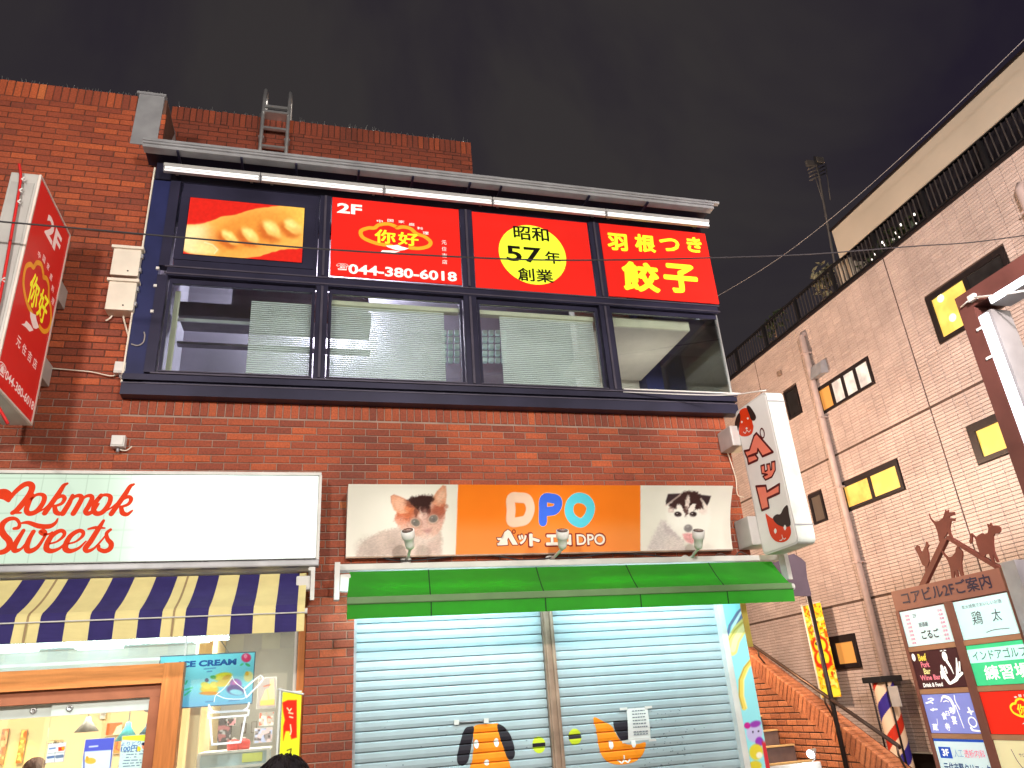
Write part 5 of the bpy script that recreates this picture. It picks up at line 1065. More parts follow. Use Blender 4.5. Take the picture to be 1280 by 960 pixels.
# fixed glazing right of the door, transom band, wooden end post
MB().box(xo + 0.002, -0.115, 7.10, 7.112, 0.12, 2.58).put('pane', M['shopglass'], SF)
MB().box(-4.2, xo + 0.0015, 7.10, 7.112, zt + 0.004, 2.58).put('pane', M['shopglass'], SF)
MB().box(-0.114, -0.085, 7.09, 7.13, 0.12, 2.6).put('white_stop', M['white'], SF)
MB().box(-0.084, -0.022, 7.04, 7.3, 0.12, 2.87).put('end_post', M['woodv'], SF)
hd = MB(); hd.box(-4.2, -0.116, 7.09, 7.2, 2.581, 2.87); hd.put('header', M['white'], SF)
ar = MB(); ar.box(-4.2, xo - 0.2, 7.085, 7.099, 2.36, 2.45); ar.box(-4.2, xo - 0.2, 7.0845, 7.0985, zt + 0.03, zt + 0.055); ar.put('transom_rail', M['rail'], SF)
mu = MB(); xm = float(PY(233, 800, 7.1)[0]); mu.box(xm - 0.006, xm + 0.006, 7.09, 7.0995, zt + 0.06, 2.58); mu.put('mullion', M['white'], SF)
# room
M['creamwall'] = mat('cream_shop_wall', (0.82, 0.62, 0.36), 0.7, var=0.06, scale=1.5); M['shopceil'] = mat('white_shop_ceiling', (0.78, 0.78, 0.72), 0.7, var=0.05); M['shopfloor'] = mat('shop_floor', (0.45, 0.36, 0.27), 0.5, var=0.1); M['greywall'] = mat('grey_shop_wall', (0.46, 0.44, 0.43), 0.7, var=0.08)
rm = MB(); rm.mi = 0
rm.box(-4.35, -4.3, 7.2, 10.5, 0.12, 2.86); rm.box(-4.3, -0.9, 10.45, 10.5, 0.12, 2.86)
rm.put('room_wall', M['creamwall'], SF)
MB().box(-0.9, -0.03, 9.4, 9.45, 0.12, 2.86).put('room_wall', M['greywall'], SF); MB().box(-0.95, -0.901, 8.6, 10.44, 0.12, 2.86).put('room_wall', M['creamwall'], SF); MB().box(-0.08, -0.03, 7.31, 9.39, 0.12, 2.86).put('room_wall', M['white'], SF)
MB().box(-4.3, -0.03, 7.2, 10.5, 2.7, 2.74).put('room_ceiling', M['shopceil'], SF); MB().box(-4.3, -0.03, 7.2, 10.5, 0.10, 0.118).put('room_floor', M['shopfloor'], SF)
for x, y, e in ((-3.2, 8.6, 80), (-1.6, 8.4, 80), (-0.5, 8.0, 30)): lamp('shop_light', 'AREA', (x, y, 2.66), e, (1.0, 0.93, 0.78), aim=(x, y, 0), size=0.9)
lamp('wall_washer', 'SPOT', tuple(PY(26, 868, 9.9)), 60, (1.0, 0.72, 0.12), aim=tuple(PY(20, 960, 10.4)), size=0.03, spot=0.6); lamp('shop_light', 'AREA', (-1.9, 7.32, 2.67), 12, (0.8, 1.0, 0.98), aim=(-1.9, 7.0, 1.2), size=2.6, size_y=0.1)
lamp('shopfront_wash', 'AREA', (-2.0, 6.66, 2.36), 16, (0.85, 1.0, 1.0), aim=(-2.0, 7.2, 1.4), size=2.6, size_y=0.08)  # area lamp outside the glass, aimed in at the shopfront
sb = MB(); sb.box(-4.3, xm, 7.75, 7.95, zt + 0.02, 2.69); sb.put('soffit_box', M['shopceil'], SF); sr = MB()
for z in (2.34, 2.44, 2.53): sr.box(-4.3, xm, 7.735, 7.749, z, z + 0.018)
sr.put('soffit_rail', M['rail'], SF)
# bright lamps seen through the transom
M['glare'] = emat('lit_cold_lamp', 'E6FFFF', 5.0)
for i, (px, py, w_, lab) in enumerate(((22, 812, 0.30, 'bright ceiling light at the far left behind the bakery transom'), (125, 808, 0.36, 'wide bright ceiling light in the middle of the bakery transom'), (252, 800, 0.13, 'bright round ceiling light above the ice cream poster'))):
    p = PY(px, py, 7.6); t = thing('ceiling_light', lab, 'ceiling light', tuple(p), 'bright lights behind the bakery transom')
    MB().box(p[0] - w_ / 2, p[0] + w_ / 2, 7.52, 7.66, p[2] - 0.02, p[2] + 0.012, bev=0.006).put('diffuser', M['glare'], t)
    MB().box(p[0] - w_ / 2 - 0.01, p[0] + w_ / 2 + 0.01, 7.51, 7.67, p[2] + 0.013, p[2] + 0.03).put('frame', M['white'], t); MB().tube([(p[0], 7.6, p[2] + 0.03), (p[0], 7.6, 2.70)], 0.008, 6).put('stem', M['white'], t)
# ice cream poster hanging behind the glass
YI = 7.16; fi = FY(YI); bx = fi.rect(((200, 822), (318, 815), (195, 887), (315, 878)))
t = thing('poster', 'blue ice cream poster with fruit behind the bakery glass', 'poster', ((bx[0] + bx[1]) / 2, YI, bx[2]))
def ice(X, Y, U, V):
    im = flatimg(X, (130, 224, 240)); im = blend(im, sstep((Y - 850) / 40), (112, 190, 238)); im = blend(im, 0.5 * ell(X, Y, 255, 838, 40, 16, 0, 0.8), (170, 240, 248))
    K = lambda cx, cy: (200 + cx / 5.333, 780 + cy / 5.333)
    for cx, cy, rx, ry, rot, c in ((330, 435, 60, 30, 0, (246, 206, 60)), (330, 462, 66, 12, 0, (240, 150, 50)), (305, 410, 34, 22, 20, (250, 226, 90)), (360, 405, 28, 22, 0, (252, 230, 110)), (420, 350, 62, 26, -10, (246, 226, 60)), (430, 390, 60, 26, -15, (250, 212, 90)), (445, 355, 30, 14, -20, (236, 180, 40)), (355, 355, 20, 12, 0, (70, 180, 90)), (312, 375, 13, 13, 0, (60, 74, 120)), (505, 400, 40, 34, 10, (170, 110, 200)), (498, 395, 18, 18, 0, (214, 120, 190)), (505, 440, 62, 34, 8, (98, 78, 150)), (510, 455, 46, 18, 8, (150, 220, 240)), (590, 350, 30, 36, 20, (248, 230, 150)), (580, 330, 12, 14, 0, (250, 190, 60)), (575, 225, 32, 30, 0, (236, 60, 110)), (570, 215, 12, 14, 0, (250, 150, 180)), (585, 272, 18, 9, 30, (70, 190, 120)), (545, 270, 14, 7, -30, (90, 210, 150))):
        im = blend(im, ell(X, Y, *K(cx, cy), rx / 5.333, ry / 5.333, rot, 0.2), c)
    for a, b in (((165, 440), (215, 425)), ((165, 475), (205, 445)), ((170, 400), (180, 380))): im = blend(im, line(X, Y, [K(*a), K(*b)], 1.8), (60, 200, 150))
    for a, b in (((295, 300), (370, 293)), ((315, 318), (345, 314)), ((305, 520), (355, 516)), ((460, 512), (530, 505))): im = blend(im, 0.7 * line(X, Y, [K(*a), K(*b)], 1.3), (60, 110, 180))
    return im
paint('print', fi, bx, 150, 84, ice, M['litposter'] if 'litposter' in M else M.setdefault('litposter', vmat('backlit_poster', 0.4, emit=0.35)), t, d=0.002)
MB().box(bx[0] - 0.008, bx[1] + 0.008, YI, YI + 0.012, bx[2] - 0.008, bx[3] + 0.008).put('board', mat('poster_edge_blue', (0.10, 0.18, 0.30), 0.4), t)
M['posterblue'] = mat('poster_blue_ink', L('2468B4'), 0.4, emit=0.2); frp = FY(YI - 0.0035)
a, b = frp.uv(226, 834), frp.uv(299, 822.5); text('lettering', 'ICE CREAM', frp, (a[0] - 0.02, b[0] - 0.02, a[1] - 0.004, b[1] - 0.003), 0, M['posterblue'], t, weight=0.05, warp=lambda u, v: (u, v))
for (x0, y0, x1, y1) in ((268, 791, 286, 816), (262, 780, 272, 797)): cable('hanging_wire', 'thin wire holding the ice cream poster, %s one' % ('lower' if y0 > 785 else 'upper'), [PY(x0, y0, YI), PY((x0 + x1) / 2 + 1, (y0 + y1) / 2, YI), PY(x1, y1, YI)], 0.004, M['cablelight'], cat='wire')
# white line emblem on the glass (cup with cone)
t = thing('window_emblem', 'white outline emblem of a cup and cone on the bakery glass', 'decal', tuple(PY(290, 930, 7.095)))
fe = FY(7.096); M['emblem'] = mat('white_vinyl', (0.8, 0.84, 0.86), 0.5, var=0.04, emit=0.25)
K = lambda pts: [fe.uv(260 + x / 8.0, 840 + y / 8.0) for x, y in pts]
for pts, w_ in (([(10, 330), (25, 370), (60, 395), (120, 398)], 14), ([(120, 398), (350, 385)], 14), ([(350, 385), (395, 355), (410, 310)], 14), ([(5, 408), (410, 382)], 14), ([(5, 408), (5, 450)], 14), ([(5, 462), (400, 432)], 14), ([(408, 384), (402, 430)], 14), ([(20, 462), (42, 728)], 16), ([(375, 438), (325, 700)], 16), ([(42, 725), (325, 700)], 16), ([(360, 170), (500, 50), (530, 38), (550, 60), (535, 95), (385, 255)], 12), ([(360, 170), (385, 255)], 10), ([(60, 300), (80, 230), (160, 165), (240, 60)], 5), ([(240, 40), (270, 100), (330, 150), (360, 175)], 5), ([(90, 230), (180, 265), (330, 270), (380, 250)], 5)):
    mb = MB(); stroke(mb, fe, K(pts), w_ / 8.0 * 0.0082, 0, n=4); link('outline', mb.raw('outline'), M['emblem'], t)
# mini banner by the end post
t = thing('mini_banner', 'small yellow and red banner on a white stand beside the wooden end post', 'banner', tuple(PY(355, 958, 6.98)))
fb2 = FY(6.96); bx = fb2.rect(((353, 862), (375, 866), (349, 960), (375, 962)))
def minib(X, Y, U, V):
    im = flatimg(X, (232, 240, 50)); im = blend(im, poly(X, Y, [(353, 878), (360, 875), (371, 875), (371, 922), (364, 924), (362, 914), (357, 914), (354, 926), (354, 908), (356, 900), (354, 890)], 1.2), (230, 44, 26)); im = blend(im, sstep((866 - Y) / 2.0), (226, 236, 236))
    for p in ([(359, 885), (362, 889), (364, 886)], [(361, 891), (366, 892)], [(362, 896), (366, 897)], [(363, 906), (364, 914), (363, 918)]): im = blend(im, line(X, Y, p, 1.5), (248, 238, 190))
    im = blend(im, line(X, Y, [(359, 938), (364, 936), (363, 942)], 1.2), (60, 40, 30)); return im
paint('cloth', fb2, bx, 44, 110, minib, vmat('banner_cloth', 0.7, emit=0.10), t)
MB().tube([(bx[0] - 0.02, 6.965, 0.13), (bx[0] - 0.02, 6.965, bx[3] + 0.03)], 0.009, 8).put('pole', M['white'], t); MB().tube([(bx[0] - 0.04, 6.963, bx[3] + 0.02), (bx[1] + 0.02, 6.955, bx[3] - 0.03)], 0.008, 8).put('crossbar', M['white'], t); MB().box(bx[0] - 0.14, bx[0] + 0.10, 6.88, 7.05, 0.122, 0.16).put('foot', M['white'], t)
# pendant lamps
M['greyshade'] = mat('grey_lampshade', (0.42, 0.37, 0.35), 0.5); M['cyanshade'] = mat('cyan_lampshade', (0.10, 0.62, 0.66), 0.5, emit=0.15); M['blueshade'] = mat('slate_blue_lampshade', (0.12, 0.34, 0.52), 0.5)
for px, apex, rim, wpx, m, lab in ((108, 896, 915, 31, 'greyshade', 'grey cone pendant lamp hanging inside the bakery'), (158, 903, 926, 30, 'cyanshade', 'cyan cone pendant lamp hanging inside the bakery'), (184, 904, 918, 22, 'blueshade', 'slate blue cone pendant lamp hanging inside near the door post')):
    Yp = 8.3; a, b = PY(px, apex, Yp), PY(px, rim, Yp); r = abs(PY(px + wpx / 2, rim, Yp)[0] - PY(px, rim, Yp)[0])
    t = thing('pendant_lamp', lab, 'lamp', (b[0], Yp, b[2]), 'cone pendant lamps in the bakery')
    h = a[2] - b[2]; MB().lathe([(0.02, h), (r * 0.28, h * 0.72), (r, 0.0), (r * 0.97, 0.0), (0.0, h * 0.8)], (b[0], Yp, b[2]), n=24).put('shade', M[m], t); MB().tube([(b[0], Yp, a[2]), (b[0], Yp, 2.7)], 0.005, 6).put('cord', M['cablelight'] if m != 'cyanshade' else M['white'], t)
# wall pictures, small notices
def board(name, label, cat, quad, Y, fn, nu=30, nv=30, emit=0.12, thick=0.012, back=None, group=None):
    f = FY(Y); bx = f.rect(quad); t = thing(name, label, cat, ((bx[0] + bx[1]) / 2, Y, bx[2]), group)
    k = 'board%.2f' % emit; M.setdefault(k, vmat('small_print_%d' % int(emit * 100), 0.5, emit=emit)); paint('print', f, bx, nu, nv, fn, M[k], t, d=0.0015); MB().box(bx[0] - 0.004, bx[1] + 0.004, Y, Y + thick, bx[2] - 0.004, bx[3] + 0.004).put('backing', back or M['white'], t); return t, f, bx
def solid(c, *extra):
    def f(X, Y, U, V):
        im = flatimg(X, c)
        for kind, args, col in extra: im = blend(im, {'e': ell, 'p': poly, 'l': line}[kind](X, Y, *args), col)
        return im
    return f
def bits(c, cells, sd):   # mottled picture
    def f(X, Y, U, V):
        im = flatimg(X, c)
        for i, col in enumerate(cells): im = blend(im, sstep((vnoise(X, Y, 3.0 + i, sd + i) - 0.55) * 6), col)
        return im
    return f
board('wall_picture', 'tall narrow framed picture at the far left of the bakery wall', 'picture', ((2, 912), (10, 911), (-3, 956), (5, 955)), 10.4, bits((214, 130, 90), ((170, 120, 100), (236, 190, 140)), 1), back=M['bronze'])
board('wall_picture', 'tall narrow picture with orange lower half on the bakery wall', 'picture', ((26, 913), (33, 912), (21, 954), (29, 953)), 10.4, bits((220, 140, 90), ((248, 210, 120), (200, 110, 60)), 5), back=M['bronze'])
board('wall_picture', 'orange picture behind the cyan pendant lamp', 'picture', ((134, 904), (153, 903), (132, 919), (151, 918)), 10.4, solid((238, 110, 60), ('p', ([(146, 908), (160, 902), (160, 920), (140, 920)],), (252, 226, 190))), back=M['cream'])
board('wall_picture', 'small orange picture below the cyan pendant lamp', 'picture', ((142, 924), (151, 923), (141, 942), (150, 941)), 10.4, solid((240, 140, 60), ('l', ([(147, 928), (145, 936), (149, 938)], 2), (180, 80, 40))), back=M['cream'])
t = thing('thermostat', 'small white thermostat on the bakery back wall', 'switch', tuple(PY(129, 897, 10.43)), None); p = PY(129, 893, 10.43); MB().box(p[0] - 0.03, p[0] + 0.03, 10.41, 10.44, p[2] - 0.05, p[2] + 0.05, bev=0.006).put('body', M['white'], t); MB().box(p[0] - 0.018, p[0] + 0.018, 10.404, 10.4095, p[2] - 0.01, p[2] + 0.03).put('display', M['greyshade'], t)
# notices stuck on the sliding door
t, f, bx = board('door_notice', 'white payment card notice stuck on the glass door edge', 'notice', ((61, 930), (81, 928), (57, 954), (80, 951)), 7.095, solid((232, 236, 236), ('p', ([(73, 934), (81, 933), (80, 938), (73, 939)],), (206, 60, 40)), ('e', (79, 935.5, 2, 2), (240, 160, 40)), ('l', ([(62, 936), (69, 935)], 2), (110, 140, 190)), ('l', ([(60, 942), (81, 940)], 0.7), (150, 160, 170)), ('l', ([(60, 947), (67, 946)], 3), (90, 120, 170)), ('l', ([(71, 946), (78, 945)], 4), (110, 130, 160)), ('l', ([(69, 940), (68, 953)], 0.7), (150, 160, 170))), 60, 60)
f2 = FY(7.092)
for i, ch in enumerate('ご案内'): c = f2.uv(63 + i * 6.5, 927.5 - i * 0.4); text('lettering', ch, f2, (c[0] - 0.017, c[0] + 0.017, c[1] - 0.014, c[1] + 0.014), 0, M['inkblack'], t)
board('door_notice', 'notice with a blue header and orange picture on the glass door', 'notice', ((106, 925), (142, 922), (102, 968), (138, 966)), 7.095, solid((216, 236, 240), ('p', ([(100, 918), (145, 916), (145, 937), (100, 940)],), (86, 96, 206)), ('l', ([(112, 933.5), (122, 932.5)], 2.0), (200, 210, 240)), ('e', (113, 951, 7, 4), (240, 190, 80)), ('e', (109, 948, 2, 3), (240, 170, 60)), ('l', ([(105, 940), (105, 970)], 1.5), (70, 80, 190)), ('l', ([(140, 936), (137, 970)], 1.5), (70, 80, 190))), 60, 60)
def menu(X, Y, U, V):
    im = flatimg(X, (206, 234, 232)); im = blend(im, sstep((925.5 - Y - (X - 155) * -0.06) / 1.2), (214, 230, 70))
    for i in range(6): im = blend(im, 0.9 * line(X, Y, [(153 + 0.2 * i, 940 + i * 3.6), (184 - (i % 3) * 5, 938.6 + i * 3.6)], 1.0) * (vnoise(X, Y, 1.6, 30 + i) > 0.35), (60, 90, 130))
    im = blend(im, ell(X, Y, 173, 936, 3, 3, 0, 0.2), (236, 210, 40)); im = blend(im, ell(X, Y, 181, 933, 3.6, 4, 0, 0.2), (240, 150, 110)); im = blend(im, ell(X, Y, 181, 930, 4, 2, 0, 0.2), (40, 40, 70)); return im
t, f, bx = board('menu_sheet', 'pale menu sheet with a yellow heading stuck on the glass door', 'menu', ((152, 921), (181, 918), (148, 972), (187, 968)), 7.0951, menu, 70, 90)
c = f2.uv(162, 936); text('lettering', '100円', f2, (c[0] - 0.062, c[0] + 0.055, c[1] - 0.020, c[1] + 0.022), 0, M['posterblue'], t, weight=0.02); c = f2.uv(164, 929.5); text('lettering', 'よりどり', f2, (c[0] - 0.075, c[0] + 0.07, c[1] - 0.013, c[1] + 0.015), 0, M['posterblue'], t)
# hanging purple shelf bag, blue hangings, white cabinets
t = thing('hanging_basket', 'dull purple patterned basket hanging at the top right of the glass door', 'basket', tuple(PY(187, 880, 8.2))); P0 = [PY(*p, 8.2) for p in ((176, 871), (199, 869), (198, 890), (194, 894), (180, 889))]; b = MB(); b.prism([(p[0], p[2]) for p in P0], FY(8.2), 0, -0.25); b.put('body', mat('mottled_purple', (0.16, 0.10, 0.14), 0.8, var=0.6, scale=22), t); pt = (P0[0] + P0[1]) / 2; MB().tube([pt, (pt[0], 8.2, 2.7)], 0.006, 6).put('cord', M['cablelight'], t)
board('wall_picture', 'small blue hanging print right of the slate blue pendant lamp', 'picture', ((180, 917), (190, 916), (178, 932), (187, 931)), 8.5, bits((50, 140, 220), ((120, 190, 240), (30, 90, 180)), 9)); board('wall_picture', 'narrow blue print hung high beside the wooden door frame', 'picture', ((192, 902), (197, 901), (191, 912), (196, 911)), 8.5, solid((60, 130, 210))); board('wall_picture', 'narrow red and grey print near the foot of the door frame', 'picture', ((187, 944), (193, 943), (186, 958), (192, 957)), 8.5, bits((200, 120, 110), ((110, 100, 110), (230, 220, 210)), 13))
# right part of the room: pictures, showcase, wafer poster
board('wall_picture', 'dark photo print upper left on the grey wall inside the white cup emblem', 'picture', ((272, 899), (290, 897), (270, 930), (288, 928)), 9.3, bits((96, 92, 104), ((60, 54, 62), (206, 206, 214), (200, 130, 140)), 17), back=M['black']); board('wall_picture', 'small dark framed picture on the grey bakery wall, left of a similar one', 'picture', ((302, 905), (308, 904), (301, 917), (307, 916)), 9.3, solid((120, 112, 112), ('e', (305, 911, 2, 4), (170, 160, 160))), back=M['black']); board('wall_picture', 'small dark framed picture on the grey bakery wall, right of a similar one', 'picture', ((315, 903), (321, 902), (314, 916), (320, 915)), 9.3, solid((170, 162, 160)), back=M['black'])
board('wall_picture', 'photo print with grey and blue shapes above the showcase at right', 'picture', ((319, 911), (341, 909), (317, 929), (339, 927)), 8.7, bits((150, 140, 146), ((70, 66, 80), (180, 190, 230), (226, 190, 196)), 21))
board('wall_picture', 'white framed picture with red shapes beside the wafer poster', 'picture', ((325, 892), (343, 889), (323, 908), (341, 906)), 8.7, bits((206, 196, 190), ((220, 110, 90), (240, 236, 230)), 25)); board('wall_picture', 'dark print with pink blossoms behind the cup emblem', 'picture', ((285, 899), (295, 898), (284, 907), (294, 906)), 8.8, bits((70, 62, 70), ((226, 150, 160),), 29))
def wafer(X, Y, U, V):
    im = flatimg(X, (150, 140, 142)); im = blend(im, poly(X, Y, [(326, 876), (332, 862), (337, 860), (338, 850), (342, 849), (343, 876)], 0.8), (236, 196, 140)); im = blend(im, poly(X, Y, [(325, 876), (343, 874), (343, 881), (325, 882)], 0.8), (236, 170, 90)); im = blend(im, line(X, Y, [(330, 858), (338, 856)], 1.6), (170, 80, 60)); im = blend(im, line(X, Y, [(334, 862), (336, 874)], 0.8), (190, 140, 90)); return im
board('poster', 'grey poster with tan wafer cones right of the ice cream poster', 'poster', ((323, 848), (346, 846), (321, 886), (344, 884)), 8.6, wafer, 40, 60)
t = thing('display_case', 'low glass display case with white edges at the right of the bakery', 'display case', tuple(PY(290, 960, 8.0))); a, b = PY(249, 937, 7.7), PY(336, 931, 7.7); z1 = float(a[2]); M['caseglass'] = mat('pale_blue_case_glass', (0.42, 0.56, 0.62), 0.2, var=0.3, scale=6)
MB().box(a[0], b[0], 7.72, 8.3, 0.14, z1 - 0.05).put('glass_box', M['caseglass'], t); cf = MB(); cf.box(a[0] - 0.01, b[0] + 0.01, 7.70, 8.32, z1 - 0.049, z1 - 0.03); cf.box(a[0] - 0.012, a[0] + 0.015, 7.69, 7.719, 0.14, z1 - 0.0495); cf.box(b[0] - 0.015, b[0] + 0.012, 7.69, 7.719, 0.14, z1 - 0.0495); cf.box(a[0] + 0.0155, b[0] - 0.0155, 7.69, 7.719, z1 - 0.17, z1 - 0.15); cf.put('case_frame', M['white'], t)
MB().box(b[0] - 0.22, b[0] - 0.05, 7.705, 7.7195, z1 - 0.13, z1 - 0.06).put('yellow_card', mat('yellow_green_card', (0.65, 0.70, 0.15), 0.6, var=0.3), t)
for px, lab in ((292, 'red round tin on the glass display case'), (304, 'red toy on the glass display case beside the red tin')):
    p = PY(px, 935, 7.85); t = thing('sweet_tin', lab, 'tin', (p[0], 7.85, z1 - 0.03)); MB().lathe([(0, 0), (0.055, 0), (0.06, 0.05), (0.05, 0.075), (0.02, 0.085), (0, 0.085)], (p[0], 7.85, z1 - 0.029), n=18).put('body', mat('red_tin', (0.60, 0.03, 0.03), 0.3) if px == 292 else bpy.data.materials['red_tin'], t); MB().lathe([(0, 0), (0.018, 0), (0.018, 0.012), (0, 0.014)], (p[0], 7.85, z1 + 0.057), n=12).put('knob', M['white'], t)
MB().box(-0.94, -0.86, 7.3, 7.36, 0.14, 1.85).put('inner_post', M['creamwall'], SF)
# ------------------------------------------------------------------ outside stair with brick balustrade
XB = 5.90
t = thing('outside_stair', 'outside stair climbing behind a sloping orange brick balustrade', 'stair', (5.2, 8.8, 0.12)); ST = t
RISE, RUN = 0.165, 0.31; yN, zN = 9.07, 0.945
M['tread'] = mat('stair_tread', (0.16, 0.11, 0.10), 0.8, var=0.25); M['nosing'] = mat('yellow_nosing', (0.62, 0.44, 0.20), 0.5, var=0.15)
for k in range(-4, 18):
    y, z = yN + RUN * k, zN + RISE * k
    if z < 0.2: continue
    s = MB().box(4.50, XB - 0.012, y, y + RUN + 0.02, max(0.12, z - RISE - 0.15), z - 0.012).put('step', M['tread'], ST)
    MB().box(4.50, XB - 0.013, y - 0.02, y + 0.05, z - 0.0115, z + 0.006).put('nosing', M['nosing'], s)
sl = Vector((0, RUN, RISE)).normalized(); cosA = sl.y; sinA = sl.z
def capz(y): return 1.46 + (y - 8.66) * 0.55   # top line of the balustrade
th = math.atan(0.55)
yA, yB = 6.2, 14.0
w = MB(); P_ = [(yA, 0.12), (yB, 0.12), (yB, capz(yB) - 0.03), (yA, capz(yA) - 0.03)]
w.prism([(-y, z) for y, z in P_], FXm(XB + 0.012), -0.19, -0.0); BAL = w.put('balustrade', M['mortar_dark'], ST)
B = Bricks(); fB = FXm(XB); du = np.array([0, -math.cos(th), -math.sin(th)]); dn = np.array([0, -math.sin(th), math.cos(th)])
capl = 0.225; s = 0.0; y0 = yA
while y0 < yB - 0.1:
    c = np.array([XB, y0, capz(y0)]) - dn * (capl / 2); B.add(c + np.array([random.gauss(0, 0.0015), 0, 0]), -du * -1, dn, np.array([-1.0, 0, 0]), 0.066, capl - 0.008, tone())
    c2 = np.array([XB + 0.10, y0, capz(y0)]) + dn * 0.004; B.add(c2, np.array([1.0, 0, 0]), du * -1, dn, 0.195, 0.070, tone())
    y0 += 0.078 * math.cos(th)
# face courses below the cap
v = 0.13; r = 0
while v < capz(yB):
    u = -yB - (0.115 if r % 2 else 0)
    while u < -yA:
        a, b = u, u + 0.22 - 0.014; ytop = None
        # trim where the cap line crosses the course
        lim = -(8.66 + (v + capl / math.cos(th) - 1.46) / 0.55)   # u below which the course is under the cap
        b2 = min(b, lim)
        if b2 - a > 0.03: B.add(fB((a + b2) / 2, v + 0.034, random.gauss(0, 0.001) - 0.005), fB.U, fB.V, fB.N, b2 - a, 0.060, tone())
        u += 0.22
    v += 0.0733; r += 1
bricks_out(B, BAL, M['stairbrick'])
# handrail
hr = thing('handrail', 'brown tubular handrail running down along the brick balustrade', 'handrail', (XB + 0.02, 8.5, 1.2))
M['railbrown'] = mat('brown_handrail', (0.085, 0.055, 0.045), 0.3, 0.5, var=0.2); XH = XB - 0.02
h0, h1 = PX(930, 799, XH), PX(1121, 931, XH)
MB().tube([h0 + (h0 - h1) * 0.5, h0, h1, h1 + np.array([0.03, 0.0, -0.03])], 0.022, 10).put('rail', M['railbrown'], hr)
for s in (0.12, 0.60, 1.0):
    p = h0 + (h1 - h0) * s; MB().tube([p, p + np.array([0.0, 0.01, -0.09]), np.array([XB + 0.06, p[1] + 0.02, capz(p[1] + 0.02) - 0.01])], 0.012, 6).put('bracket', M['railbrown'], hr)
lamp_y = 8.6
bl = thing('assumed_bulkhead_lamp', 'assumed warm bulkhead lamp on the flank wall over the stair, out of view', 'lamp', (4.52, lamp_y, 2.75)); MB().box(4.481, 4.52, lamp_y - 0.09, lamp_y + 0.09, 2.70, 2.88).put('base', M['black'], bl); MB().lathe([(0.075, 0), (0.075, 0.04), (0.05, 0.07), (0, 0.08)], (4.5205, lamp_y, 2.79), (1, 0, 0), 18).put('globe', emat('assumed_warm_globe', 'FFC47A', 8), bl)  # unseen lamp, assumed from the warm light on stair and tiles
lamp('assumed_bulkhead_glow', 'POINT', (4.75, lamp_y, 2.75), 200, (1.0, 0.70, 0.40), size=0.08)  # light of the assumed stair lamp
wl = thing('wall_floodlight', 'added warm fill floodlight high on the flank wall of the brick building, out of view', 'lamp', (4.55, 13.0, 5.0)); MB().box(4.501, 4.56, 12.9, 13.1, 4.95, 5.15).put('bracket', M['black'], wl); MB().box(4.5605, 4.66, 12.82, 13.18, 4.9, 5.18, bev=0.02).put('housing', M['black'], wl); MB().box(4.6605, 4.668, 12.85, 13.15, 4.93, 5.15).put('lens', emat('warm_fill_lens', 'FFC890', 8), wl)  # unseen floodlight added for fill on the tiled wall
lamp('wall_floodlight_glow', 'POINT', (4.9, 13.0, 5.0), 1700, (1.0, 0.74, 0.54), size=0.12)  # floodlight added out of view to warm and brighten the tiled wall
# ------------------------------------------------------------------ tiled building at the right
XR = 10.0; ft = FXm(XR)
TB = thing('tiled_building', 'pinkish tiled building with lit windows and a roof terrace at the right', 'building', (13, 9, 0))
zt, yc = 8.73, 24.0
core = MB(); core.box(XR + 0.012, XR + 8, 0.5, yc, 0.47, zt - 0.01); core.box(XR + 0.6, XR + 8, 0.5, yc, 0.12, 0.47); core.put('wall', M['joint'], TB)
WALLT = [o for o in TB.children if o.name.startswith('wall')][0]
wins = {}
def wq(tl, tr, bl, br): return ft.rect((tl, tr, bl, br))
W1 = wq((1020, 487), (1085, 445), (1028, 517), (1093, 480)); W2 = wq((1050, 605), (1122, 573), (1058, 642), (1130, 610))
W3 = (-8.87, -7.20, W1[2] - 0.05, W1[3] + 0.28); W3 = (-8.87, -7.28, 1.6 + 5.064, 1.6 + 5.93); W4 = (-8.90, -7.7, 1.6 + 2.97, 1.6 + 3.60)
W5 = (-13.12, -12.66, 1.6 + 5.34, 1.6 + 5.98); W6 = (-13.10, -12.67, 1.6 + 3.02, 1.6 + 3.63); W7_ = (-13.45, -12.70, 1.6 + 0.26, 1.6 + 0.85)
WL = [W1, W2, W3, W4, W5, W6, W7_]
skip = [(w[0] - 0.02, w[1] + 0.02, w[2] - 0.02, w[3] + 0.02) for w in WL]
HJ = (1.6 + 4.155, 1.6 + 1.40); VJ = (-9.47, -13.92, -18.4, -5.0)
B = Bricks(); vz = 1.95
cols = sorted([-yc] + [v for v in VJ] + [-1.0])
bands = [(0.46, HJ[1] - 0.02), (HJ[1] + 0.02, HJ[0] - 0.02), (HJ[0] + 0.02, zt)]
for (b0, b1) in bands:
    n = round((b1 - b0) / 0.0585); hh = (b1 - b0) / n
    for r in range(n):
        v0 = b0 + r * hh
        for c0, c1 in zip(cols[:-1], cols[1:]):
            c0 += 0.012; c1 -= 0.012; m_ = round((c1 - c0) / 0.236); ww = (c1 - c0) / m_
            off = 0.0 if r % 2 == 0 else 0.0
            for q in range(m_):
                a, b = c0 + q * ww + 0.004, c0 + (q + 1) * ww - 0.004
                parts = [(a, b)]
                for s in skip:
                    if s[2] < v0 + hh * 0.6 and v0 + hh * 0.4 < s[3]:
                        parts = [x for p in parts for x in ((p[0], min(p[1], s[0])), (max(p[0], s[1]), p[1])) if x[1] - x[0] > 0.02]
                for a_, b_ in parts: B.add(ft((a_ + b_) / 2, v0 + hh / 2, random.gauss(0, 0.0006)), ft.U, ft.V, ft.N, b_ - a_, hh - 0.0075, float(np.clip(random.gauss(0.5, 0.18), 0, 1)))
bricks_out(B, WALLT, M['tile'], name='tile', stuffname='tiling', dp=0.012, ch=0.002, tones=5)
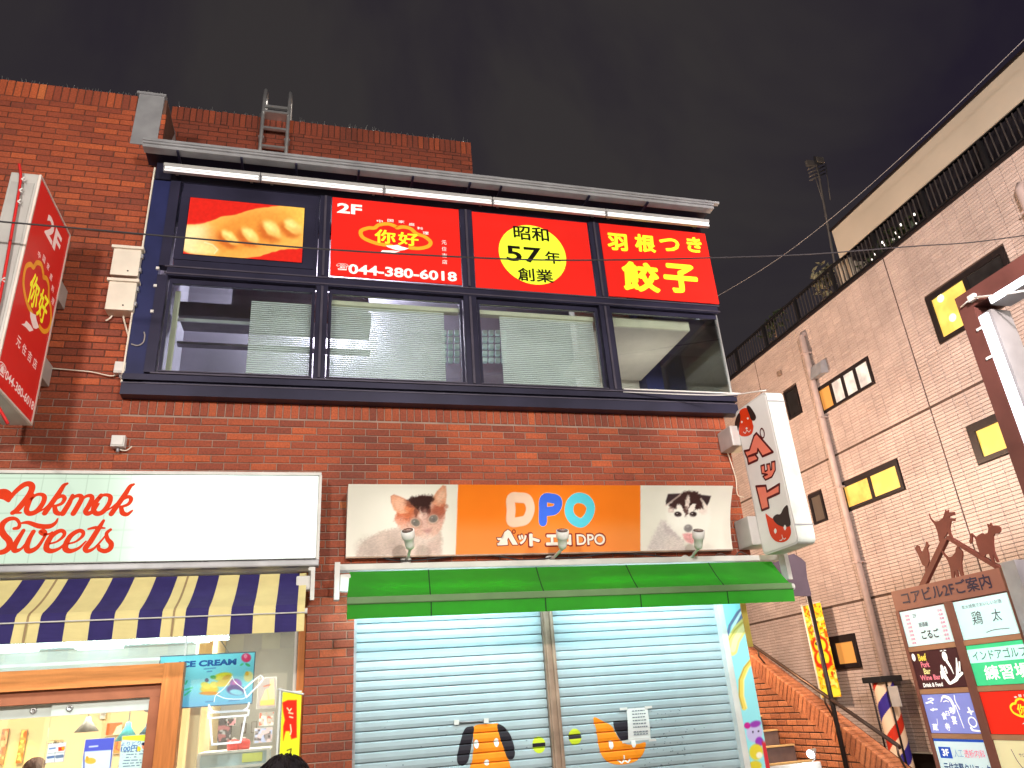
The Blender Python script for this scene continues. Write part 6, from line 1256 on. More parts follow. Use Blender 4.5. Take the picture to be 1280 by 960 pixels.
def window(w, lit, parts=1, dark=False, glow=None, frame=0.07, depth=0.10):
    u0, u1, v0, v1 = w; f = MB()
    D0, D1 = -0.0115, 0.022
    for (a, b, c, d) in ((u0, u1, v0, v0 + frame * 0.6), (u0, u1, v1 - frame, v1), (u0, u0 + frame, v0 + frame * 0.6 + 0.0005, v1 - frame - 0.0005), (u1 - frame * 0.7, u1, v0 + frame * 0.6 + 0.0005, v1 - frame - 0.0005)):
        f.prism([(a, c), (b, c), (b, d), (a, d)], ft, D0, D1)
    cuts = np.linspace(u0 + frame, u1 - frame * 0.7, parts + 1)
    for c in cuts[1:-1]: f.prism([(c - 0.04, v0 + frame * 0.6 + 0.001), (c + 0.04, v0 + frame * 0.6 + 0.001), (c + 0.04, v1 - frame - 0.001), (c - 0.04, v1 - frame - 0.001)], ft, D0 + 0.001, D1 - 0.012)
    o = f.put('window', M['darkframe'], TB)
    for i in range(parts):
        a, b = cuts[i] + (0.0405 if i else 0.0005), cuts[i + 1] - (0.0405 if i < parts - 1 else 0.0005); p = MB(); p.prism([(a, v0 + frame * 0.6 + 0.001), (b, v0 + frame * 0.6 + 0.001), (b, v1 - frame - 0.001), (a, v1 - frame - 0.001)], ft, -0.0105, -0.004); p.put('pane', lit[i % len(lit)], o)
    return o
M['wyel'] = emat('lit_yellow_pane', 'F3D468', 0.92, 'EDB850'); M['worange'] = emat('lit_orange_pane', 'F2C860', 0.9, 'EB9A40'); M['wwhite'] = emat('lit_white_pane', 'E9E2D6', 0.8, '8C8A90'); M['wdark'] = mat('dark_pane', (0.02, 0.018, 0.018), 0.1, var=0.3); M['wdim'] = emat('dim_brown_pane', '6A5A4C', 0.35); M['wamber'] = emat('amber_pane', 'E0984A', 0.75)
window(W1, [M['wamber'], M['wwhite'], M['wwhite'], M['wwhite']], 4); window(W2, [M['worange'], M['wyel']], 2, frame=0.10); window(W3, [M['wyel'], M['wdark']], 2, frame=0.10); window(W4, [M['wyel']], 1, frame=0.13); window(W5, [M['wdark']], 1, frame=0.05); window(W6, [M['wdim']], 1); window(W7_, [M['wamber']], 1, frame=0.13)
# ceiling lamps glimpsed in the large lit window
for px, py in ((1176, 373), (1191, 397)):
    p = PX(px, py, XR + 0.0035); MB().lathe([(0, 0), (0.07, 0), (0.07, 0.01), (0, 0.012)], p, (-1, 0, 0), 16).put('ceiling_lamp', emat('lamp_glow', 'FFF2B0', 1.8) if px == 1176 else bpy.data.materials['lamp_glow'], TB)
# drain pipes
M['pipe'] = mat('painted_drain_pipe', (0.42, 0.32, 0.29), 0.5, var=0.12)
yp = float(PX(1005, 470, XR - 0.09)[1]); zt_p = 1.6 + 6.95
for (y, ztop) in ((12.0, 8.45), (6.66, 8.15)):
    p = MB(); p.tube([(XR + 0.05, y, ztop), (XR - 0.05, y, ztop + 0.02), (XR - 0.095, y, ztop - 0.06), (XR - 0.095, y, 0.4)], 0.062, 14); PP = p.put('drain_pipe', M['pipe'], TB)
    for z in (ztop - 0.45, ztop - 1.9, ztop - 3.35, ztop - 4.8): MB().box(XR - 0.165, XR - 0.0, y - 0.075, y + 0.075, z - 0.015, z + 0.015).put('pipe_clip', M['pipe'], PP)
# vent hood, small light, wall bracket
p = PX(1028, 462, XR); MB().hexa([(XR - 0.005, p[1] - 0.17, p[2] - 0.13), (XR - 0.005, p[1] + 0.17, p[2] - 0.13), (XR - 0.21, p[1] + 0.17, p[2] - 0.17), (XR - 0.21, p[1] - 0.17, p[2] - 0.17), (XR - 0.005, p[1] - 0.17, p[2] + 0.16), (XR - 0.005, p[1] + 0.17, p[2] + 0.16), (XR - 0.12, p[1] + 0.17, p[2] + 0.12), (XR - 0.12, p[1] - 0.17, p[2] + 0.12)]).put('vent_hood', M['galv'], TB)
p = PX(976, 467, XR); MB().box(XR - 0.06, XR - 0.005, p[1] - 0.06, p[1] + 0.06, p[2] - 0.05, p[2] + 0.06, bev=0.01).put('wall_bracket', M['bronze'], TB)
p = PX(1268, 350, XR); MB().box(XR - 0.16, XR - 0.005, p[1] - 0.2, p[1] + 0.25, p[2] - 0.15, p[2] + 0.12, bev=0.02).put('service_box', M['cream'], TB)
# soffit edge near the ground and beam of the ground floor
MB().box(XR + 0.02, XR + 0.6, 0.5, yc, 0.43, 0.469).put('soffit', M['cream'], TB)
# roof edge, railing, terrace band
MB().box(XR - 0.03, XR + 0.25, 0.5, yc + 0.02, zt, zt + 0.05).put('coping', M['darkframe'], TB)
M['rail_dark'] = mat('dark_railing', (0.012, 0.011, 0.012), 0.5, var=0.2); M['rail_bar'] = mat('railing_bar', (0.05, 0.042, 0.04), 0.5)
RL = thing('terrace_railing', 'dark bar railing along the roof edge of the tiled building', 'railing', (XR + 0.05, 10, zt + 0.05))
MB().box(XR, XR + 0.06, 2.0, yc, zt + 0.62, zt + 0.67).put('top_rail', M['rail_dark'], RL); MB().box(XR + 0.01, XR + 0.05, 2.0, yc, zt + 0.10, zt + 0.13).put('bottom_rail', M['rail_dark'], RL)
y = 2.0; bar0 = None; n = 0
while y < yc:
    if n % 12 == 0: MB().box(XR + 0.002, XR + 0.058, y - 0.03, y + 0.03, zt + 0.051, zt + 0.6195).put('post', M['rail_dark'], RL)
    elif bar0 is None: bar0 = MB().box(XR + 0.022, XR + 0.038, y - 0.008, y + 0.008, zt + 0.1305, zt + 0.6195).put('bar', M['rail_bar'], RL); yb0 = y
    else: o = bar0.copy(); COL.objects.link(o); o.parent = RL; o.location.y += y - yb0
    y += 0.105; n += 1
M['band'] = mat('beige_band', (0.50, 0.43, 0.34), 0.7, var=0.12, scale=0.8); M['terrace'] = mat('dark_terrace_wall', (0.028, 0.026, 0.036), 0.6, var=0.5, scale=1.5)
zb0, zb1, ye = 1.6 + 7.775, 1.6 + 8.42, 10.45
bd = MB(); bd.box(XR - 0.02, XR + 8, 0.5, ye, zb0, zb1); bd.put('roof_band', M['band'], TB); MB().box(XR - 0.05, XR + 8, 0.5, ye + 0.03, zb1 + 0.001, zb1 + 0.05).put('roof_edge', M['darkframe'], TB)
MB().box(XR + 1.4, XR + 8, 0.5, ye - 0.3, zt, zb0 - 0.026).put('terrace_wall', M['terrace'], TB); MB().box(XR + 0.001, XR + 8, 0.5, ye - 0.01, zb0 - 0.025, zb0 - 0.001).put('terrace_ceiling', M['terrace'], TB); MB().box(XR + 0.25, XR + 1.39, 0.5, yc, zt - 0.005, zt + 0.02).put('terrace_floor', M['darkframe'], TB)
for (y0, y1, m) in ((7.35, 7.5, 'wdim'), (6.6, 7.2, 'wdark'), (6.0, 6.3, 'ducts')): MB().box(XR + 1.38, XR + 1.399, y0, y1, zt + 0.1, zb0 - 0.1).put('terrace_window', M[m], TB)
p = MB(); p.tube([(XR + 0.15, ye - 0.05, zt), (XR + 0.15, ye - 0.05, zb0)], 0.05, 8); p.put('terrace_post', M['band'], TB); MB().box(XR + 0.3, XR + 1.3, ye + 0.02, ye + 0.5, zt + 0.02, zb0 + 0.25).put('stair_box', M['band'], TB)
# terrace plants: real leaves
def leafy(name, label, c, r, n, m, stem):
    t = thing(name, label, 'plant', (c[0], c[1], zt + 0.02)); b = MB()
    for _ in range(n):
        d = Vector((random.gauss(0, 1), random.gauss(0, 1), random.gauss(0, 1))); d.normalize(); p = Vector(c) + Vector((d.x * r[0], d.y * r[1], d.z * r[2])) * random.random() ** 0.5
        a = Vector((random.gauss(0, 1), random.gauss(0, 1), random.gauss(0, 0.6))).normalized(); w_ = a.cross(Vector((0.3, 0.2, 1))).normalized() * 0.035; a *= 0.09
        b._f([b.b.verts.new(p - a), b.b.verts.new(p - w_), b.b.verts.new(p + a), b.b.verts.new(p + w_)])
    tag(link('foliage', b.raw('foliage'), m, t), kind='stuff'); MB().tube([(c[0], c[1], zt + 0.25), (c[0] + 0.05, c[1], c[2])], 0.02, 6).put('stem', M['bronze'], t); MB().lathe([(0, 0), (0.13, 0), (0.17, 0.22), (0.15, 0.23), (0, 0.2)], (c[0], c[1], zt + 0.021), n=16).put('pot', M['bronze'], t)
M['leaf'] = mat('pale_leaf', (0.20, 0.19, 0.12), 0.6, var=0.4); M['leafdark'] = mat('dark_leaf', (0.035, 0.05, 0.025), 0.6, var=0.4)
p = PX(1030, 350, XR + 0.3); leafy('terrace_plant', 'pale leafy plant behind the terrace railing under the antenna mast', (XR + 0.3, float(p[1]), float(p[2])), (0.2, 0.3, 0.45), 90, M['leaf'], 1)
p = PX(1110, 300, XR + 0.4); leafy('terrace_plant', 'dark leafy shrub on the terrace with lights glinting through', (XR + 0.4, float(p[1]), float(p[2]) - 0.1), (0.2, 0.9, 0.3), 160, M['leafdark'], 1)
p = PX(965, 400, XR + 0.3); leafy('terrace_plant', 'dark low plant at the far end of the terrace railing', (XR + 0.3, float(p[1]), float(p[2]) - 0.1), (0.2, 0.6, 0.25), 80, M['leafdark'], 1)
fl_ = thing('fairy_lights', 'tiny white lights strung on the dark terrace', 'lights', (XR + 0.12, 9.4, zt + 0.05)); GL = emat('tiny_bulb', 'FFF4E8', 3.0)
pts = [(1097, 312), (1103, 303), (1109, 314), (1113, 310), (1090, 325), (1120, 291), (1124, 297), (1117, 299), (1093, 318), (1106, 306), (1145, 280), (1148, 281), (1143, 268), (1140, 290), (1126, 281)]
P_ = [PX(x, y, XR + 0.12) for x, y in pts]
for p in P_: MB().box(p[0] - 0.012, p[0] + 0.009, p[1] - 0.011, p[1] + 0.011, p[2] - 0.022, p[2] + 0.022, bev=0.006).put('bulb', GL, fl_)
q = sorted(P_, key=lambda a: a[1]); MB().tube([a + np.array([0.03, 0, 0]) for a in q], 0.004, 4).put('wire', M['cable'], fl_)
# antenna mast behind the terrace
t = thing('antenna_mast', 'tall lattice topped antenna mast rising from the roof of the tiled building', 'mast', (float(PY(1046, 330, 15.2)[0]), 15.2, zt))
M['mast'] = mat('dull_mast_metal', (0.30, 0.275, 0.26), 0.7); A = lambda x, y: PY(x, y, 15.2)
MB().tube([np.array([A(1046, 345)[0], 15.2, zt]), A(1046, 345), A(1036, 290), A(1024, 222), A(1018, 196)], 0.032, 8).put('mast_pole', M['mast'], t)
for i in range(4): MB().tube([A(1010 + i * 0.8, 212 + i * 4.5), A(1030 + i * 0.5, 203 + i * 4.5)], 0.022, 6).put('crossarm', M['mast'], t)
for x0, y0 in ((1008, 204), (1020, 200)): a, b = A(x0, y0), A(x0 + 8, y0 - 2); MB().box(a[0], b[0], 15.15, 15.25, a[2] - 0.1, a[2] + 0.1).put('panel_antenna', M['mast'], t)
for x in (1032, 1014): MB().tube([A(x, 205), A(x + 6 if x > 1020 else x + 14, 250)], 0.014, 5).put('brace', M['mast'], t)
# ------------------------------------------------------------------ nobori banner on the tiled wall
t = thing('nobori_banner', 'tall yellow and red printed banner hanging on the tiled wall', 'banner', tuple(PX(1038, 885, XR - 0.25)))
fn2 = FXm(XR - 0.25); bx = fn2.rect(((1002, 757), (1026, 753), (1030, 884), (1053, 878)))
bx = (bx[0], bx[1], fn2.uv(1028, 872)[1], fn2.uv(1012, 756)[1])
def nobori(X, Y, U, V):
    u = (U - bx[0]) / (bx[1] - bx[0]); v = (bx[3] - V) / (bx[3] - bx[2]); im = flatimg(X, (240, 200, 40))
    n1 = vnoise(u * 60, v * 260, 6, 40); n2 = vnoise(u * 60, v * 260, 9, 41); im = blend(im, sstep((n1 - 0.6) * 7), (226, 96, 30)); im = blend(im, sstep((n2 - 0.66) * 8), (248, 236, 120)); im = blend(im, sstep((vnoise(u * 60, v * 260, 5, 44) - 0.75) * 8), (120, 130, 60))
    e = lambda cx, cy, rx, ry, s=0.12: sstep((1 + s - np.sqrt(((u - cx) / rx) ** 2 + ((v - cy) / ry) ** 2)) / (2 * s))
    red = np.maximum(e(0.5, 0.45, 0.42, 0.10), e(0.5, 0.60, 0.45, 0.11)); im = blend(im, red, (200, 48, 22)); yel = np.maximum(e(0.5, 0.45, 0.30, 0.07), e(0.5, 0.59, 0.32, 0.08)); im = blend(im, yel, (250, 226, 50)); im = blend(im, e(0.35, 0.43, 0.10, 0.02), (40, 60, 30)); im = blend(im, e(0.5, 0.665, 0.42, 0.02), (210, 50, 26))
    for cx, cy in ((0.25, 0.76), (0.7, 0.75), (0.45, 0.84)): im = blend(im, e(cx, cy, 0.18, 0.035), (250, 226, 60)); im = blend(im, e(cx + 0.1, cy + 0.01, 0.07, 0.025), (196, 70, 24))
    im = blend(im, e(0.5, 0.95, 0.55, 0.05), (246, 236, 70)); im = blend(im, sstep((0.045 - u) / 0.02), (240, 226, 170)); return im
paint('cloth', fn2, bx, 40, 180, nobori, M['print'], t); MB().tube([fn2(bx[0] - 0.015, bx[3] + 0.03), fn2(bx[0] - 0.015, 1.0)], 0.014, 8).put('pole', M['cream'], t); MB().tube([fn2(bx[0] - 0.03, bx[3] + 0.01, 0.004), fn2(bx[1], bx[3] + 0.01, 0.004)], 0.009, 6).put('crossbar', M['cream'], t)
# ------------------------------------------------------------------ barber pole
XK = XR - 0.35; t = thing('barber_pole', 'red white and blue barber pole with a black cap by the tiled wall', 'barber pole', tuple(PX(1125, 945, XK))); yk = float(PX(1110, 880, XK)[1]); zt_k = float(PX(1103, 853, XK)[2]); zb_k = zt_k - 1.35; rk = 0.17
n, h = 72, 150; zz = np.linspace(zb_k, zt_k, h); aa = np.linspace(0, 2 * math.pi, n); A_, Z_ = np.meshgrid(aa, zz)
ph = (A_ / (2 * math.pi) - Z_ / 0.95 + 0.4) % 1.0; im = flatimg(A_, (226, 196, 166)); im = blend(im, (np.abs(ph - 0.22) < 0.11).astype(float), (190, 50, 30)); im = blend(im, (np.abs(ph - 0.70) < 0.13).astype(float), (56, 44, 130))
P3 = np.stack([XK + rk * np.cos(A_), yk + rk * np.sin(A_), Z_], -1); me = bpy.data.meshes.new('striped_tube'); ix = np.arange(n * h).reshape(h, n)
me.from_pydata(P3.reshape(-1, 3).tolist(), [], [tuple(f) for f in np.stack([ix[:-1, :-1], ix[:-1, 1:], ix[1:, 1:], ix[1:, :-1]], -1).reshape(-1, 4).tolist()]); me.update()
at = me.attributes.new('ink', 'FLOAT_COLOR', 'POINT'); at.data.foreach_set('color', np.concatenate([Larr(im).reshape(-1, 3), np.ones((n * h, 1))], 1).astype(np.float32).reshape(-1)); link('striped_tube', me, M['print'], t)
MB().box(XK - 0.22, XK + 0.22, yk - 0.24, yk + 0.24, zt_k + 0.001, zt_k + 0.10, bev=0.015).put('cap', M['black'], t); MB().box(XK - 0.2, XK + 0.2, yk - 0.2, yk + 0.2, 0.12, zb_k - 0.001).put('base', M['black'], t)
for dy in (-0.21, 0.21): MB().tube([(XK - 0.1, yk + dy, zb_k), (XK - 0.1, yk + dy, zt_k)], 0.016, 6).put('post', M['darkframe'], t)
p0, p1 = PX(1110, 858, XK - 0.2), PX(1128, 883, XK - 0.2); fk = FXm(XK - 0.2); MB().prism([(-p0[1], p1[2]), (-p1[1], p1[2]), (-p1[1], p0[2]), (-p0[1], p0[2])], fk, 0.0, 0.012).put('notice_plate', M['signgrey'], t)
# ------------------------------------------------------------------ grey sign back on a dark pole
YG = 8.1; t = thing('street_sign', 'dark pole with a blank purplish grey sign plate beside the green awning', 'sign', tuple(PY(1056, 965, YG)))
fg = FY(YG); sp_ = [fg.uv(*p) for p in ((962, 697), (978, 696), (992, 692), (1002, 698), (1007, 703), (1009, 722), (1014, 742), (1014, 745), (972, 745))]; b = MB(); b.prism(sp_, fg, -0.03, 0.0); b.put('sign_plate', mat('purplish_grey_plate', (0.13, 0.095, 0.125), 0.6, var=0.1), t)
a, b_ = PY(1014.5, 735, YG), PY(1055.5, 958, YG); xg_ = float((a[0] + b_[0]) / 2); MB().tube([(xg_, YG + 0.03, 0.12), (xg_, YG + 0.03, float(a[2]))], 0.028, 10).put('pole', M['darkframe'], t)
p = PY(1062, 932, YG + 0.05); MB().box(xg_ + 0.02, xg_ + 0.2, YG + 0.0, YG + 0.05, p[2] - 0.02, p[2] + 0.02).put('clamp', M['black'], t); MB().box(xg_ + 0.14, xg_ + 0.22, YG - 0.03, YG + 0.06, p[2] - 0.07, p[2] + 0.05, bev=0.01).put('clamp_jaw', M['black'], t)
# ------------------------------------------------------------------ lit signboard at the stair foot with clip lamp
YL = 7.3; a, b_ = PY(962, 957, YL), PY(1026, 953, YL); t = thing('standing_signboard', 'white standing signboard with a clip lamp at the foot of the stair', 'signboard', ((a[0] + b_[0]) / 2, YL, 0.12)); zs = float((a[2] + b_[2]) / 2)
MB().box(a[0], b_[0], YL, YL + 0.05, 0.3, zs, bev=0.012).put('board', M['white'], t)
for x in (a[0] + 0.04, b_[0] - 0.04): MB().tube([(x, YL + 0.025, 0.12), (x, YL + 0.025, 0.30)], 0.015, 8).put('leg', M['steel'], t)
c = PY(1012, 946, YL); hb = c + np.array([0.05, 0.0, 0.06]); MB().tube([(c[0] + 0.03, YL + 0.02, zs), (c[0] + 0.06, YL + 0.0, zs + 0.03), hb], 0.008, 6).put('lamp_arm', M['steel'], t)
MB().lathe([(0.015, 0), (0.02, 0.02), (0.045, 0.07), (0.045, 0.08), (0.0, 0.08)], hb + np.array([0.03, 0, 0.0]), (-1, -0.3, -0.5), 16).put('lamp_head', M['steel'], t); q = hb + np.array([-0.045, -0.02, -0.035]); MB().lathe([(0, 0), (0.04, 0), (0.035, 0.015), (0, 0.02)], q, (-1, -0.3, -0.5), 16).put('bulb', emat('clip_lamp_bulb', 'EAF6FF', 14), t)
lamp('clip_lamp_light', 'POINT', tuple(q + np.array([-0.08, -0.06, -0.03])), 2.0, (0.9, 0.96, 1.0), size=0.03)
# ------------------------------------------------------------------ brown portal frame with tube lights
XF = 5.8; t = thing('portal_frame', 'brown steel portal frame with bright tube lights on its inner edge', 'frame', (XF + 0.2, 4.0, 0.12)); ff = FXm(XF)
M['brownsteel'] = mat('brown_steel', (0.10, 0.036, 0.030), 0.5, 0.1, var=0.25, scale=3); yo, ztp = -0.835 * XF, 1.6 + 0.562 * XF
b = MB(); b.box(XF, XF + 0.28, -yo - 0.16, -yo, 0.12, ztp); b.put('column', M['brownsteel'], t); b = MB(); b.box(XF + 0.001, XF + 0.279, 1.2, -yo - 0.1605, ztp - 0.17, ztp - 0.001); b.put('beam', M['brownsteel'], t); MB().box(XF + 0.002, XF + 0.278, 1.2 - 0.26, 1.199, 0.12, ztp).put('column', M['brownsteel'], t)
M['housing'] = mat('grey_light_housing', (0.16, 0.15, 0.15), 0.5); M['ftube'] = emat('bright_tube', 'F2F4FF', 3.0); yi = -yo - 0.16
MB().box(XF + 0.02, XF + 0.24, yi - 0.13, yi - 0.001, 1.2, ztp - 0.27).put('light_housing', M['housing'], t); MB().box(XF - 0.002, XF + 0.06, yi - 0.100, yi - 0.010, 1.25, ztp - 0.29).put('tube_light', M['ftube'], t)
MB().box(XF + 0.02, XF + 0.24, 1.4, yi - 0.15, ztp - 0.24, ztp - 0.1705).put('light_housing', M['housing'], t); MB().box(XF - 0.002, XF + 0.06, 1.45, yi - 0.17, ztp - 0.235, ztp - 0.174).put('tube_light', M['ftube'], t)
p0, p1 = PX(1215, 372, XF - 0.03), PX(1290, 362, XF - 0.03); MB().tube([p0, (p0 + p1) / 2 + np.array([0, 0, -0.01]), p1], 0.010, 6).put('conduit', M['white'], t); p2 = PX(1201, 384, XF - 0.02); MB().tube([p0, p2], 0.007, 6).put('conduit', M['white'], t); MB().box(XF - 0.04, XF - 0.001, p0[1] - 0.03, p0[1] + 0.04, p0[2] - 0.03, p0[2] + 0.03).put('conduit_box', M['signgrey'], t)
for px, py in ((1224, 411), (1236, 447)): p = PX(px, py, XF - 0.01); MB().box(XF - 0.012, XF - 0.001, p[1] - 0.05, p[1] + 0.03, p[2] - 0.012, p[2] + 0.012).put('tube_clip', M['white'], t)
lamp('portal_glow', 'AREA', (XF - 0.05, yi - 0.2, 3.4), 10, (0.95, 0.95, 1.0), aim=(XF + 2.2, yi - 1.6, 3.4), size=0.12, size_y=2.2)
# ------------------------------------------------------------------ directory sign
XD = 5.6; fd2 = FXm(XD); DZ = lambda r: 1.6 + r * XD; DU = lambda r: -r * XD
t = thing('directory_sign', 'brown directory signboard with tenant panels and four animal silhouettes on a gable', 'sign', (XD + 0.1, 5.7, 0.12)); DS = t
M['dirbrown'] = mat('reddish_brown_frame', (0.22, 0.085, 0.062), 0.45, 0.1, var=0.15); M['dirgrey'] = mat('grey_metal_post', (0.40, 0.38, 0.40), 0.4, 0.5, var=0.15)
u0, u1 = DU(1.147), DU(0.905); zt_d = DZ(0.143); rows = [(0.1065, 0.0490), (0.0400, -0.0180), (-0.0270, -0.0850), (-0.0935, -0.1520), (-0.16, -0.218)]; cols_ = [(DU(1.139), DU(1.037)), (DU(1.018), DU(0.913))]
bk = MB(); bk.prism([(u0, 0.3), (u1, 0.3), (u1, zt_d), (u0, zt_d)], fd2, -0.12, -0.012); bk.put('cabinet', M['dirbrown'], t)
hdr = MB(); hdr.prism([(u0 + 0.001, DZ(0.109)), (u1 - 0.001, DZ(0.109)), (u1 - 0.001, zt_d - 0.001), (u0 + 0.001, zt_d - 0.001)], fd2, -0.0115, 0.004); hdr.put('header', mat('brown_header', (0.30, 0.12, 0.085), 0.5, var=0.08), t)
text('lettering', 'コアビル2Fご案内', fd2, (DU(1.125), DU(0.935), DZ(0.1165), DZ(0.1385)), 0.0055, mat('navy_lettering', (0.03, 0.02, 0.05), 0.5), t, weight=0.022)
for (a, b_) in ((u0, cols_[0][0] - 0.008), (cols_[0][1] + 0.008, cols_[1][0] - 0.008), (cols_[1][1] + 0.004, u1)): m_ = MB(); m_.prism([(a, 0.3), (b_, 0.3), (b_, DZ(0.1085)), (a, DZ(0.1085))], fd2, -0.0118, 0.012); m_.put('mullion', M['dirbrown'], t)
M['dirgold'] = mat('tan_strip', (0.46, 0.24, 0.13), 0.45, var=0.1)
for (a, b_) in cols_:
    for r in range(4):
        m_ = MB(); m_.prism([(a - 0.0075, DZ(rows[r + 1][0]) + 0.004), (b_ + 0.0075, DZ(rows[r + 1][0]) + 0.004), (b_ + 0.0075, DZ(rows[r][1]) - 0.004), (a - 0.0075, DZ(rows[r][1]) - 0.004)], fd2, -0.0117, 0.008); m_.put('strip', M['dirgold'], t)
MB().box(XD - 0.03, XD + 0.12, -u1 - 0.14, -u1 - 0.001, 0.12, zt_d + 0.03).put('post', M['dirgrey'], t); MB().box(XD + 0.05, XD + 0.12, 2.9, -u1 - 0.3, 0.3, zt_d + 0.12).put('side_board', M['dirgrey'], t)
MB().box(XD + 0.02, XD + 0.09, -u0 - 0.07, -u0 - 0.001, 0.12, 0.299).put('post', M['dirbrown'], t)
PN = {}
for ci, (a, b_) in enumerate(cols_):
    for ri, (z1_, z0_) in enumerate(rows):
        col = [['D6F0F2', '4A2A2C', '8E96E2', 'D8F0F6', 'E8E0C8'], ['D2F8F8', '4CDC96', 'F0301E', 'EEE4B4', 'DDE8EE']][ci][ri]
        m_ = MB(); m_.prism([(a, DZ(z0_)), (b_, DZ(z0_)), (b_, DZ(z1_)), (a, DZ(z1_))], fd2, -0.0116, 0.004); PN[ci, ri] = m_.put('tenant_panel', mat('tenant_film_%d_%d' % (ci, ri), L(col), 0.35, var=0.05, emit=0.28, spec=0.1), t)
def IN(c, hexc, e=0.3): M.setdefault(c, mat(c, L(hexc), 0.4, var=0.05, emit=e)); return M[c]
def dt(ci, ri, s, x0, x1, y0, y1, m, d=0.0052, **k):
    a, b_ = cols_[ci]; z1_, z0_ = DZ(rows[ri][0]), DZ(rows[ri][1]); h = z1_ - z0_; w_ = b_ - a
    return text('lettering', s, fd2, (a + w_ * x0, a + w_ * x1, z0_ + h * y0, z0_ + h * y1), d, m, PN[ci, ri], **k)
def dq(ci, ri):
    a, b_ = cols_[ci]; z1_, z0_ = DZ(rows[ri][0]), DZ(rows[ri][1]); return lambda x, y: (a + (b_ - a) * x, z0_ + (z1_ - z0_) * y)
blk = IN('sign_black', '2A2428', 0.0); gry = IN('sign_grey', '5C6A74', 0.0); pk = IN('sign_pink', 'E0508C'); wh = IN('sign_white', 'FAFAF6', 0.55)
dt(0, 0, 'ごるご', 0.36, 0.74, 0.16, 0.40, blk, weight=0.02); dt(0, 0, '居酒屋', 0.36, 0.56, 0.50, 0.62, gry, weight=0.015); dt(0, 0, '2F', 0.28, 0.36, 0.78, 0.88, gry)
for i in range(8):
    for x0 in (0.10, 0.83): dt(0, 0, '酒肴', x0, x0 + 0.10, 0.06 + i * 0.11, 0.06 + i * 0.11 + 0.065, pk)
dt(1, 0, '炭火焼鳥でおいしいお酒', 0.14, 0.86, 0.78, 0.88, gry); dt(1, 0, '鶏', 0.26, 0.45, 0.34, 0.68, IN('sign_slate', '3C4A50', 0.0), shear=0.1); dt(1, 0, '太', 0.62, 0.79, 0.36, 0.66, IN('sign_slate', '3C4A50', 0.0), shear=0.1)
mb = MB(); q = dq(1, 0); stroke(mb, fd2, [q(0.45, 0.12), q(0.60, 0.16), q(0.85, 0.15)], 0.005, 0.0052); link('underline', mb.raw('underline'), gry, PN[1, 0])
for s, x0, x1, y0, y1, m_ in (('Beef', 0.15, 0.33, 0.74, 0.94, IN('sign_yellow', 'F6DC5A')), ('Pork', 0.17, 0.36, 0.56, 0.72, IN('sign_rose', 'F08898')), ('Bar', 0.19, 0.34, 0.38, 0.54, IN('sign_straw', 'EAE29A')), ('Wine Bar', 0.08, 0.52, 0.22, 0.36, IN('sign_rose', 'F08898')), ('Drink & Food', 0.10, 0.52, 0.04, 0.15, wh)): dt(0, 1, s, x0, x1, y0, y1, m_, weight=0.03)
q = dq(0, 1); mb = MB(); disc(mb, fd2, q(0.05, 0.86), 0.022, 0.034, 0.0052); disc(mb, fd2, q(0.72, 0.80), 0.030, 0.042, 0.0052)
for pts, w_ in (([(0.66, 0.95), (0.70, 0.96)], 0.008), ([(0.74, 0.96), (0.78, 0.95)], 0.008), ([(0.74, 0.66), (0.78, 0.50), (0.80, 0.34)], [0.03, 0.02, 0.006]), ([(0.60, 0.55), (0.60, 0.35), (0.66, 0.12)], [0.03, 0.05, 0.03]), ([(0.56, 0.40), (0.55, 0.26)], 0.025), ([(0.66, 0.52), (0.67, 0.38)], 0.02), ([(0.94, 0.72), (0.90, 0.45), (0.84, 0.22), (0.68, 0.10)], [0.012, 0.03, 0.035, 0.02]), ([(0.98, 0.62), (0.94, 0.40)], 0.016), ([(0.97, 0.34), (0.86, 0.24)], 0.024)): stroke(mb, fd2, [q(*p) for p in pts], w_, 0.0054)
link('waiter_drawing', mb.raw('waiter_drawing'), wh, PN[0, 1])
q = dq(1, 1); mb = MB(); mb.flat([q(0.0, 0.56), q(1.0, 0.56), q(1.0, 0.90), q(0.0, 0.90)], fd2, 0.0048); link('pale_band', mb.raw('pale_band'), IN('sign_mint', 'C6FBEF', 0.5), PN[1, 1]); dt(1, 1, 'インドアゴルフ', 0.08, 0.99, 0.62, 0.86, IN('sign_greygreen', '4E7C76', 0.0), d=0.0058, weight=0.005); dt(1, 1, '練習場', 0.20, 0.97, 0.12, 0.48, wh, weight=0.02)
q = dq(0, 2); mb = MB()
for pts, w_ in (([(0.38, 0.80), (0.46, 0.93), (0.58, 0.86), (0.62, 0.66), (0.60, 0.50)], [0.006, 0.02, 0.032, 0.026, 0.006]), ([(0.44, 0.80), (0.50, 0.82), (0.54, 0.79)], 0.008), ([(0.12, 0.88), (0.20, 0.90), (0.24, 0.86), (0.16, 0.84)], 0.008), ([(0.06, 0.78), (0.16, 0.80), (0.20, 0.77)], 0.014), ([(0.12, 0.60), (0.26, 0.61)], 0.012), ([(0.16, 0.57), (0.18, 0.64)], 0.008), ([(0.20, 0.36), (0.18, 0.20)], 0.006), ([(0.69, 0.95), (0.68, 0.80), (0.72, 0.60)], 0.010), ([(0.66, 0.70), (0.68, 0.40), (0.70, 0.14)], 0.009), ([(0.90, 0.62), (0.92, 0.48)], 0.02), ([(0.86, 0.52), (0.97, 0.54)], 0.012), ([(0.86, 0.08), (0.99, 0.06)], 0.014), ([(0.84, 0.14), (0.85, 0.10)], 0.02)): mb = MB(); stroke(mb, fd2, [q(*p) for p in pts], w_, 0.0054); link('brush_stroke', mb.raw('brush_stroke'), wh, PN[0, 2])
mb = MB()
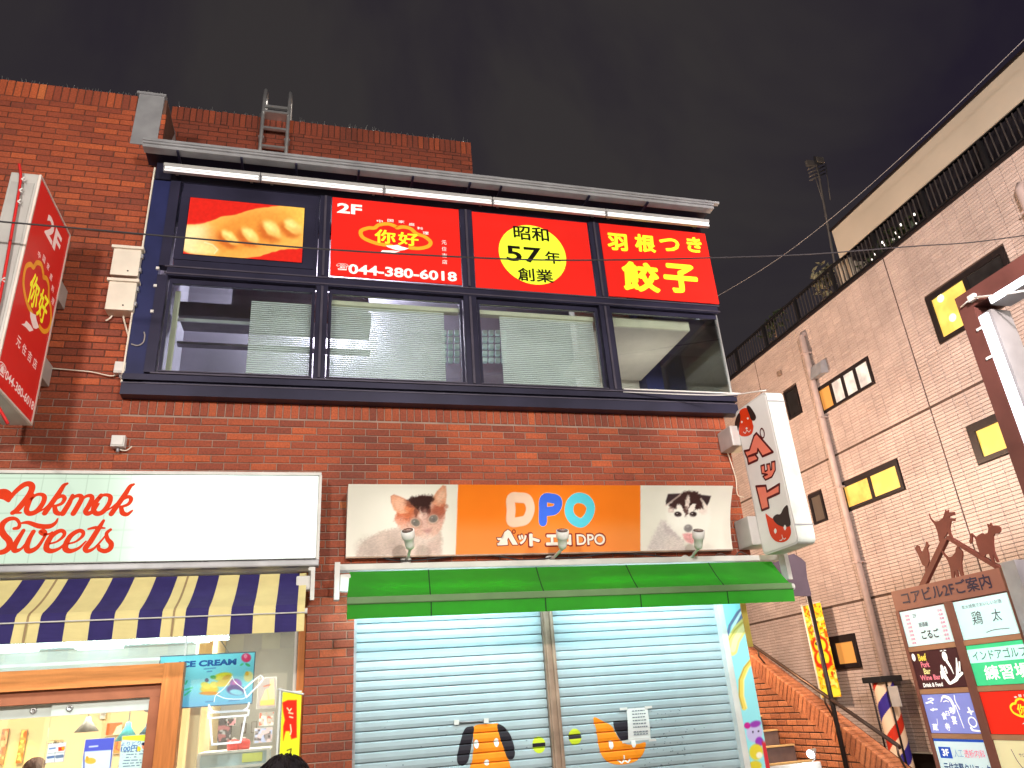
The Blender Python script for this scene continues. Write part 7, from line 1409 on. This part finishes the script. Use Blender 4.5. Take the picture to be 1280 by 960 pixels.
stroke(mb, fd2, [(q(0.90, 0.28)[0] + 0.042 * math.cos(a), q(0.90, 0.28)[1] + 0.038 * math.sin(a)) for a in np.linspace(0, 6.283, 12, endpoint=False)], 0.011, 0.0054, closed=True); link('seal_ring', mb.raw('seal_ring'), wh, PN[0, 2])
for s, x0, x1, y0, y1 in (('蔵', 0.06, 0.17, 0.06, 0.24), ('寿', 0.50, 0.60, 0.48, 0.66), ('日', 0.42, 0.49, 0.44, 0.56), ('食', 0.32, 0.42, 0.34, 0.54), ('宴', 0.50, 0.60, 0.22, 0.44), ('寺', 0.33, 0.43, 0.06, 0.26)): dt(0, 2, s, x0, x1, y0, y1, wh, weight=0.02)
q = dq(1, 2); cloud_logo(fd2, lambda a, b_: (q(0.72, 0.56)[0] + a * 0.150, q(0.72, 0.56)[1] + b_ * 0.105), 0.0052, PN[1, 2], M['yellowink'], M['yellowink'], wh, wgt=0.03)
q = dq(0, 3); mb = MB(); mb.flat([q(0.06, 0.52), q(0.31, 0.52), q(0.31, 0.80), q(0.06, 0.80)], fd2, 0.0048); mb.flat([q(0, 0.94), q(1, 0.94), q(1, 1), q(0, 1)], fd2, 0.0048); link('blue_block', mb.raw('blue_block'), IN('sign_blue', '1C50C0'), PN[0, 3]); dt(0, 3, '3F', 0.12, 0.26, 0.57, 0.75, wh, d=0.0058, weight=0.03); dt(0, 3, '人工', 0.36, 0.54, 0.56, 0.76, IN('sign_steelblue', '8AA4C8', 0.2)); dt(0, 3, '透析内科', 0.56, 0.96, 0.56, 0.76, IN('sign_coral', 'EE8AA0'), weight=0.012); dt(0, 3, '元住吉腎クリニック', 0.08, 0.99, 0.16, 0.42, IN('sign_navy', '2A5088', 0.1), weight=0.02)
q = dq(1, 3); mb = MB(); stroke(mb, fd2, [q(0.26, 0.80), q(0.32, 0.50), q(0.46, 0.20), q(0.60, 0.02)], 0.006, 0.0052); link('arc', mb.raw('arc'), gry, PN[1, 3]); dt(1, 3, 'サロン', 0.36, 0.52, 0.64, 0.72, gry); mb = MB()
for y in (0.68, 0.46): mb.flat([q(0.56, y - 0.06), q(0.78, y - 0.06), q(0.78, y + 0.06), q(0.56, y + 0.06)], fd2, 0.0052)
link('brown_print', mb.raw('brown_print'), IN('sign_mauve', 'B08488', 0.1), PN[1, 3])
# gable bars and animal silhouettes
AN = lambda pts: [fd2.uv(1130 + x / 5.333, 560 + y / 5.333) for x, y in pts]
M['anim'] = mat('red_brown_plate', (0.16, 0.042, 0.030), 0.5, 0.1, var=0.15)
for pts in ([(60, 925), (100, 925), (252, 605), (215, 600)], [(240, 605), (250, 585), (620, 805), (580, 812)]): b = MB(); b.prism(AN(pts), fd2, -0.10 if pts[0][0] < 100 else -0.099, -0.06 if pts[0][0] < 100 else -0.0595); b.put('gable_bar', M['anim'], DS)
def animal(nm, pts, d=-0.075): b = MB(); b.prism(AN(pts), fd2, d, d + 0.014); b.put(nm, M['anim'], DS)
animal('dog_silhouette', [(128, 437), (140, 470), (165, 490), (195, 487), (220, 470), (232, 440), (238, 412), (246, 428), (254, 412), (258, 432), (296, 426), (300, 448), (266, 456), (268, 466), (303, 470), (300, 488), (276, 488), (268, 530), (270, 560), (290, 612), (276, 612), (252, 560), (246, 580), (228, 600), (215, 630), (196, 622), (192, 590), (186, 560), (170, 515), (140, 475)])
animal('donkey_silhouette', [(400, 575), (412, 568), (442, 600), (455, 582), (480, 568), (500, 578), (520, 565), (524, 540), (514, 505), (524, 512), (532, 525), (536, 498), (548, 518), (580, 516), (602, 530), (604, 555), (590, 572), (566, 572), (556, 590), (556, 640), (562, 690), (592, 762), (580, 765), (548, 700), (562, 766), (548, 768), (526, 706), (505, 712), (492, 735), (470, 722), (462, 690), (445, 640), (440, 612), (418, 582), (416, 625), (405, 642), (396, 620), (404, 600)])
animal('cat_silhouette', [(212, 680), (228, 700), (252, 728), (282, 724), (305, 695), (308, 670), (320, 650), (330, 668), (350, 690), (354, 715), (350, 735), (345, 770), (350, 820), (360, 858), (342, 862), (326, 812), (318, 816), (326, 866), (312, 868), (300, 815), (296, 872), (280, 876), (270, 800), (255, 755), (240, 730), (215, 700)])
animal('rooster_silhouette', [(36, 668), (50, 650), (62, 654), (70, 680), (80, 700), (92, 680), (105, 655), (112, 625), (122, 642), (130, 650), (118, 672), (128, 710), (130, 760), (120, 790), (112, 828), (104, 826), (104, 792), (86, 780), (68, 735), (52, 700)])
# ------------------------------------------------------------------ people (only the tops of the heads reach the picture)
def person(label, base, H, face, hair, coat, skin=(0.42, 0.24, 0.16), trousers=(0.03, 0.03, 0.04)):
    """one continuous skinned body; clothes, hair and face pieces are its children.  face: direction looked at (radians, 0 = +Y)"""
    t = thing('person', label, 'person', base); k = H / 1.7; sx = k
    J = {'pel': (0, 0, 0.95), 'sp': (0, 0.01, 1.12), 'ch': (0, 0.0, 1.30), 'nk': (0, 0.0, 1.45), 'hd0': (0, -0.01, 1.52), 'hd1': (0, -0.012, 1.60), 'hd2': (0, 0.0, 1.655)}
    R_ = {'pel': .135, 'sp': .125, 'ch': .15, 'nk': .055, 'hd0': .072, 'hd1': .088, 'hd2': .06}; E = [('pel', 'sp'), ('sp', 'ch'), ('ch', 'nk'), ('nk', 'hd0'), ('hd0', 'hd1'), ('hd1', 'hd2')]
    for s, n in ((-1, 'l'), (1, 'r')):
        for a, p, r in (('sh', (0.17, 0, 1.38), .062), ('el', (0.23, 0.02, 1.10), .045), ('wr', (0.24, -0.06, 0.86), .030), ('pm', (0.245, -0.08, 0.79), .034), ('hip', (0.09, 0, 0.88), .092), ('kn', (0.10, -0.01, 0.49), .062), ('an', (0.10, 0.02, 0.09), .042), ('toe', (0.11, -0.13, 0.035), .036)): J[n + a] = (p[0] * s, p[1], p[2]); R_[n + a] = r
        E += [('ch', n + 'sh'), (n + 'sh', n + 'el'), (n + 'el', n + 'wr'), (n + 'wr', n + 'pm'), ('pel', n + 'hip'), (n + 'hip', n + 'kn'), (n + 'kn', n + 'an'), (n + 'an', n + 'toe')]
        for i, (fx, ln) in enumerate(((-0.024, .07), (-0.008, .08), (0.008, .076), (0.022, .06))):
            for q in range(3): J['%sf%d%d' % (n, i, q)] = ((0.245 + fx * 0.3) * s, -0.08 + fx, 0.775 - ln * (q + 0.2) / 2.2 + 0.0); R_['%sf%d%d' % (n, i, q)] = .0085 - q * .001
            J['%sf%d2' % (n, i)] = ((0.238) * s, -0.09 + fx, 0.775 - ln); E += [(n + 'pm', '%sf%d0' % (n, i)), ('%sf%d0' % (n, i), '%sf%d1' % (n, i)), ('%sf%d1' % (n, i), '%sf%d2' % (n, i))]
        J[n + 't0'] = (0.235 * s, -0.115, 0.80); J[n + 't1'] = (0.225 * s, -0.135, 0.76); R_[n + 't0'] = .011; R_[n + 't1'] = .009; E += [(n + 'pm', n + 't0'), (n + 't0', n + 't1')]
    ks = list(J); me = bpy.data.meshes.new('body'); me.from_pydata([tuple(c * k for c in J[q]) for q in ks], [(ks.index(a), ks.index(b)) for a, b in E], []); ob = bpy.data.objects.new('body', me); tmp = bpy.data.scenes['tmp']; tmp.collection.objects.link(ob)
    sk = ob.modifiers.new('s', 'SKIN'); sk.use_smooth_shade = True; ob.modifiers.new('u', 'SUBSURF').levels = 2
    for i, q in enumerate(ks): me.skin_vertices[0].data[i].radius = (R_[q] * k, R_[q] * k * (0.78 if q in ('pel', 'sp', 'ch') else 1)); me.skin_vertices[0].data[i].use_root = q == 'pel'
    vl = tmp.view_layers[0]; vl.update(); dg = vl.depsgraph; dg.update(); m2 = bpy.data.meshes.new_from_object(ob.evaluated_get(dg)); bpy.data.objects.remove(ob); m2.materials.clear()
    c = np.empty(len(m2.vertices) * 3); m2.vertices.foreach_get('co', c); c = c.reshape(-1, 3)
    sm = mat('skin_' + label[:12].replace(' ', '_'), skin, 0.5, var=0.08); cm = mat('coat_' + label[:12].replace(' ', '_'), coat, 0.85, var=0.15, bump=0.2); tm = mat('trousers_' + label[:12].replace(' ', '_'), trousers, 0.85, var=0.15)
    for m_ in (sm, cm, tm): m2.materials.append(m_)
    for p in m2.polygons: z = p.center.z / k; r = abs(p.center.x) / k; p.material_index = 0 if (z > 1.44 or (r > 0.2 and z < 0.87)) else (1 if z > 0.84 else 2); p.use_smooth = True
    Rm = Matrix.Translation(Vector(base)) @ Matrix.Rotation(face, 4, 'Z') @ Matrix.Rotation(math.pi, 4, 'Z')
    def fin(name, mesh, mats=()):
        mesh.transform(Rm); return link(name, mesh, list(mats), t)
    fin('body', m2)
    hb = bmesh.new(); bmesh.ops.create_uvsphere(hb, u_segments=40, v_segments=26, radius=1.0)
    rr = random.Random(3); 
    for v in list(hb.verts):
        d = v.co.normalized(); fr_ = d.y; 
        lump = 1 + 0.025 * math.sin(9 * math.atan2(d.x, d.y) + 3 * d.z) + 0.02 * math.sin(23 * math.atan2(d.x, d.y)) + 0.03 * d.z * math.sin(5 * d.x)
        v.co = Vector((d.x * 0.104 * lump, 0.018 + d.y * 0.118 * lump, 1.585 + d.z * 0.122 * lump)) * k
    cut = [v for v in hb.verts if v.co.y < -0.04 * k and v.co.z < 1.625 * k or v.co.z < 1.49 * k]; bmesh.ops.delete(hb, geom=cut, context='VERTS')
    for f in hb.faces: f.smooth = True
    hm = bpy.data.meshes.new('hair'); hb.to_mesh(hm); hb.free(); m_h = mat('hair_' + label[:12].replace(' ', '_'), hair, 0.45, var=0.3, scale=30, bump=0.6, bscale=260); fin('hair', hm, [m_h])
    st = MB()
    for _ in range(140):
        a, e = rr.uniform(0, 6.283), rr.uniform(0.25, 1.5); d0 = Vector((math.cos(a) * math.cos(e), math.sin(a) * math.cos(e), math.sin(e))); q = lambda d, s: Vector((d.x * 0.108 * s, 0.018 + d.y * 0.122 * s, 1.585 + d.z * 0.127 * s)) * k
        if d0.y < -0.6: continue
        d1 = (d0 + Vector((d0.x, d0.y, -0.5)) * 0.35).normalized(); st.tube([q(d0, 1.0), q((d0 + d1).normalized(), 1.012), q(d1, 1.0)], 0.0022 * k, 3)
    tag(fin('hair_strands', st.mesh(), [m_h]), kind='stuff')
    fc = MB(); fc.hexa([Vector(p) * k for p in ((-0.012, -0.10, 1.535), (0.012, -0.10, 1.535), (0.010, -0.075, 1.53), (-0.010, -0.075, 1.53), (-0.006, -0.096, 1.575), (0.006, -0.096, 1.575), (0.006, -0.08, 1.575), (-0.006, -0.08, 1.575))]); fin('nose', fc.mesh(), [sm])
    mo = MB(); mo.box(-0.022 * k, 0.022 * k, -0.087 * k, -0.07 * k, 1.505 * k, 1.513 * k); fin('mouth', mo.mesh(), [mat('lips_' + label[:8].replace(' ', '_'), (0.32, 0.10, 0.09), 0.5)])
    for s in (-1, 1):
        ey = MB(); ey.lathe([(0, 0), (0.012 * k, 0.002), (0.008 * k, 0.008), (0, 0.010)], Vector((s * 0.032, -0.083, 1.582)) * k, (0, -1, 0), 12); fin('eye', ey.mesh(), [M['black']])
        ea = MB(); ea.lathe([(0, 0), (0.026 * k, 0.004), (0.028 * k, 0.012), (0, 0.016)], Vector((s * 0.092, 0.0, 1.565)) * k, (s, 0.2, 0), 14); fin('ear', ea.mesh(), [sm])
    return t
hp = ray(355, 939); d = 2.75 / hp[1]; hx = CO + hp * d
person('passer-by with short black hair in dark clothes walking past the bakery', (float(hx[0]), float(hx[1]) + 0.0, 0.0), (float(hx[2]) - 0.0) / 1.012, math.radians(8), (0.012, 0.009, 0.012), (0.03, 0.03, 0.05))
hp = ray(48, 945); d = 8.2 / hp[1]; hx = CO + hp * d
person('customer with wavy brown hair inside the bakery behind the glass', (float(hx[0]), 8.2, 0.13), float(hx[2] - 0.13) / 1.012, math.radians(-60), (0.12, 0.045, 0.03), (0.40, 0.06, 0.05))
# ------------------------------------------------------------------ assumed street lamps behind the camera and the far side of the street
M['lampgrey'] = mat('lamp_post_grey', (0.20, 0.20, 0.20), 0.5, 0.4); M['lampface'] = emat('assumed_street_lens', 'FFF0DA', 6.0)
for i, p in enumerate(ASSUMED_STREET_LAMPS):
    t = thing('assumed_street_lamp', ['assumed street lamp behind the viewer, left', 'assumed street lamp behind the viewer, middle', 'assumed street lamp behind the viewer, right'][i], 'street lamp', (p[0], p[1] - 0.5, 0.12), 'assumed street lamps across the street')
    MB().tube([(p[0], p[1] - 0.5, 0.12), (p[0], p[1] - 0.5, 5.5), (p[0], p[1] - 0.42, 5.75), (p[0], p[1] - 0.18, 5.78)], [0.07, 0.05, 0.045, 0.04], 12).put('post', M['lampgrey'], t)
    MB().box(p[0] - 0.28, p[0] + 0.28, p[1] - 0.2, p[1] + 0.10, p[2] + 0.08, p[2] + 0.2, bev=0.02).put('lamp_head', M['lampgrey'], t); MB().box(p[0] - 0.24, p[0] + 0.24, p[1] - 0.15, p[1] + 0.06, p[2] + 0.065, p[2] + 0.079).put('lens', M['lampface'], t)
ob_ = thing('opposite_building', 'plain building across the street behind the viewer', 'building', (1, -9, 0)); MB().box(-14, 16, -12.0, -7.0, 0.12, 14.0).put('wall', M['plaster'], ob_)
M['shopfill'] = emat('fill_shop_window', 'FFE8C8', 1.6)  # glow for unseen shopfronts added as soft fill and for reflections
for z in (6.6, 9.6, 12.4): MB().box(-14, 16, -6.99, -6.4, z, z + 0.9).put('balcony', M['cream'], ob_)
for p in ASSUMED_STREET_LAMPS: lamp('assumed_street_glow', 'POINT', (p[0], p[1] - 0.1, p[2] - 0.1), 160, (1.0, 0.92, 0.82), size=0.15)  # all-round light of the assumed lamps behind the camera
for i in range(9):
    x = -12 + i * 3.1; MB().box(x, x + 1.7, -7.0, -6.93, 4.6, 5.9).put('window', M['wdark'] if i % 3 else M['wwhite'], ob_); MB().box(x - 0.1, x + 2.2, -7.0, -6.93, 0.13, 2.8).put('shutter', M['shopfill'], ob_)  # ground-floor boxes glow as added fill behind the viewer
if bpy.data.scenes.get('tmp'): bpy.data.scenes.remove(bpy.data.scenes['tmp'])
